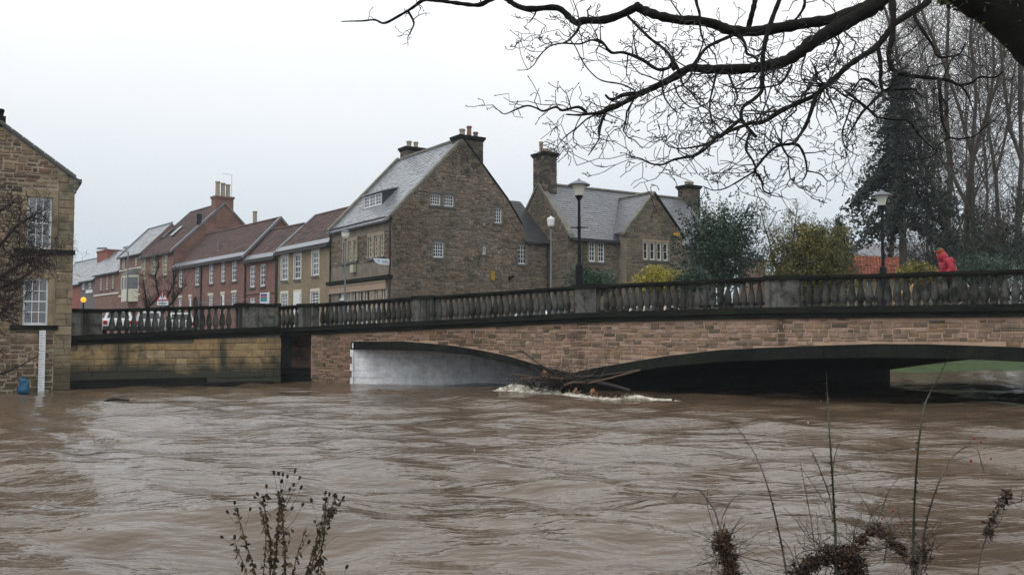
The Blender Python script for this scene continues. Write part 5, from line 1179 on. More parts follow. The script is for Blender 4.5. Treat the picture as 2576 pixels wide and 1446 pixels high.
put(376, 60, va-.2, (0.42,0.43,0.45), 'silver car behind the river wall next to the warning sign')
put(450, 63, va-.15, (0.50,0.50,0.49), 'pale car parked behind the river wall by the brick terrace')

# ---- walker in red, leaning along the pavement, and a tan dog
def skin_obj(name, verts, edges, radii, mat, parent, root=0, sub=2, scale=None):
    me = bpy.data.meshes.new(name); me.from_pydata(verts, edges, []); o = bpy.data.objects.new(name, me); COL.objects.link(o)
    o.modifiers.new('skin', 'SKIN'); 
    if not me.skin_vertices: me.skin_vertices.new() if hasattr(me.skin_vertices, 'new') else None
    bpy.context.view_layer.objects.active = o
    sl = me.skin_vertices[0].data
    for i, r in enumerate(radii): sl[i].radius = (r, r) if not isinstance(r, tuple) else r; sl[i].use_root = (i == root)
    o.modifiers.new('sub', 'SUBSURF').levels = sub; o.modifiers['sub'].render_levels = sub; me.materials.append(mat)
    o.parent = parent; return o

M_jack = plain('red_jacket', (0.36, 0.010, 0.03), .6, var=.15, vs_=9); M_jackd = plain('navy_yoke', (0.03,0.03,0.05), .7); M_trou = plain('dark_trousers', (0.016,0.016,0.02), .8); M_skin = plain('skin', (0.48,0.28,0.2), .6); M_pack = plain('bright_red_pack', (0.36,0.015,0.04), .5, var=.1)
pd = at(2392, 800, 29.6); zd2 = zrail(sx(2392, 740)) - 1.02
wk = thing('person', (pd.x, pd.y, zd2), 'person in red jacket, red rucksack and striped knit hat bowed forward on the bridge', 'person')
# faces the left (-x); x = forward is negative
V_ = [(0,0,.95),(-.02,0,1.10),(-.08,0,1.30),(-.14,0,1.45),(-.20,0,1.53),(-.25,0,1.61),(-.28,0,1.72),   # pelvis..head 0-6
      (.0,.10,.90),(-.08,.11,.50),(.02,.11,.09),(-.12,.11,.05),                                        # leg 7-10
      (.0,-.10,.90),(.10,-.11,.50),(.30,-.11,.14),(.20,-.11,.05),                                       # leg 11-14
      (-.13,.19,1.42),(-.10,.25,1.16),(-.30,.22,1.00),(-.37,.21,.98),                                    # arm 15-18
      (-.13,-.19,1.42),(-.06,-.26,1.16),(-.24,-.24,.98),(-.31,-.23,.96)]
E_ = [(0,1),(1,2),(2,3),(3,4),(4,5),(5,6),(0,7),(7,8),(8,9),(9,10),(0,11),(11,12),(12,13),(13,14),(3,15),(15,16),(16,17),(17,18),(3,19),(19,20),(20,21),(21,22)]
Rr = [.13,.125,.145,.12,.055,.085,.09,.085,.06,.042,.035,.085,.06,.042,.035,.055,.043,.032,.035,.055,.043,.032,.035]
for hnd, sy in ((18, 1), (22, -1)):                     # fingers curled round the walking hand
    bx_, by_, bz_ = V_[hnd]
    for k, (fy, ln) in enumerate(((-.03,.055),(-.01,.065),(.01,.06),(.03,.05))):
        n = len(V_); V_ += [(bx_-.035, by_+fy, bz_-.01), (bx_-.035-ln*.5, by_+fy, bz_-.03), (bx_-.02-ln*.5, by_+fy, bz_-.06)]; E_ += [(hnd,n),(n,n+1),(n+1,n+2)]; Rr += [.009,.009,.008]
    n = len(V_); V_ += [(bx_-.01, by_-.045*sy, bz_-.01), (bx_-.045, by_-.055*sy, bz_-.03)]; E_ += [(hnd,n),(n,n+1)]; Rr += [.010,.009]
skin_obj('body', V_, E_, Rr, M_skin, wk)
jv = [0,1,2,3,15,16,17,19,20,21]; mp_ = {v: i for i, v in enumerate(jv)}
JV = [V_[i] for i in jv]; JV[0] = (0.02,0,.86); JE = [(0,1),(1,2),(2,3),(3,4),(4,5),(5,6),(3,7),(7,8),(8,9)]
skin_obj('jacket', JV, JE, [.27,.26,.25,.20,.11,.095,.07,.11,.095,.07], M_jack, wk)
skin_obj('trousers', [V_[0],V_[7],V_[8],V_[9],V_[11],V_[12],V_[13]], [(0,1),(1,2),(2,3),(0,4),(4,5),(5,6)], [.145,.105,.08,.06,.105,.08,.06], M_trou, wk)
for a_, b_ in ((9,10),(13,14)): skin_obj('boot', [V_[a_], Vector(V_[a_])+Vector((0.02,0,-.03)), Vector(V_[b_])+Vector((0,0,.0))], [(0,1),(1,2)], [.055,.055,.045], M_black, wk)
mb = MB(); mb.lathe([(.02,-.13),(.10,-.12),(.125,-.04),(.125,.03),(.10,.1),(.04,.13)], seg=12); hd_ = obj('hood', mb, M_jack, wk, local=True, smooth=True); hd_.scale = (1.25,1.25,1.15); hd_.location = (-.21,0,1.56); hd_.rotation_euler = (0,-.5,0)
mb = MB(); mb.lathe([(.112,-.02),(.118,.03),(.10,.075)], seg=12); ha = obj('hat', mb, plain('hat_red_stripe', (.33,.05,.02), .9), wk, local=True, smooth=True); ha.location = (-.29,0,1.73); ha.rotation_euler = (0,-.45,0)
mb = MB(); mb.lathe([(.10,.075),(.06,.115),(.01,.125)], seg=12); obj('hat_crown', mb, plain('hat_green', (.02,.10,.05), .8), ha, local=True, smooth=True)
mb = MB(); mb.lathe([(.124,-.06),(.124,-.02)], seg=12); obj('hat_band', mb, plain('hat_orange', (.45,.08,.02), .8), ha, local=True)
mb = MB(); mb.box(-.40,-.372,-.02,.02,1.62,1.66); mb.box(-.365,-.345,-.06,-.03,1.665,1.685); mb.box(-.365,-.345,.03,.06,1.665,1.685); obj('nose', mb, M_skin, wk, local=True)
mb = MB(); mb.box(.06,.36,-.19,.19,.98,1.44); pk = obj('rucksack', mb, M_pack, wk, local=True); bv = pk.modifiers.new('b','BEVEL'); bv.width=.08; bv.segments=3; pk.rotation_euler=(0,-.12,0); pk.location = (-.12,0,-.03)
mb = MB(); mb.box(.04,.36,-.17,.17,1.41,1.55); lid = obj('rucksack_lid', mb, M_pack, pk, local=True); bv = lid.modifiers.new('b','BEVEL'); bv.width=.05; bv.segments=3
mb = MB()
for sy in (.12,-.12): mb.tube([(-.02,sy,1.47),(-.22,sy,1.40),(-.26,sy,1.2),(-.16,sy,1.05)], .025, 5)
obj('strap', mb, M_jackd, wk, local=True)
dp = at(2270, 760, 31.0); dg = thing('dog', (dp.x, dp.y, zd2), 'tan and cream dog glimpsed between the balusters before the walker', 'dog')
DV = [(-.22,0,.44),(0,0,.43),(.22,0,.46),(.33,0,.60),(.40,0,.72),(.53,0,.68),(.20,.07,.34),(.20,.08,.18),(.23,.08,.02),(.20,-.07,.34),(.17,-.08,.18),(.20,-.08,.02),(-.24,.07,.34),(-.16,.08,.26),(-.28,.08,.14),(-.25,.08,.02),(-.24,-.07,.34),(-.18,-.08,.26),(-.31,-.08,.14),(-.28,-.08,.02),(-.34,0,.48),(-.48,0,.58),(-.52,0,.68),(.38,.06,.80),(.38,-.06,.80)]
DE = [(0,1),(1,2),(2,3),(3,4),(4,5),(2,6),(6,7),(7,8),(2,9),(9,10),(10,11),(0,12),(12,13),(13,14),(14,15),(0,16),(16,17),(17,18),(18,19),(0,20),(20,21),(21,22),(4,23),(4,24)]
DR = [.105,.115,.13,.085,.085,.045,.06,.04,.035,.06,.04,.035,.075,.05,.03,.032,.075,.05,.03,.032,.04,.035,.02,.025,.025]
skin_obj('body', DV, DE, DR, plain('tan_fur', (.30,.18,.08), .9, var=.35, vs_=5), dg, root=1)
# ------------------------------------------------------------ trees and shrubs
M_bark = pieces_mat('dark_wet_bark', [(0.011,0.010,0.010),(0.016,0.015,0.013),(0.013,0.012,0.011)], rough=.85, dirt=(0.022,0.03,0.012), dirt_scale=3, dirt_amt=(.6,.74), fine=14, bumpk=.9, spec=.08)
M_twig = plain('dark_twig', (0.018,0.016,0.018), .8, var=.2)
M_bark2 = plain('grey_brown_bark', (0.065,0.056,0.043), .9, var=.35, vs_=3, bumpy=.4)
M_twig2 = plain('fine_twig_brown', (0.085,0.072,0.06), .9, var=.2)
M_twigr = plain('reddish_twig', (0.026,0.015,0.015), .9, var=.25)
def rv(q, a=1.0): return Vector((q.gauss(0, a), q.gauss(0, a), q.gauss(0, a)))
def spline(pts, n=4):
    out = []; P = [pts[0]] + pts + [pts[-1]]
    for i in range(1, len(P)-2):
        for k in range(n):
            t = k/n; a, b, c, d = P[i-1], P[i], P[i+1], P[i+2]
            out.append(tuple(.5*((2*b[j]) + (-a[j]+c[j])*t + (2*a[j]-5*b[j]+4*c[j]-d[j])*t*t + (-a[j]+3*b[j]-3*c[j]+d[j])*t**3) for j in range(len(a))))
    out.append(tuple(pts[-1])); return out
def twig(mb, q, p, d, ln, r, lvl, flat=None, wig=.42, split=.55, sides=4, grav=0.0, seg=None, rmin=0.0):
    """a crooked twig that forks again and again"""
    n = max(3, int(ln/(seg or .07))); pts = [p.copy()]; rad = [r]; dd = d.normalized()
    for i in range(n):
        dd = dd + rv(q, wig*.5) + Vector((0,0,grav)); 
        if flat is not None: dd -= flat*dd.dot(flat)*.35
        dd.normalize(); pts.append(pts[-1] + dd*(ln/n)*q.uniform(.7,1.3)); rad.append(max(r*(1-.55*(i+1)/n), rmin))
    mb.tube(pts, rad, sides if r > .006 else 3, cap=False)
    if lvl > 0:
        for i in range(1, n+1):
            if q.random() < split:
                side = dd.cross(rv(q)).normalized(); base = (pts[i]-pts[i-1]).normalized()
                nd = base*q.uniform(.3,.9) + side*q.uniform(.6,1.1)
                twig(mb, q, pts[i], nd, ln*q.uniform(.28,.62), max(rad[i]*.72, rmin), lvl-1, flat, wig, split, sides, grav, seg, rmin)
    else:
        e = pts[-1]; mb.tube([e, e + dd*.012], [rad[-1]*1.9, rad[-1]*1.4], 3, cap=True)

# ---- the overhanging sycamore (trunk out of the picture on the right bank)
syc = thing('sycamore_tree', at(2880, 1000, 8.3), 'bare gnarled sycamore with dark mossy limbs overhanging the river', 'tree')
syc.location.z = .5; WP[syc.name] = Vector(syc.location)
z1 = lambda x, y: (828.7 + .337*x, .337*y); zz2 = lambda x, y: (1499.5 + .3494*x, .3494*y); z8 = lambda x, y: (1894 + .393*x, .393*y)
q = random.Random(11)
def limb(name, P, d0, d1, r0, r1, tw=0.0, tl=.35, lv=2, sides=8, wob=.05, parent=syc, mat=None, rp=1.0, start=0.0, bias=None):
    """P: picture points 2576 wide; depth runs d0..d1; r in picture pixels"""
    n = len(P); L3 = []
    for i, (x, y) in enumerate(P):
        t = i/(n-1); d = d0 + (d1-d0)*t + (q.uniform(-wob, wob) if 0 < i < n-1 else 0); v = at(x, y, d); rr = (r0 + (r1-r0)*t**rp)*d/F; L3.append((v.x, v.y, v.z, rr))
    S_ = spline(L3, 4); pts = [Vector(s[:3]) for s in S_]; rad = [max(s[3], .0030)*q.uniform(.86,1.18) for s in S_]
    mb = MB(); mb.tube(pts, rad, sides, cap=True); o = obj(name, mb, mat or M_bark, parent, smooth=True)
    if tw > 0:
        tot = 0
        for i in range(1, len(pts)):
            seg = (pts[i]-pts[i-1]).length; tot += seg
            if i/len(pts) < start: continue
            while tot > 0:
                tot -= q.uniform(.5, 1.5)/(tw*1.6)
                base = (pts[i]-pts[i-1]).normalized(); side = base.cross(rv(q)).normalized()
                if bias is not None: side = (side + bias*q.uniform(.3,1.2)).normalized()
                nd = base*q.uniform(.0,.8) + side
                twig(TW, q, pts[i], nd, tl*q.uniform(.4,1.3), max(min(rad[i]*.55, .0105*q.uniform(.6,1.1)), .0034), lv if q.random() < .8 else 1, flat=Vector((0,1,0)), wig=1.0, split=.6, seg=.08, rmin=.0031)
    return pts
TW = MB()
down = Vector((-.2, 0, -.9)); dl = Vector((-.6,0,-.5))
# trunk and great limb in the corner
tr = [(2915,1640),(2905,1300),(2890,1000),(2850,650),(2790,360),(2700,190),(2600,75),(2500,-5),(2400,-50),(2330,-62)]
L3 = []
for i, (x, y) in enumerate(tr): d = 8.2 + .1*i; v = at(x, y, d); L3.append((v.x, v.y, v.z, [.52,.38,.34,.32,.31,.29,.27,.25,.19,.15][i]))
S_ = spline(L3, 5); mb = MB(); mb.tube([s[:3] for s in S_], [s[3]*q.uniform(.93,1.08) for s in S_], 14); obj('trunk', mb, M_bark, syc, smooth=True)
moss = MB()                                              # fern and moss tufts on the great limb
for s in S_[23:]:
    for k in range(90):
        a = q.uniform(0, 6.28); c = Vector(s[:3]) + Vector((q.uniform(-.12,.12), math.cos(a)*s[3]*1.02, math.sin(a)*s[3]*1.02)); u = rv(q, .02); v = rv(q, .02)
        moss.face([c, c+u, c+u+v, c+v], q.random()*.98+.01)
obj('moss', moss, leaf_mat('moss', [(0.03,0.045,0.015),(0.06,0.085,0.03),(0.045,0.05,0.025)]), syc, kind='stuff')
A = [(2345,-55),(2280,-30)] + [zz2(*p) for p in ((2050,10),(1900,70),(1700,140),(1500,170),(1300,205),(1100,230),(950,215),(850,175),(720,150),(600,145),(450,115),(330,70),(290,45))]
limb('limb', A, 8.9, 8.7, 16, 10.5, tw=1.2, tl=.35, lv=2, sides=10, start=.3)
A2 = [zz2(300,48)] + [z1(*p) for p in ((2180,110),(2050,150),(1900,155),(1850,172),(1800,140),(1700,60),(1500,70),(1400,45),(1330,0),(1270,-25),(1200,-2),(1110,40),(950,25),(800,5),(700,5),(620,60),(520,120),(410,175),(340,150),(250,158),(160,160),(90,163))]
limb('limb', A2, 8.7, 9.6, 10.5, 1.2, tw=1.3, tl=.16, lv=1, sides=8, wob=.04, rp=1.0)
B = [zz2(*p) for p in ((2030,25),(1930,85),(1820,150),(1700,220),(1550,310),(1450,390),(1350,445),(1200,480),(1000,500),(800,500),(680,490),(600,535),(480,600),(350,660),(280,690),(200,740),(100,785),(0,820))] + [z1(*p) for p in ((2050,840),(1950,850),(1860,860),(1770,855))]
limb('limb', B, 8.86, 7.7, 21, 2.0, tw=5.0, tl=.50, lv=3, sides=10, start=.12, rp=.8, bias=down)
limb('branch', [zz2(*p) for p in ((280,672),(200,684),(160,700),(130,715),(95,712),(65,682))], 7.95, 7.9, 6, 2.5)
limb('branch', [z1(*p) for p in ((1925,850),(1860,800),(1740,825),(1690,800),(1600,830),(1550,810),(1480,790),(1400,815),(1320,850),(1280,840),(1220,785))], 7.75, 7.6, 4.0, .9, tw=3.0, tl=.16, lv=1, bias=Vector((0,0,.8)))
limb('branch', [z1(*p) for p in ((1800,800),(1785,750),(1770,700),(1740,670),(1715,640))], 7.7, 7.65, 1.6, .7, tw=5, tl=.09, lv=1)
C = [(2350,-40)] + [z8(*p) for p in ((1110,20),(1000,90),(900,160),(850,230),(780,310),(700,360),(600,430),(520,510),(450,560),(400,610),(300,655),(180,710),(80,775),(0,790))] + [zz2(*p) for p in ((1130,880),(1050,910),(950,950),(860,1000),(790,1070),(700,1125),(640,1135),(560,1150),(480,1185),(400,1180),(330,1145),(270,1130),(220,1110))]
limb('limb', C, 8.6, 6.9, 9.5, 1.2, tw=5.5, tl=.40, lv=3, sides=9, start=.32)
C2_ = [z8(*p) for p in ((405,612),(370,720),(340,800),(290,880),(250,920),(160,935),(80,1000),(10,1090))] + [zz2(*p) for p in ((1150,1230),(1100,1260),(1000,1320),(920,1360),(840,1370),(770,1340))]
limb('branch', C2_, 7.6, 7.1, 5.5, 1.0, tw=7, tl=.34, lv=3, start=.35)
limb('branch', [z8(*p) for p in ((250,920),(295,935),(330,1000),(345,1080),(335,1130),(310,1160),(260,1180))], 7.4, 7.3, 4, 1, tw=7, tl=.2, lv=2)
limb('branch', [z8(*p) for p in ((345,1095),(400,1105),(440,1120),(480,1160),(520,1140),(570,1100))], 7.35, 7.2, 2.2, .8, tw=6, tl=.14, lv=1)
limb('branch', [zz2(*p) for p in ((1150,1240),(1190,1300),(1205,1370),(1240,1395),(1290,1412),(1350,1422))], 7.3, 7.2, 3, .8, tw=8, tl=.2, lv=2)
Dd = [zz2(*p) for p in ((1330,-60),(1320,0),(1270,130),(1220,290),(1200,420),(1195,600),(1190,660),(1130,720),(1060,770),(1045,850),(1100,930),(1150,985))]
limb('branch', Dd, 8.2, 7.6, 6.5, 4.0, tw=3, tl=.35, lv=2, sides=8, start=.3)
limb('branch', [zz2(*p) for p in ((1045,855),(960,925),(880,985),(790,1040),(700,1060),(620,1070),(540,1060),(470,1010))], 7.6, 7.3, 4.5, 1, tw=8, tl=.32, lv=3)
limb('branch', [zz2(*p) for p in ((1110,960),(1085,1020),(1080,1080),(1130,1160),(1150,1225),(1130,1270))], 7.6, 7.4, 3.5, 2, tw=7, tl=.3, lv=2)
limb('branch', [zz2(*p) for p in ((715,-30),(725,30),(745,100),(748,180),(760,260),(790,330),(815,410))], 8.5, 8.3, 4.5, 1.2, tw=4, tl=.3, lv=2)
limb('branch', [zz2(*p) for p in ((1150,-40),(1140,30),(1120,110),(1100,190),(1100,220))], 8.9, 8.8, 7, 6)
limb('branch', [zz2(*p) for p in ((1500,-30),(1500,40),(1470,100),(1430,150))], 8.8, 8.75, 4, 3, tw=5, tl=.3, lv=2)
limb('branch', [zz2(*p) for p in ((230,120),(380,270),(460,330),(520,385),(548,440),(560,500))], 8.6, 8.0, 3.5, 4.5, tw=4, tl=.3, lv=2)
limb('branch', [zz2(*p) for p in ((985,255),(880,300),(790,350),(740,420),(705,485))], 8.7, 8.1, 4.5, 3, tw=5, tl=.3, lv=2)
limb('branch', [zz2(*p) for p in ((1020,255),(1070,310),(1085,385),(1120,400),(1165,430))], 8.6, 8.2, 4, 3, tw=5, tl=.28, lv=2)
T4 = [zz2(*p) for p in ((600,520),(560,450),(520,490),(440,500),(330,430),(200,380),(110,380),(50,310),(0,285))] + [z1(*p) for p in ((2050,330),(1960,300),(1870,330),(1740,325),(1640,350),(1560,430),(1530,480),(1480,520),(1400,525))]
limb('branch', T4, 8.0, 8.2, 5, .9, tw=6, tl=.34, lv=3, bias=Vector((-.2,0,.2)))
limb('branch', [zz2(*p) for p in ((865,530),(840,640),(820,740),(830,860),(880,910))], 7.9, 7.7, 3.5, 1.2, tw=8, tl=.42, lv=3, bias=dl)
limb('branch', [zz2(*p) for p in ((690,530),(640,600),(560,640),(430,700),(350,750),(280,765))], 7.8, 7.6, 2.5, .9, tw=9, tl=.3, lv=2)
limb('branch', [zz2(*p) for p in ((1410,470),(1330,600),(1180,632),(1010,640),(880,590))], 8.0, 7.7, 3.2, 1.2, tw=6, tl=.3, lv=2)
limb('branch', [z1(*p) for p in ((2285,680),(2180,630),(2040,605),(1960,550),(1890,460),(1830,340),(1780,290))], 7.95, 8.3, 2.2, 1.2)
limb('branch', [zz2(*p) for p in ((560,600),(600,700),(700,780),(820,730),(860,680))], 7.8, 7.7, 2.2, 1, tw=7, tl=.25, lv=2)
limb('branch', [z1(*p) for p in ((590,90),(630,170),(610,230),(580,290))], 9.4, 9.4, 3, 1, tw=8, tl=.14, lv=1)
limb('branch', [z1(*p) for p in ((1870,175),(1850,230),(1790,300),(1740,325))], 8.7, 8.5, 4, 2, tw=7, tl=.42, lv=3)
G_ = [z8(*p) for p in ((890,-60),(890,0),(900,120),(890,250),(870,340),(885,430),(920,460),(1000,485),(1100,495),(1250,515),(1320,545),(1400,530),(1450,495),(1550,495),(1600,460))]
limb('branch', G_, 8.2, 7.6, 9, 1.6, tw=4, tl=.38, lv=3, sides=8, start=.35)
limb('branch', [z8(*p) for p in ((905,455),(905,520),(880,560),(840,580))], 7.9, 7.8, 4.5, 3, tw=4, tl=.3, lv=2)
limb('branch', [z8(*p) for p in ((800,300),(820,430),(815,520),(835,580),(900,575),(1000,570),(1040,575),(1065,605))], 8.0, 7.7, 5, 2, tw=4, tl=.3, lv=2)
limb('branch', [z8(*p) for p in ((835,580),(780,640),(700,720),(650,800),(620,850),(590,900))], 7.8, 7.5, 4.5, 1.2, tw=9, tl=.35, lv=3)
limb('branch', [z8(*p) for p in ((790,560),(740,515),(690,510),(650,560),(610,610),(560,600),(480,600))], 7.8, 7.6, 3.5, 1, tw=8, tl=.32, lv=3)
limb('branch', [z8(*p) for p in ((600,590),(680,650),(740,700),(800,750),(900,765),(1000,780),(1060,860),(1140,940),(1180,960))], 7.7, 7.6, 3.5, 1.5, tw=5, tl=.32, lv=3)
limb('branch', [z8(*p) for p in ((1030,90),(1050,140),(1090,200),(1150,290),(1190,365),(1280,360),(1330,340),(1360,270))], 8.3, 7.9, 5, 1.5, tw=4, tl=.32, lv=2)
limb('branch', [z8(*p) for p in ((1195,510),(1200,650),(1220,800),(1250,880),(1190,930),(1150,1000),(1000,1030))], 7.8, 7.5, 4.5, 1, tw=6, tl=.32, lv=3)
limb('branch', [z8(*p) for p in ((1250,880),(1320,890),(1420,870),(1500,800),(1560,760))], 7.6, 7.5, 3, 1, tw=6, tl=.3, lv=2)
limb('branch', [z8(*p) for p in ((1330,545),(1380,620),(1410,710))], 7.7, 7.6, 3, 1.2, tw=5, tl=.25, lv=2)
limb('branch', [z8(*p) for p in ((640,640),(600,760),(570,860),(600,950),(680,1000))], 7.6, 7.5, 2.5, 1, tw=10, tl=.32, lv=3)
obj('twigs', TW, M_twig, syc, kind='stuff')

# ---- leafy crowns
def leaves(mb, q, c, r, n, size, rv0, flat=1.0, spread=.16):
    for _ in range(n):
        d = rv(q).normalized()*r*q.random()**.45; d.z *= flat; p = c + d
        u = rv(q).normalized()*size*q.uniform(.6,1.25); v = u.cross(rv(q)).normalized()*size*q.uniform(.35,.6)
        mb.face([p-u*.5, p+v*.5, p+u*.5, p-v*.5], min(.99, max(.01, rv0 + q.uniform(-spread, spread))))
def crown(mb, q, shape, nclump, nl, cr, size, tone=lambda p, q: q.random(), flat=.8):
    """clumps of leaves on and inside an uneven volume; shape(q) -> centre"""
    for _ in range(nclump):
        p = shape(q); leaves(mb, q, p, cr*q.uniform(.6,1.4), nl, size, tone(p, q), flat)
def woody(t, q, base, h, r0, tops, mat=M_bark2):
    mb = MB(); mid = base + Vector((q.uniform(-.2,.2), q.uniform(-.2,.2), h*.35)); mb.tube([base - Vector((0,0,.3)), mid, base + Vector((0,0,h*.8))], [r0, r0*.8, r0*.2], 8); obj('trunk', mb, mat, t, smooth=True)
    lb = MB()
    for p in tops:
        s = base.lerp(base + Vector((0,0,h*.8)), q.uniform(.15,.75)); m_ = s.lerp(p, .5) + rv(q, .12); lb.tube([s, m_, p], [r0*.3, r0*.2, r0*.06], 5)
    obj('limbs', lb, mat, t)
def ell(c, rx, ry, rz, jag=.18, shell=.5, cut=-1.0):
    def fn(q):
        while True:
            d = rv(q).normalized(); 
            if d.z < cut: continue
            a = 1 + jag*math.sin(d.x*5.1+c.x)*math.cos(d.z*4.3+c.y) + jag*.7*math.sin(d.y*9+d.z*8+c.x); k = (shell + (1-shell)*q.random())*a
            return c + Vector((d.x*rx*k, d.y*ry*k, d.z*rz*k))
    return fn
def cone(c, rad, h, pw=.8, jag=.25):
    def fn(q):
        t = q.random()**1.3; a = q.uniform(0, 6.28); r = rad*(1-t)**pw*(.45+.55*q.random())*(1+jag*math.sin(a*3+t*17)); return c + Vector((r*math.cos(a), r*math.sin(a), h*t))
    return fn
M_holly = leaf_mat('holly_leaf', [(0.008,0.022,0.013),(0.018,0.045,0.024),(0.03,0.068,0.034),(0.045,0.09,0.05)], .3)
M_gold = leaf_mat('golden_evergreen', [(0.055,0.056,0.015),(0.105,0.10,0.023),(0.18,0.155,0.03),(0.40,0.30,0.045)], .5)
M_dkleaf = leaf_mat('dark_conifer', [(0.012,0.018,0.014),(0.022,0.034,0.025),(0.034,0.048,0.038)], .8)
M_yel = leaf_mat('yellow_shrub_leaf', [(0.10,0.12,0.02),(0.32,0.27,0.03),(0.50,0.40,0.05)], .5)
M_grn = leaf_mat('green_shrub_leaf', [(0.012,0.035,0.018),(0.025,0.06,0.03),(0.04,0.085,0.05)], .45)
M_ivy = leaf_mat('ivy_leaf', [(0.010,0.018,0.008),(0.022,0.034,0.014),(0.036,0.048,0.02)], .35)
q = random.Random(23)
def px3(px, py, d): return at(px, py, d)
def foliage_tree(name, label, cat, px, ytop, ybot, wpx, d, mat, shape='ell', ncl=150, nl=26, size=.13, cr=.38, grp=None, tone=None, sprigs=0, seed=1, depth=.8):
    qq = random.Random(seed); top = at(px, ytop, d); bot = at(px, ybot, d); zb = max(bot.z, GZ); base = Vector((top.x, top.y, GZ)); R_ = wpx/2*d/F; h = top.z - GZ
    t = thing(name, base, label, cat, grp)
    c = Vector((base.x, base.y, (top.z + zb)/2)); fn = ell(c, R_, R_*depth, (top.z-zb)/2, cut=-1) if shape == 'ell' else cone(Vector((base.x, base.y, zb)), R_, top.z - zb, .7)
    tops = [fn(qq) for _ in range(18)]; woody(t, qq, base, h, .09 + R_*.05, tops)
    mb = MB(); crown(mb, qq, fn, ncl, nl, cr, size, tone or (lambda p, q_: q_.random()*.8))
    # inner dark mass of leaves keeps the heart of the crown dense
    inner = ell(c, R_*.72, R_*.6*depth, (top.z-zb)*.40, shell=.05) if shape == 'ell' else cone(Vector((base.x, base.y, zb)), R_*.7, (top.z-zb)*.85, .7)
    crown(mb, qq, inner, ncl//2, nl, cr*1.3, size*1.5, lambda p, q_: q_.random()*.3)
    for _ in range(sprigs):                              # leafy shoots that break the outline
        p = fn(qq); dirv = (p - c).normalized()*.6 + Vector((0,0,.7)); 
        for k in range(6): leaves(mb, qq, p + dirv*(.14*k) + rv(qq, .04), .10, 5, size*.9, qq.random()*.6)
    o = obj('crown', mb, mat, t); return t
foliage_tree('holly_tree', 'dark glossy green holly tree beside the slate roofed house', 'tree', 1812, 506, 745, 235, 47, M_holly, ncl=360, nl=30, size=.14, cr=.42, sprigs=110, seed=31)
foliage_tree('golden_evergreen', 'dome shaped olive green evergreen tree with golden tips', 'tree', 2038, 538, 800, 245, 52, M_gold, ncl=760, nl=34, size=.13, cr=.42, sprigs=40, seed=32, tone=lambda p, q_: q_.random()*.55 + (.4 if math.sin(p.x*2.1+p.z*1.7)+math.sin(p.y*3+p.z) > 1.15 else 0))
foliage_tree('small_conifer', 'small dark pointed conifer behind the golden evergreen', 'tree', 2112, 545, 700, 70, 64, M_dkleaf, 'cone', ncl=150, nl=26, size=.16, cr=.35, seed=33)
foliage_tree('dark_shrub_tree', 'dark evergreen bush between the golden evergreen and red roof', 'tree', 2120, 625, 705, 60, 66, M_dkleaf, ncl=110, nl=26, size=.16, cr=.4, seed=34)
foliage_tree('green_shrub', 'dark green leafy shrub at the foot of the slate roof house wall', 'shrub', 1490, 672, 740, 135, 46, M_grn, ncl=120, nl=24, size=.12, cr=.3, seed=35)
foliage_tree('yellow_shrub', 'bright yellow variegated shrub beneath the cross gable windows', 'shrub', 1655, 671, 735, 125, 45, M_yel, ncl=120, nl=26, size=.11, cr=.3, seed=36, tone=lambda p, q_: .35 + q_.random()*.6)
foliage_tree('low_green_shrub', 'green laurel shrub in front of the holly', 'shrub', 1740, 680, 735, 90, 44, M_grn, ncl=70, nl=24, size=.12, cr=.3, seed=37)
foliage_tree('gold_tipped_shrub', 'low shrub with pale yellow flowers beyond the bridge near the walker', 'shrub', 2305, 660, 712, 110, 48, M_gold, ncl=110, nl=26, size=.12, cr=.3, seed=38, tone=lambda p, q_: q_.random()*.6 + (.4 if abs(p.x - at(2300,660,48).x) < .5 else 0))
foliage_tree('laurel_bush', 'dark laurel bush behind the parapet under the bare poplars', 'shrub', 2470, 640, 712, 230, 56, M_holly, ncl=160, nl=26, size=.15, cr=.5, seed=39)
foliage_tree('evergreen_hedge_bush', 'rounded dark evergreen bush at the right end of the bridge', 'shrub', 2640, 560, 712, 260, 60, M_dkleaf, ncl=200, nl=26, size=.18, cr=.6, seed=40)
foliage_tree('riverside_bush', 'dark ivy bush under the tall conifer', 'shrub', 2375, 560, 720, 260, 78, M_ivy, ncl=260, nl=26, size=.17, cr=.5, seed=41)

foliage_tree('ivy_thicket', 'dark ivy smothered thicket behind the walker and laurel', 'shrub', 2490, 500, 720, 210, 80, M_ivy, ncl=260, nl=26, size=.2, cr=.6, seed=42)
# ---- tall conifer
def conifer(px, ytop, d, wpx, seed, label):
    qq = random.Random(seed); top = at(px, ytop, d); base = Vector((top.x, top.y, GZ)); h = top.z - GZ; R_ = wpx/2*d/F
    t = thing('tall_conifer', base, label, 'tree'); mb = MB(); mb.tube([base - Vector((0,0,.3)), base + Vector((0,0,h*.5)), top], [.3, .2, .03], 8); obj('trunk', mb, M_bark2, t)
    mb = MB(); lb = MB(); z = 7.0
    while z < h - .3:
        f_ = (h - z)/h; r = R_*f_**.6
        for k in range(8):
            a = qq.uniform(0, 6.28); ln = r*qq.uniform(.45,1.25); d_ = Vector((math.cos(a), math.sin(a), 0)); p0 = base + Vector((0,0,z + qq.uniform(-.2,.2)))
            pts = [p0 + d_*ln*s + Vector((0,0,.25*ln*s - .75*ln*s*s)) for s in (0,.3,.6,.85,1)]; lb.tube(pts, [.035,.03,.02,.012,.005], 4, cap=False)
            for s in np.linspace(.2, 1.02, max(3, int(ln/.32))):
                c = p0 + d_*ln*s + Vector((0,0,.25*ln*s - .75*ln*s*s - .12)); leaves(mb, qq, c, .42, 15, .28, qq.random()*.9, flat=.55)
        z += .42
    obj('branches', lb, M_bark2, t); obj('crown', mb, M_dkleaf, t)
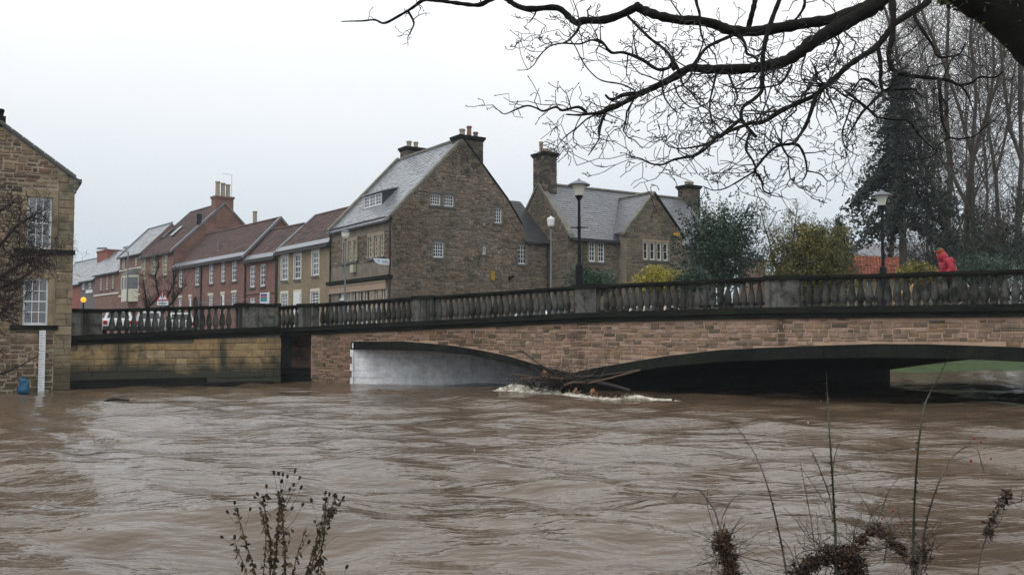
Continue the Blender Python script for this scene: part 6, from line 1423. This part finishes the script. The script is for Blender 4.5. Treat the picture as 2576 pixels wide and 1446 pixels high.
conifer(2262, 175, 60, 380, 51, 'tall dark conifer with drooping boughs behind the second bridge lamp')

# ---- bare poplars and other winter trees
def bare_tree(name, label, px, d, h, r0, seed, grp, upr=.8, spread=1.0, nb=46, ivy=0.0, lean=(0,0), lv=2, forks=2, twr=.017, zst=.16):
    qq = random.Random(seed); b2 = gx(px, d); base = Vector((b2.x, b2.y, GZ - .2)); t = thing(name, base, label, 'tree', grp)
    st = [[base + Vector((lean[0]*s*h, lean[1]*s*h, s*h)) + Vector((qq.gauss(0,.26), qq.gauss(0,.26), 0))*(s > 0) for s in np.linspace(0, 1, 9)]]; rr = [[r0*(1-.93*s) + .015 for s in np.linspace(0,1,9)]]
    for k in range(forks):
        i = qq.randint(1, 3); p = st[0][i]; d_ = Vector((qq.uniform(-.55,.55), qq.uniform(-.4,.4), 1)); n = 8; L_ = h*qq.uniform(.55,.8)
        pts = [p]
        for j in range(n): d_ = d_ + Vector((qq.gauss(0,.09), qq.gauss(0,.09), .05)); d_.normalize(); pts.append(pts[-1] + d_*L_/n)
        st.append(pts); rr.append([rr[0][i]*.75*(1-.92*s) + .012 for s in np.linspace(0,1,n+1)])
    mb = MB()
    for p, r in zip(st, rr): mb.tube(p, r, 8, cap=False)
    obj('trunk', mb, M_bark2, t, smooth=True)
    mb = MB()
    for p, r in zip(st, rr):
        for k in range(nb):
            s = qq.uniform(zst, .98); i = min(int(s*(len(p)-1)), len(p)-2); f_ = s*(len(p)-1) - i; q0 = p[i].lerp(p[i+1], f_); a = qq.uniform(0, 6.28)
            d_ = Vector((math.cos(a)*spread, math.sin(a)*spread, upr*qq.uniform(.5,1.5))); ln = h*qq.uniform(.10,.20)*(1.15 - .6*s)
            twig(mb, qq, q0, d_, ln, min(max(.16*r[i], twr*1.5), .05), lv, None, wig=.22, split=.66, grav=.06*upr, seg=ln/6, rmin=twr*.62)
    obj('branches', mb, M_twig2, t, kind='stuff')
    if ivy:
        mb = MB()
        for k in range(int(ivy*700)):
            s = qq.random()*ivy*.8; i = min(int(s*8), 7); c = st[0][i].lerp(st[0][i+1], s*8-i); rad = rr[0][i] + .08 + .35*qq.random()*(1 - s*.6); a = qq.uniform(0, 6.28)
            leaves(mb, qq, c + Vector((math.cos(a)*rad, math.sin(a)*rad, 0)), .3, 8, .2, qq.random()*.9)
        obj('ivy', mb, M_ivy, t, kind='stuff')
    return t
gp = 'bare winter trees beyond the bridge'; PL = 'tall bare poplar with steep fine twigs beyond the bridge'; PI = 'tall bare tree with ivy clad trunk beyond the bridge'
LB = ['slim bare poplar right behind the tall conifer', 'thick ivy clad bare tree before which the walker passes', 'bare ivy hung tree standing behind the walker', 'bare ivy clad tree between two slim poplars', 'bare ivy clad tree at the end of the dark laurel bush', 'slender bare poplar at the back of the ivy clad trees', 'slim bare poplar deep between conifer and ivy clad tree', 'bare ivy clad tree over the rounded evergreen bush', 'slender bare poplar furthest back beyond the bridge']
for i, (px, d, h, r0, ivy, nb) in enumerate(((2335,80,31,.14,0,60),(2400,70,33,.30,.4,62),(2452,68,35,.20,.35,62),(2520,74,34,.20,.35,62),(2578,66,33,.22,.4,56),(2490,86,36,.14,0,56),(2372,90,33,.14,0,50),(2640,72,33,.28,.4,50),(2436,98,36,.13,0,46))):
    bare_tree('poplar_tree', LB[i], px, d, h, r0, 100+i, gp, upr=.8, spread=1.0, nb=nb, ivy=ivy, forks=2, lean=((i%3-1)*.012, 0))
bare_tree('drooping_bare_tree', 'bare tree with long drooping grey twigs left of the tall conifer', 2262, 66, 21, .22, 131, None, upr=.12, spread=1.4, nb=120, forks=0, zst=.12)
bare_tree('bare_garden_tree', 'small bare grey tree between holly and golden evergreen', 1950, 60, 8.0, .12, 132, None, upr=.7, spread=.8, nb=34, forks=3, twr=.009)
t = bare_tree('street_tree', 'small bare reddish street tree beside the warning sign', 388, 70, 6.2, .13, 133, None, upr=.9, spread=.9, nb=30, forks=3, twr=.012, zst=.3)
for c in t.children: c.data.materials[0] = M_twigr if c.name.startswith('branches') else M_bark
# dim wood far behind
mb = MB(); qq = random.Random(9)
for _ in range(900):
    px = qq.uniform(1880, 2900); d = qq.uniform(105, 150); h = qq.uniform(3, 9.5); b2 = gx(px, d); p = Vector((b2.x, b2.y, GZ)); mb.tube([p, p + Vector((qq.gauss(0,.3), 0, h*.6)), p + Vector((qq.gauss(0,.6), 0, h))], [.10, .06, .02], 3, cap=False)
    for _ in range(4): twig(mb, qq, p + Vector((0,0,h*qq.uniform(.3,.9))), Vector((qq.gauss(0,1), qq.gauss(0,1), .7)), h*.3, .035, 1, None, wig=.3, split=.6, seg=h*.06)
tag(obj('far_wood', mb, plain('far_twig', (0.09,0.082,0.078), .9)), 'distant grey brown winter wood beyond the gardens', 'wood', kind='stuff')

# ---- dark bare ornamental tree in front of the river house
lt = thing('flooded_shrub_tree', at(-230, 1000, 27), 'dark bare ornamental tree with dense twigs before the river house', 'tree'); lt.location.z = -.2; WP[lt.name] = Vector(lt.location)
TW = MB(); q = random.Random(77)
bo = at(-230, 1000, 27)
mb = MB(); mb.tube([at(-230,1080,27), at(-215,900,27), at(-190,740,27), at(-150,600,27)], [.2,.17,.13,.08], 8); obj('trunk', mb, M_bark, lt, smooth=True)
def lbr(P, r0, tw, tl, lv, d0=27, d1=27.3): limb('branch', P, d0, d1, r0, .8, tw=tw, tl=tl, lv=lv, parent=lt, mat=M_twigr, wob=.4)
lbr([(-200,800),(-100,700),(-20,640),(40,570),(90,540),(130,520)], 7, 5, 1.0, 2); lbr([(-200,850),(-90,770),(0,700),(60,660),(110,640),(135,632)], 7, 6, 1.0, 3); lbr([(-190,760),(-80,600),(0,530),(50,505)], 6, 5, .9, 3)
lbr([(-200,900),(-100,860),(-10,800),(30,745),(60,700)], 6, 6, .9, 3); lbr([(-210,980),(-80,950),(0,940),(60,915),(100,890)], 5, 2.2, .7, 2); lbr([(-200,840),(-60,740),(10,720),(70,690),(125,650)], 5, 6, .8, 2); lbr([(-200,940),(-60,900),(-10,880),(20,900)],3,3,.6,2)
for (x, y, w_, n) in ((62,560,40,20),(15,530,36,22),(85,655,38,24),(20,680,45,26),(8,790,36,26),(50,645,40,16),(75,590,30,12),(5,620,36,18),(5,740,30,18)):
    for _ in range(n): p = at(x + q.gauss(0, w_*.6), y + q.gauss(0, w_*.35), 27 + q.gauss(0,.4)); twig(TW, q, p, Vector((q.gauss(.4,.6), q.gauss(0,.4), q.gauss(.2,.5))), q.uniform(.2,.55), .013, 2, None, wig=.6, split=.6, seg=.08, rmin=.008)
obj('twigs', TW, M_twigr, lt, kind='stuff')
# ------------------------------------------------------------ debris, foam, near plants
q = random.Random(55)
M_glint = plain('foam', (0.62, 0.58, 0.48), .8, var=.12, vs_=8, bumpy=.6)  # pale colour of the painted river glints
M_log = plain('stripped_log', (0.095, 0.052, 0.032), .7, var=.3, vs_=5); M_wetlog = plain('wet_dark_wood', (0.024, 0.017, 0.013), .6, var=.3); M_cut = plain('cut_wood', (0.20, 0.095, 0.04), .7, var=.2)
db = thing('flood_debris', FB.P(pier_s, 0, 1.5), 'tangle of logs and branches jammed against the bridge pier', 'debris')
def fbp(px, py, off): f = FB.off(off); s, z = f.uv(px, py); return f.P(s, z)
z7 = lambda x, y: (868 + .3676*x, 710 + .3676*y)
def log(a, b, r, mat, off0=1.2, off1=1.2, nm='log', end=None):
    p0, p1 = fbp(*a, off0), fbp(*b, off1); m_ = p0.lerp(p1, .5) + rv(q, .04); mb = MB(); mb.tube([p0, p0.lerp(m_, .5) + rv(q,.02), m_, m_.lerp(p1, .5) + rv(q,.02), p1], [r, r*.96, r*.92, r*.85, r*.75], 8); o = obj(nm, mb, mat, db, smooth=False)
    if end:
        mb = MB(); d_ = (p1-p0).normalized(); e = p1 if end == 1 else p0; mb.tube([e - d_*.01, e + d_*.012*(1 if end == 1 else -1)], r*.9, 10); obj('cut_end', mb, M_cut, o)
log(z7(1205,658), z7(1490,658), .055, M_log, 1.0, 1.5, end=1); log(z7(2020,600), z7(1660,690), .035, M_log, .9, 1.6, end=2); log(z7(1500,640), z7(1650,690), .09, M_wetlog, 1.2, 1.4); log(z7(1500,705), z7(1640,685), .05, M_log, 1.5, 1.5); log(z7(1200,465), z7(1460,625), .03, M_wetlog, .5, 1.3, 'branch'); log(z7(1500,640), z7(1950,740), .07, M_wetlog, 1.2, 1.0); log(z7(1160,630), z7(1320,650), .03, M_log, 1, 1, 'branch'); log(z7(1300,700), z7(1700,640), .08, M_wetlog, 1.3, 1.3); log(z7(1650,650), z7(2000,600), .035, M_wetlog, 1.0, .8, 'branch'); log(z7(1480,610), z7(1600,650), .04, M_wetlog, 1.2, 1.5, 'branch')
TWd = MB()
for _ in range(300):
    x = q.gauss(1460, 95); y = q.gauss(672, 26); p = fbp(*z7(x, y), q.uniform(.5, 1.6)); twig(TWd, q, p, Vector((q.gauss(0,1), q.gauss(0,.5), q.gauss(.1,.5))), q.uniform(.2,.9), q.uniform(.006,.016), 1, None, wig=.3, split=.4, seg=.12)
for _ in range(160):
    x = q.gauss(1450, 90); y = q.gauss(690, 28); p = fbp(*z7(x, y), q.uniform(.6, 1.5)); u = rv(q, .07); v = rv(q, .05); TWd.face([p, p+u, p+u+v, p+v])
obj('brush', TWd, M_wetlog, db, kind='stuff')
for (x, y) in ((1365,628),(1575,745),(1697,752)):
    p = fbp(*z7(x, y), 1.55); mb = MB(); mb.lathe([(.02,-.08),(.08,-.07),(.10,0),(.07,.08),(.03,.12)], p, 6); mb.v = [tuple(Vector(v) + rv(q,.03)) for v in mb.v]; obj('stump', mb, M_cut, db)
# standing foam along the pier
fm = MB()
line = [(1025,728,.05),(1050,708,.18),(1085,692,.30),(1130,688,.32),(1200,692,.30),(1270,702,.28),(1340,712,.26),(1420,722,.24),(1490,735,.22),(1560,752,.18),(1640,770,.12),(1740,786,.07),(1830,786,.12),(1900,774,.17),(1960,770,.17),(2040,780,.12),(2130,792,.08),(2280,802,.04)]
xs_, ys_, hs_ = zip(*line)
def wz(x, y):                        # height of the river surface
    i = math.log(max(y, 2.61)/2.6)/math.log(78/2.6)*(ny-1); j = (x/(y+5)+1.25)/2.85*(nx_-1)
    return float(H[min(max(int(round(i)),0),ny-1), min(max(int(round(j)),0),nx_-1)])
def foam_mat():
    m, t, b = nodes('breaking_foam'); n = noise(t, 5.5, 6, .72, stretch=(.55, .9, 1.3))
    t.links.new(ramp(t, mrange(t, n, .36, .60), [(0.10,0.068,0.042),(0.30,0.25,0.18),(0.62,0.58,0.49),(0.74,0.71,0.63)]), b.inputs['Base Color'])
    b.inputs['Roughness'].default_value = .45; bump(t, b, noise(t, 16, 5, .7), .9, .04); return m
from mathutils import noise as mn
XS = np.linspace(1015, 2300, 420); NA = 17; rows = []
for x in XS:
    hh = float(np.interp(x, xs_, hs_)); yy = float(np.interp(x, xs_, ys_)); off = .8
    while off < 4.5 and FB.off(off).uv(*z7(x, yy))[1] < hh*.8: off += .05
    s_, zt_ = FB.off(off).uv(*z7(x, yy)); rows.append((s_, off, max(zt_, .03), hh))
offs = np.convolve(np.pad([r_[1] for r_ in rows], 12, mode='edge'), np.ones(25)/25, 'valid'); G = []
for (s_, _, zt_, hh), off in zip(rows, offs):
    line_ = []
    for k in range(NA):
        v = k/(NA-1)*2 - 1; wd = .18 + hh*1.5; o_ = off + v*wd; p = FB.off(o_).P(s_, 0); nz_ = mn.fractal(Vector((s_*2.2, v*1.6, 3.0)), 1.0, 2.0, 4); n2 = mn.fractal(Vector((s_*7, v*4, 9.0)), 1.0, 2.0, 3)
        prof_ = max(0, 1 - v*v)**1.2 * (1 - .35*v)
        p.z = wz(p.x, p.y)*.8 - .05 + (zt_*.85 + .05)*prof_*(.72 + .55*nz_) + .05*n2*prof_; p += FB.U*(.10*nz_); line_.append(tuple(p))
    G.append(line_)
for i in range(len(G)-1):
    for k in range(NA-1): fm.face([G[i][k], G[i+1][k], G[i+1][k+1], G[i][k+1]])
for _ in range(900):                                     # thrown drops and clots
    i = int(q.triangular(0, len(G)-1, 60)); k = q.randrange(3, NA-2); c = Vector(G[i][k]) + Vector((q.gauss(0,.08), q.gauss(0,.12), abs(q.gauss(0,.05)))); u = rv(q, .016); v = rv(q, .013); fm.face([c, c+u, c+u+v, c+v])
M_foam2 = foam_mat()
tag(obj('foam', fm, M_foam2, smooth=True), 'cream white foam breaking round the pier', 'foam', kind='stuff')
# small pale flecks painted in as white glints on the open river
fm = MB()
for _ in range(45):
    d = q.uniform(9, 34); px = q.gauss(1500, 700); b2 = gx(px, d); c = Vector((b2.x, b2.y, 0)); c.z = wz(c.x, c.y) + .012
    if q.random() < .4: continue
    n = q.randint(5,8); w_, l_ = q.uniform(.004,.009), q.uniform(.015,.045); fm.face([c + Vector((l_*math.cos(a)*q.uniform(.6,1), w_*math.sin(a)*q.uniform(.6,1), .012*math.sin(a*2))) for a in np.linspace(0, 6.28, n, endpoint=False)])
tag(obj('glint_flecks', fm, M_glint), 'scattered white foam flecks drifting on the brown river', 'foam', kind='stuff')
# blue bag at the foot of the house
p = at(58, 984, 34.2); mb = MB(); mb.lathe([(.05,-.25),(.16,-.2),(.2,-.05),(.14,.08),(.17,.2),(.09,.33),(.02,.36)], (p.x, p.y, .22), 12); mb.v = [tuple(Vector(v) + rv(q, .035)) for v in mb.v]; tag(obj('blue_bag', mb, plain('blue_plastic', (0.012, 0.10, 0.19), .5, var=.45), smooth=True), 'crumpled blue plastic bag caught at the water edge', 'bag')
# drifting branch in the river
p = at(285, 1010, 30); mb = MB(); mb.tube([Vector((p.x-.3,p.y,.02)), Vector((p.x,p.y+.05,.10)), Vector((p.x+.5,p.y,.05))], [.03,.07,.03], 7); tag(obj('drifting_branch', mb, M_wetlog), 'dark branch drifting on the river by the stone house', 'branch')

# ---- dead seed-head plants on the near bank
M_stem = plain('dead_stem', (0.045,0.03,0.02), .85, var=.4, vs_=20); M_seed = plain('seed_head_brown', (0.016,0.012,0.012), .9, var=.3, vs_=30); M_dry = leaf_mat('withered_leaf', [(0.03,0.018,0.012),(0.06,0.036,0.02),(0.10,0.07,0.03),(0.05,0.05,0.018)], .8)
mb = MB(); mb.lathe([(.15,-.75),(.45,-.6),(.62,-.25),(.65,.05),(.55,.35),(.62,.62),(.35,.78)], seg=7); me_head = mb.mesh('seed_head', M_seed)
zs = lambda x, y: (473.5 + .2145*x, 1144.3 + .2145*y)
DN = 3.2
def seed_plant(label, stems, base, d=DN):
    t = thing('seed_head_plant', Vector((at(base, 1446, d).x, d, at(base,1700,d).z)), label, 'plant', 'dead seed head stems on the near bank')
    b3 = at(base, 1800, d); st = MB(); lf = MB()
    def stalk(P, r0, r1, head=True, leafy=.0):
        dd = d + q.uniform(-.12,.12); L3 = [at(*zs(*p), dd + q.uniform(-.015,.015)) for p in P]; S_ = [Vector(s) for s in spline([tuple(v) for v in L3], 3)]; n = len(S_)
        st.tube(S_, [r0 + (r1-r0)*i/(n-1) for i in range(n)], 5, cap=False)
        if head: h = S_[-1]; s = q.uniform(.0062,.0082); dirv = (S_[-1]-S_[-2]).normalized(); piece('seed_head', me_head, Matrix.Translation(h) @ dirv.to_track_quat('Z','X').to_matrix().to_4x4() @ Matrix.Diagonal((s,s,s*1.25,1)), t)
        if leafy:
            for i in range(1, n):
                seg = (S_[i]-S_[i-1])
                for _ in range(int(leafy*seg.length*190)):
                    c = S_[i-1] + seg*q.random() + rv(q,.003); u = Vector((q.gauss(0,.008), q.gauss(0,.006), q.gauss(-.012,.01))); v = rv(q,.004); lf.face([c, c+u*.5+v, c+u, c+u*.5-v], q.random()*.98+.01)
    for s in stems: stalk(*s)
    obj('stem', st, M_stem, t); 
    if lf.v: obj('withered_leaves', lf, M_dry, t, kind='stuff')
S1 = [([(690,1420),(640,1250),(560,1080),(545,960)],.0016,.0007,True,1.0), ([(790,1420),(740,1220),(690,1080),(640,900),(600,780),(575,640)],.0026,.0009,True,1.5), ([(600,780),(560,700),(545,555)],.0009,.0006,True,.3), ([(580,700),(548,690)],.0007,.0005,True,0), ([(660,860),(700,750),(727,632)],.0007,.0005,True,0), ([(600,1100),(450,1000),(395,960)],.0006,.0005,True,0),([(590,860),(520,760),(460,665)],.0006,.0005,True,0)]
seed_plant('short dark seed head stem at the left of the clump', S1, 520)
S2 = [([(960,1420),(965,1200),(965,1000),(930,850),(900,640),(870,540),(915,470)],.0032,.0011,True,2.0), ([(880,1420),(900,1150),(910,950),(880,700),(845,625)],.0020,.0007,True,1.0), ([(1000,1420),(1030,1200),(1045,950),(1060,700),(1075,520),(1090,420)],.0030,.0011,True,2.0), ([(1140,1420),(1135,1200),(1125,1000),(1110,800),(1090,600),(1060,440)],.0036,.0012,True,2.4), ([(900,640),(860,560),(812,455)],.0008,.0005,True,.2), ([(880,600),(830,530),(785,495)],.0007,.0005,True,0), ([(930,600),(925,450),(918,365)],.0008,.0005,True,.1), ([(1070,560),(1040,400),(1005,205)],.0008,.0005,True,0), ([(1080,520),(1085,380),(1060,215)],.0007,.0005,True,0), ([(1095,480),(1115,360),(1110,228)],.0008,.0005,True,0), ([(1100,500),(1150,340),(1163,250)],.0009,.0005,True,.1), ([(1110,620),(1190,420),(1253,187)],.0008,.0005,True,0), ([(1120,640),(1230,440),(1307,268)],.0009,.0005,True,0), ([(1140,620),(1210,440),(1237,348)],.0008,.0005,True,0), ([(1130,700),(1250,540),(1325,378)],.0009,.0005,True,.1), ([(1150,860),(1250,750),(1343,578)],.0009,.0006,True,.2), ([(1120,760),(1180,680),(1218,622)],.0007,.0005,True,0), ([(1085,470),(1090,350),(1095,305)],.0007,.0005,True,0), ([(1130,560),(1170,470),(1190,400)],.0007,.0005,True,0), ([(1130,900),(1200,870),(1225,840)],.001,.0006,False,1.2), ([(1140,900),(1190,960),(1215,980)],.0008,.0006,False,1.5), ([(1150,600),(1155,560),(1130,540)],.0007,.0005,True,0), ([(840,560),(850,480),(875,485)],.0007,.0005,True,0)]
seed_plant('tall bushy clump of dead stems crowned with dark round seed heads', S2, 700)
S3 = [([(1230,1420),(1260,1240),(1310,1080),(1350,950),(1390,830)],.0022,.0006,False,1.0), ([(1290,1180),(1380,1080),(1415,1015)],.0007,.0005,True,.2), ([(1370,1420),(1430,1250),(1480,1100),(1520,950),(1560,800),(1600,640),(1612,440)],.0026,.0006,True,1.8), ([(1440,1420),(1470,1200),(1530,1000),(1590,800),(1660,650),(1720,470)],.0026,.0007,True,1.8), ([(1520,1420),(1545,1200),(1580,1000),(1620,760),(1700,640),(1820,495)],.0026,.0006,True,1.6), ([(1600,700),(1640,560),(1655,460)],.0008,.0005,True,.1), ([(1620,700),(1690,600),(1735,485)],.0008,.0005,True,.1), ([(1590,760),(1610,600),(1620,515)],.0007,.0005,True,0), ([(1640,740),(1690,660),(1712,640)],.0008,.0005,True,0), ([(1540,880),(1500,720),(1445,530)],.0006,.0004,True,0), ([(1520,860),(1490,800),(1485,778)],.0007,.0005,True,0), ([(1560,950),(1620,880),(1645,855)],.0007,.0005,True,0), ([(1600,1050),(1700,980),(1830,880)],.0006,.0003,False,0), ([(1640,700),(1690,600),(1715,560)],.0007,.0005,True,0), ([(1830,1420),(1840,1360),(1860,1310)],.0008,.0006,True,0), ([(1340,1050),(1400,940),(1460,860)],.0007,.0004,False,0)]
seed_plant('leaning dead stems with a spray of seed heads at the right of the clump', S3, 800)
# dry grass
gm = MB(); gt = thing('dry_grass_tuft', at(330, 1700, 3.0), 'thin pale dry grass blades leaning at the edge of the bank', 'grass')
zb = lambda x, y: (.6211*x, 947 + .6211*y)
for P in ([(690,1018),(740,930),(820,850),(880,788)], [(600,1018),(640,900),(690,790)], [(500,1018),(510,900),(515,850)], [(545,1018),(560,930),(575,855)], [(770,1018),(780,900),(800,870)], [(720,1018),(740,960),(752,880)], [(640,1018),(660,960),(665,930)], [(560,1018),(575,985)], [(700,1018),(760,960),(860,850)], [(620,1018),(630,980)]):
    dd = 3.0 + q.uniform(-.1,.1); pts = [at(zb(*P[0])[0]-8, 1560, dd)] + [at(*zb(*p), dd) for p in P]; gm.tube([Vector(s) for s in spline([tuple(v) for v in pts], 3)], [.0012]*0 or [.0013*(1 - .6*i/(3*(len(pts)-1))) for i in range(3*(len(pts)-1)+1)], 4, cap=False)
obj('blades', gm, plain('dry_grass', (0.16,0.13,0.08), .8, var=.2), gt)
# ---- briars and flood-caught debris, lower right
M_briar = plain('green_briar', (0.032,0.036,0.018), .7, var=.35, vs_=25); M_briarp = plain('pale_briar', (0.07,0.054,0.04), .8, var=.3, vs_=25); M_hip = plain('red_hip', (0.20,0.012,0.012), .4)
zq = lambda x, y: (1657.3 + .3566*x, 986.5 + .3566*y)
mb = MB(); mb.lathe([(.2,-1),(.8,-.6),(1,0),(.7,.7),(.2,1)], seg=7); me_hip = mb.mesh('rose_hip', M_hip)
def briar(label, canes, d, thorny=True, hips=()):
    t = thing('briar', at(zq(*canes[0][0][0])[0], 1600, d), label, 'briar', None)
    for P, r0, r1, mt in canes:
        dd = d + q.uniform(-.06,.06); pts = [at(*zq(*p), dd + .05*math.sin(i*1.3)) for i, p in enumerate(P)]
        S_ = [Vector(s) for s in spline([tuple(v) for v in pts], 5)]; n = len(S_); mb = MB(); mb.tube(S_, [(r0 + (r1-r0)*i/(n-1))*q.uniform(.92,1.1) for i in range(n)], 6)
        if thorny:
            acc = 0
            for i in range(1, n):
                sg = S_[i]-S_[i-1]; acc += sg.length
                while acc > .028:
                    acc -= .028*q.uniform(.7,1.4); c = S_[i]; sd = sg.normalized().cross(rv(q)).normalized(); rr = r0 + (r1-r0)*i/(n-1); b_ = sg.normalized()*rr*2.0; mb.add([c+b_, c-b_, c+sd*(rr+.0085)-b_*.5, c + sg.normalized().cross(sd)*rr*.6], [(0,1,2),(0,3,2),(1,3,2)])
        obj('cane', mb, mt, t)
    for p in hips:
        s = q.uniform(.0028,.004); piece('rose_hip', me_hip, Matrix.Translation(at(*zq(*p), d)) @ Matrix.Diagonal((s,s,s*1.3,1)), t)
    return t
briar('tall straight green briar cane rising before the dark arch', [([(1255,1420),(1245,1000),(1235,800),(1222,550),(1205,300),(1195,120),(1188,0),(1180,-150)],.0042,.0012,M_briar), ([(1225,700),(1235,500),(1250,420),(1290,330)],.0016,.0006,M_briar)], 2.9)
briar('tall green briar cane bending right towards the grass bank', [([(1785,1420),(1795,1050),(1805,750),(1825,450),(1850,230),(1880,80),(1915,0),(1990,-130),(2055,-290)],.0042,.0010,M_briar)], 2.8)
briar('leaning thorny briar cane over grey water', [([(920,1420),(880,1150),(850,1000),(800,780),(740,580),(680,440),(620,340),(520,210)],.0034,.0008,M_briarp)], 2.9)
briar('thin briar cane leaning into the tall green one', [([(1230,900),(1210,760),(1180,660),(1130,530),(1080,420),(995,320)],.0026,.0008,M_briarp), ([(1100,1100),(1070,880),(1040,720),(1010,560),(995,480)],.0018,.0006,M_briarp), ([(1220,900),(1170,780),(1080,640),(1010,540)],.0012,.0006,M_briarp), ([(1100,1090),(1020,980),(960,890),(880,810)],.0016,.0006,M_briarp), ([(1380,1030),(1320,930),(1260,860)],.0014,.0006,M_briarp)], 2.95, hips=((1040,655),))
briar('arching brown briar cane with red hips', [([(1830,1420),(1850,1150),(1880,950),(1930,760),(1990,600),(2050,490),(2110,420),(2190,380),(2250,410),(2275,500),(2300,570)],.0034,.0007,M_briarp), ([(2060,500),(2140,460),(2200,450),(2260,430)],.0012,.0005,M_briarp), ([(2130,410),(2180,360),(2225,320)],.0012,.0005,M_briarp)], 2.75, hips=((2272,348),(2343,467),(2202,482),(2225,322)))
briar('short dead briar with drooping tips on a silt clump', [([(440,1000),(400,850),(350,770),(300,700),(240,680),(150,690),(100,740),(65,795)],.002,.0006,M_briarp), ([(435,960),(450,880),(500,780),(560,720),(595,708)],.0018,.0005,M_briarp), ([(420,860),(480,790),(540,740)],.0012,.0005,M_briarp), ([(400,1000),(370,900),(340,780),(345,700)],.0016,.0005,M_briarp), ([(310,710),(340,690),(370,672)],.0009,.0005,M_briarp)], 3.0, thorny=False)
briar('cluster of thin stems with red hips above tangled debris', [([(1530,930),(1570,840),(1620,700),(1700,590)],.0018,.0005,M_briar), ([(1480,920),(1520,840),(1560,770)],.0014,.0006,M_briarp), ([(1600,930),(1680,860),(1800,830)],.0016,.0006,M_briarp), ([(1590,1200),(1620,1000),(1650,880)],.002,.0008,M_briarp), ([(1700,980),(1800,930),(1880,890)],.001,.0005,M_briarp)], 2.9, thorny=False, hips=((1745,910),(1660,940),(1692,942),(1575,888),(1650,832)))
M_deb = leaf_mat('rotting_leaf', [(0.012,0.009,0.009),(0.03,0.018,0.014),(0.07,0.035,0.015),(0.12,0.06,0.02)], .6)
def clump(label, pts, d, n, size, w_):
    t = thing('caught_debris', at(*zq(*pts[0]), d), label, 'debris'); mb = MB(); sk = MB()
    lump = [(q.gauss(0,w_*.5), q.gauss(0,w_*.5)) for _ in range(9)]
    for _ in range(n):
        k = q.randrange(len(pts)-1); f_ = q.random(); li = q.randrange(9); f_ = f_*.35 + (li % 4)/4*.65; x = pts[k][0]+(pts[k+1][0]-pts[k][0])*f_ + lump[li][0] + q.gauss(0, w_*.45); y = pts[k][1]+(pts[k+1][1]-pts[k][1])*f_ + lump[li][1] + q.gauss(0, w_*.4); c = at(*zq(x, y), d + q.gauss(0,.03)); u = rv(q, size); v = u.cross(rv(q)).normalized()*size*q.uniform(.3,1.0)
        tone = q.random()**1.8*.98+.01; m_ = c + u*.5 + rv(q, size*.25); mb.face([c, m_+v*.6, c+u], tone); mb.face([c, c+u, m_-v*.6], tone)
    obj('leaf_litter', mb, M_deb, t, kind='stuff')
    for _ in range(n//40):
        k = q.randrange(len(pts)-1); f_ = q.random(); x = pts[k][0]+(pts[k+1][0]-pts[k][0])*f_ + q.gauss(0, w_*1.2); y = pts[k][1]+(pts[k+1][1]-pts[k][1])*f_ + q.gauss(0, w_); twig(sk, q, at(*zq(x, y), d), Vector((q.gauss(0,1), q.gauss(0,.4), q.gauss(0,.8))), q.uniform(.05,.2), q.uniform(.0008,.002), 1, None, wig=.4, split=.3, seg=.02)
    obj('sticks', sk, M_briarp, t, kind='stuff')
clump('dark clump of sodden leaves caught on a short stem', [(440,1000),(440,1080),(480,1150),(500,1250),(510,1400)], 3.0, 2600, .0075, 36)
clump('mass of rotting leaves and silt around the briar stems', [(980,1260),(1120,1180),(1250,1130),(1340,1180),(1400,1290),(1100,1400),(1300,1420)], 2.9, 4200, .0075, 52)
clump('sodden leaf bundle hanging on bent stems', [(1340,1150),(1400,1060),(1470,990),(1540,960),(1600,1010),(1680,1090),(1760,1140)], 2.9, 1700, .007, 22)
clump('pale tangle of dead stems at the foot of the briars', [(1790,1220),(1850,1160),(1880,1060),(1800,1350)], 2.8, 500, .007, 30)
p_ = briar('withered brown leaf spray at the edge of the bank', [([(2240,1420),(2270,1150),(2320,1000),(2380,850),(2440,740),(2470,690)],.0022,.0010,M_briarp)], 2.7, thorny=False)
clump('brown curled leaves on the withered spray', [(2320,1010),(2330,960),(2400,810),(2450,740),(2460,690)], 2.7, 260, .009, 16)

# ------------------------------------------------------------ thin damp air over the whole place
hz = MB(); hz.box(-440, 260, -45, 440, -3.0, 46.0)
hm = bpy.data.materials.new('damp_air'); hm.use_nodes = True; ht = hm.node_tree; ht.nodes.clear()
ho = ht.nodes.new('ShaderNodeOutputMaterial'); hv = ht.nodes.new('ShaderNodeVolumePrincipled'); hv.inputs['Color'].default_value = (0.92, 0.95, 1.0, 1); hv.inputs['Density'].default_value = 0.0004
ht.links.new(hv.outputs[0], ho.inputs['Volume'])
tag(obj('haze', hz, hm), kind='stuff')
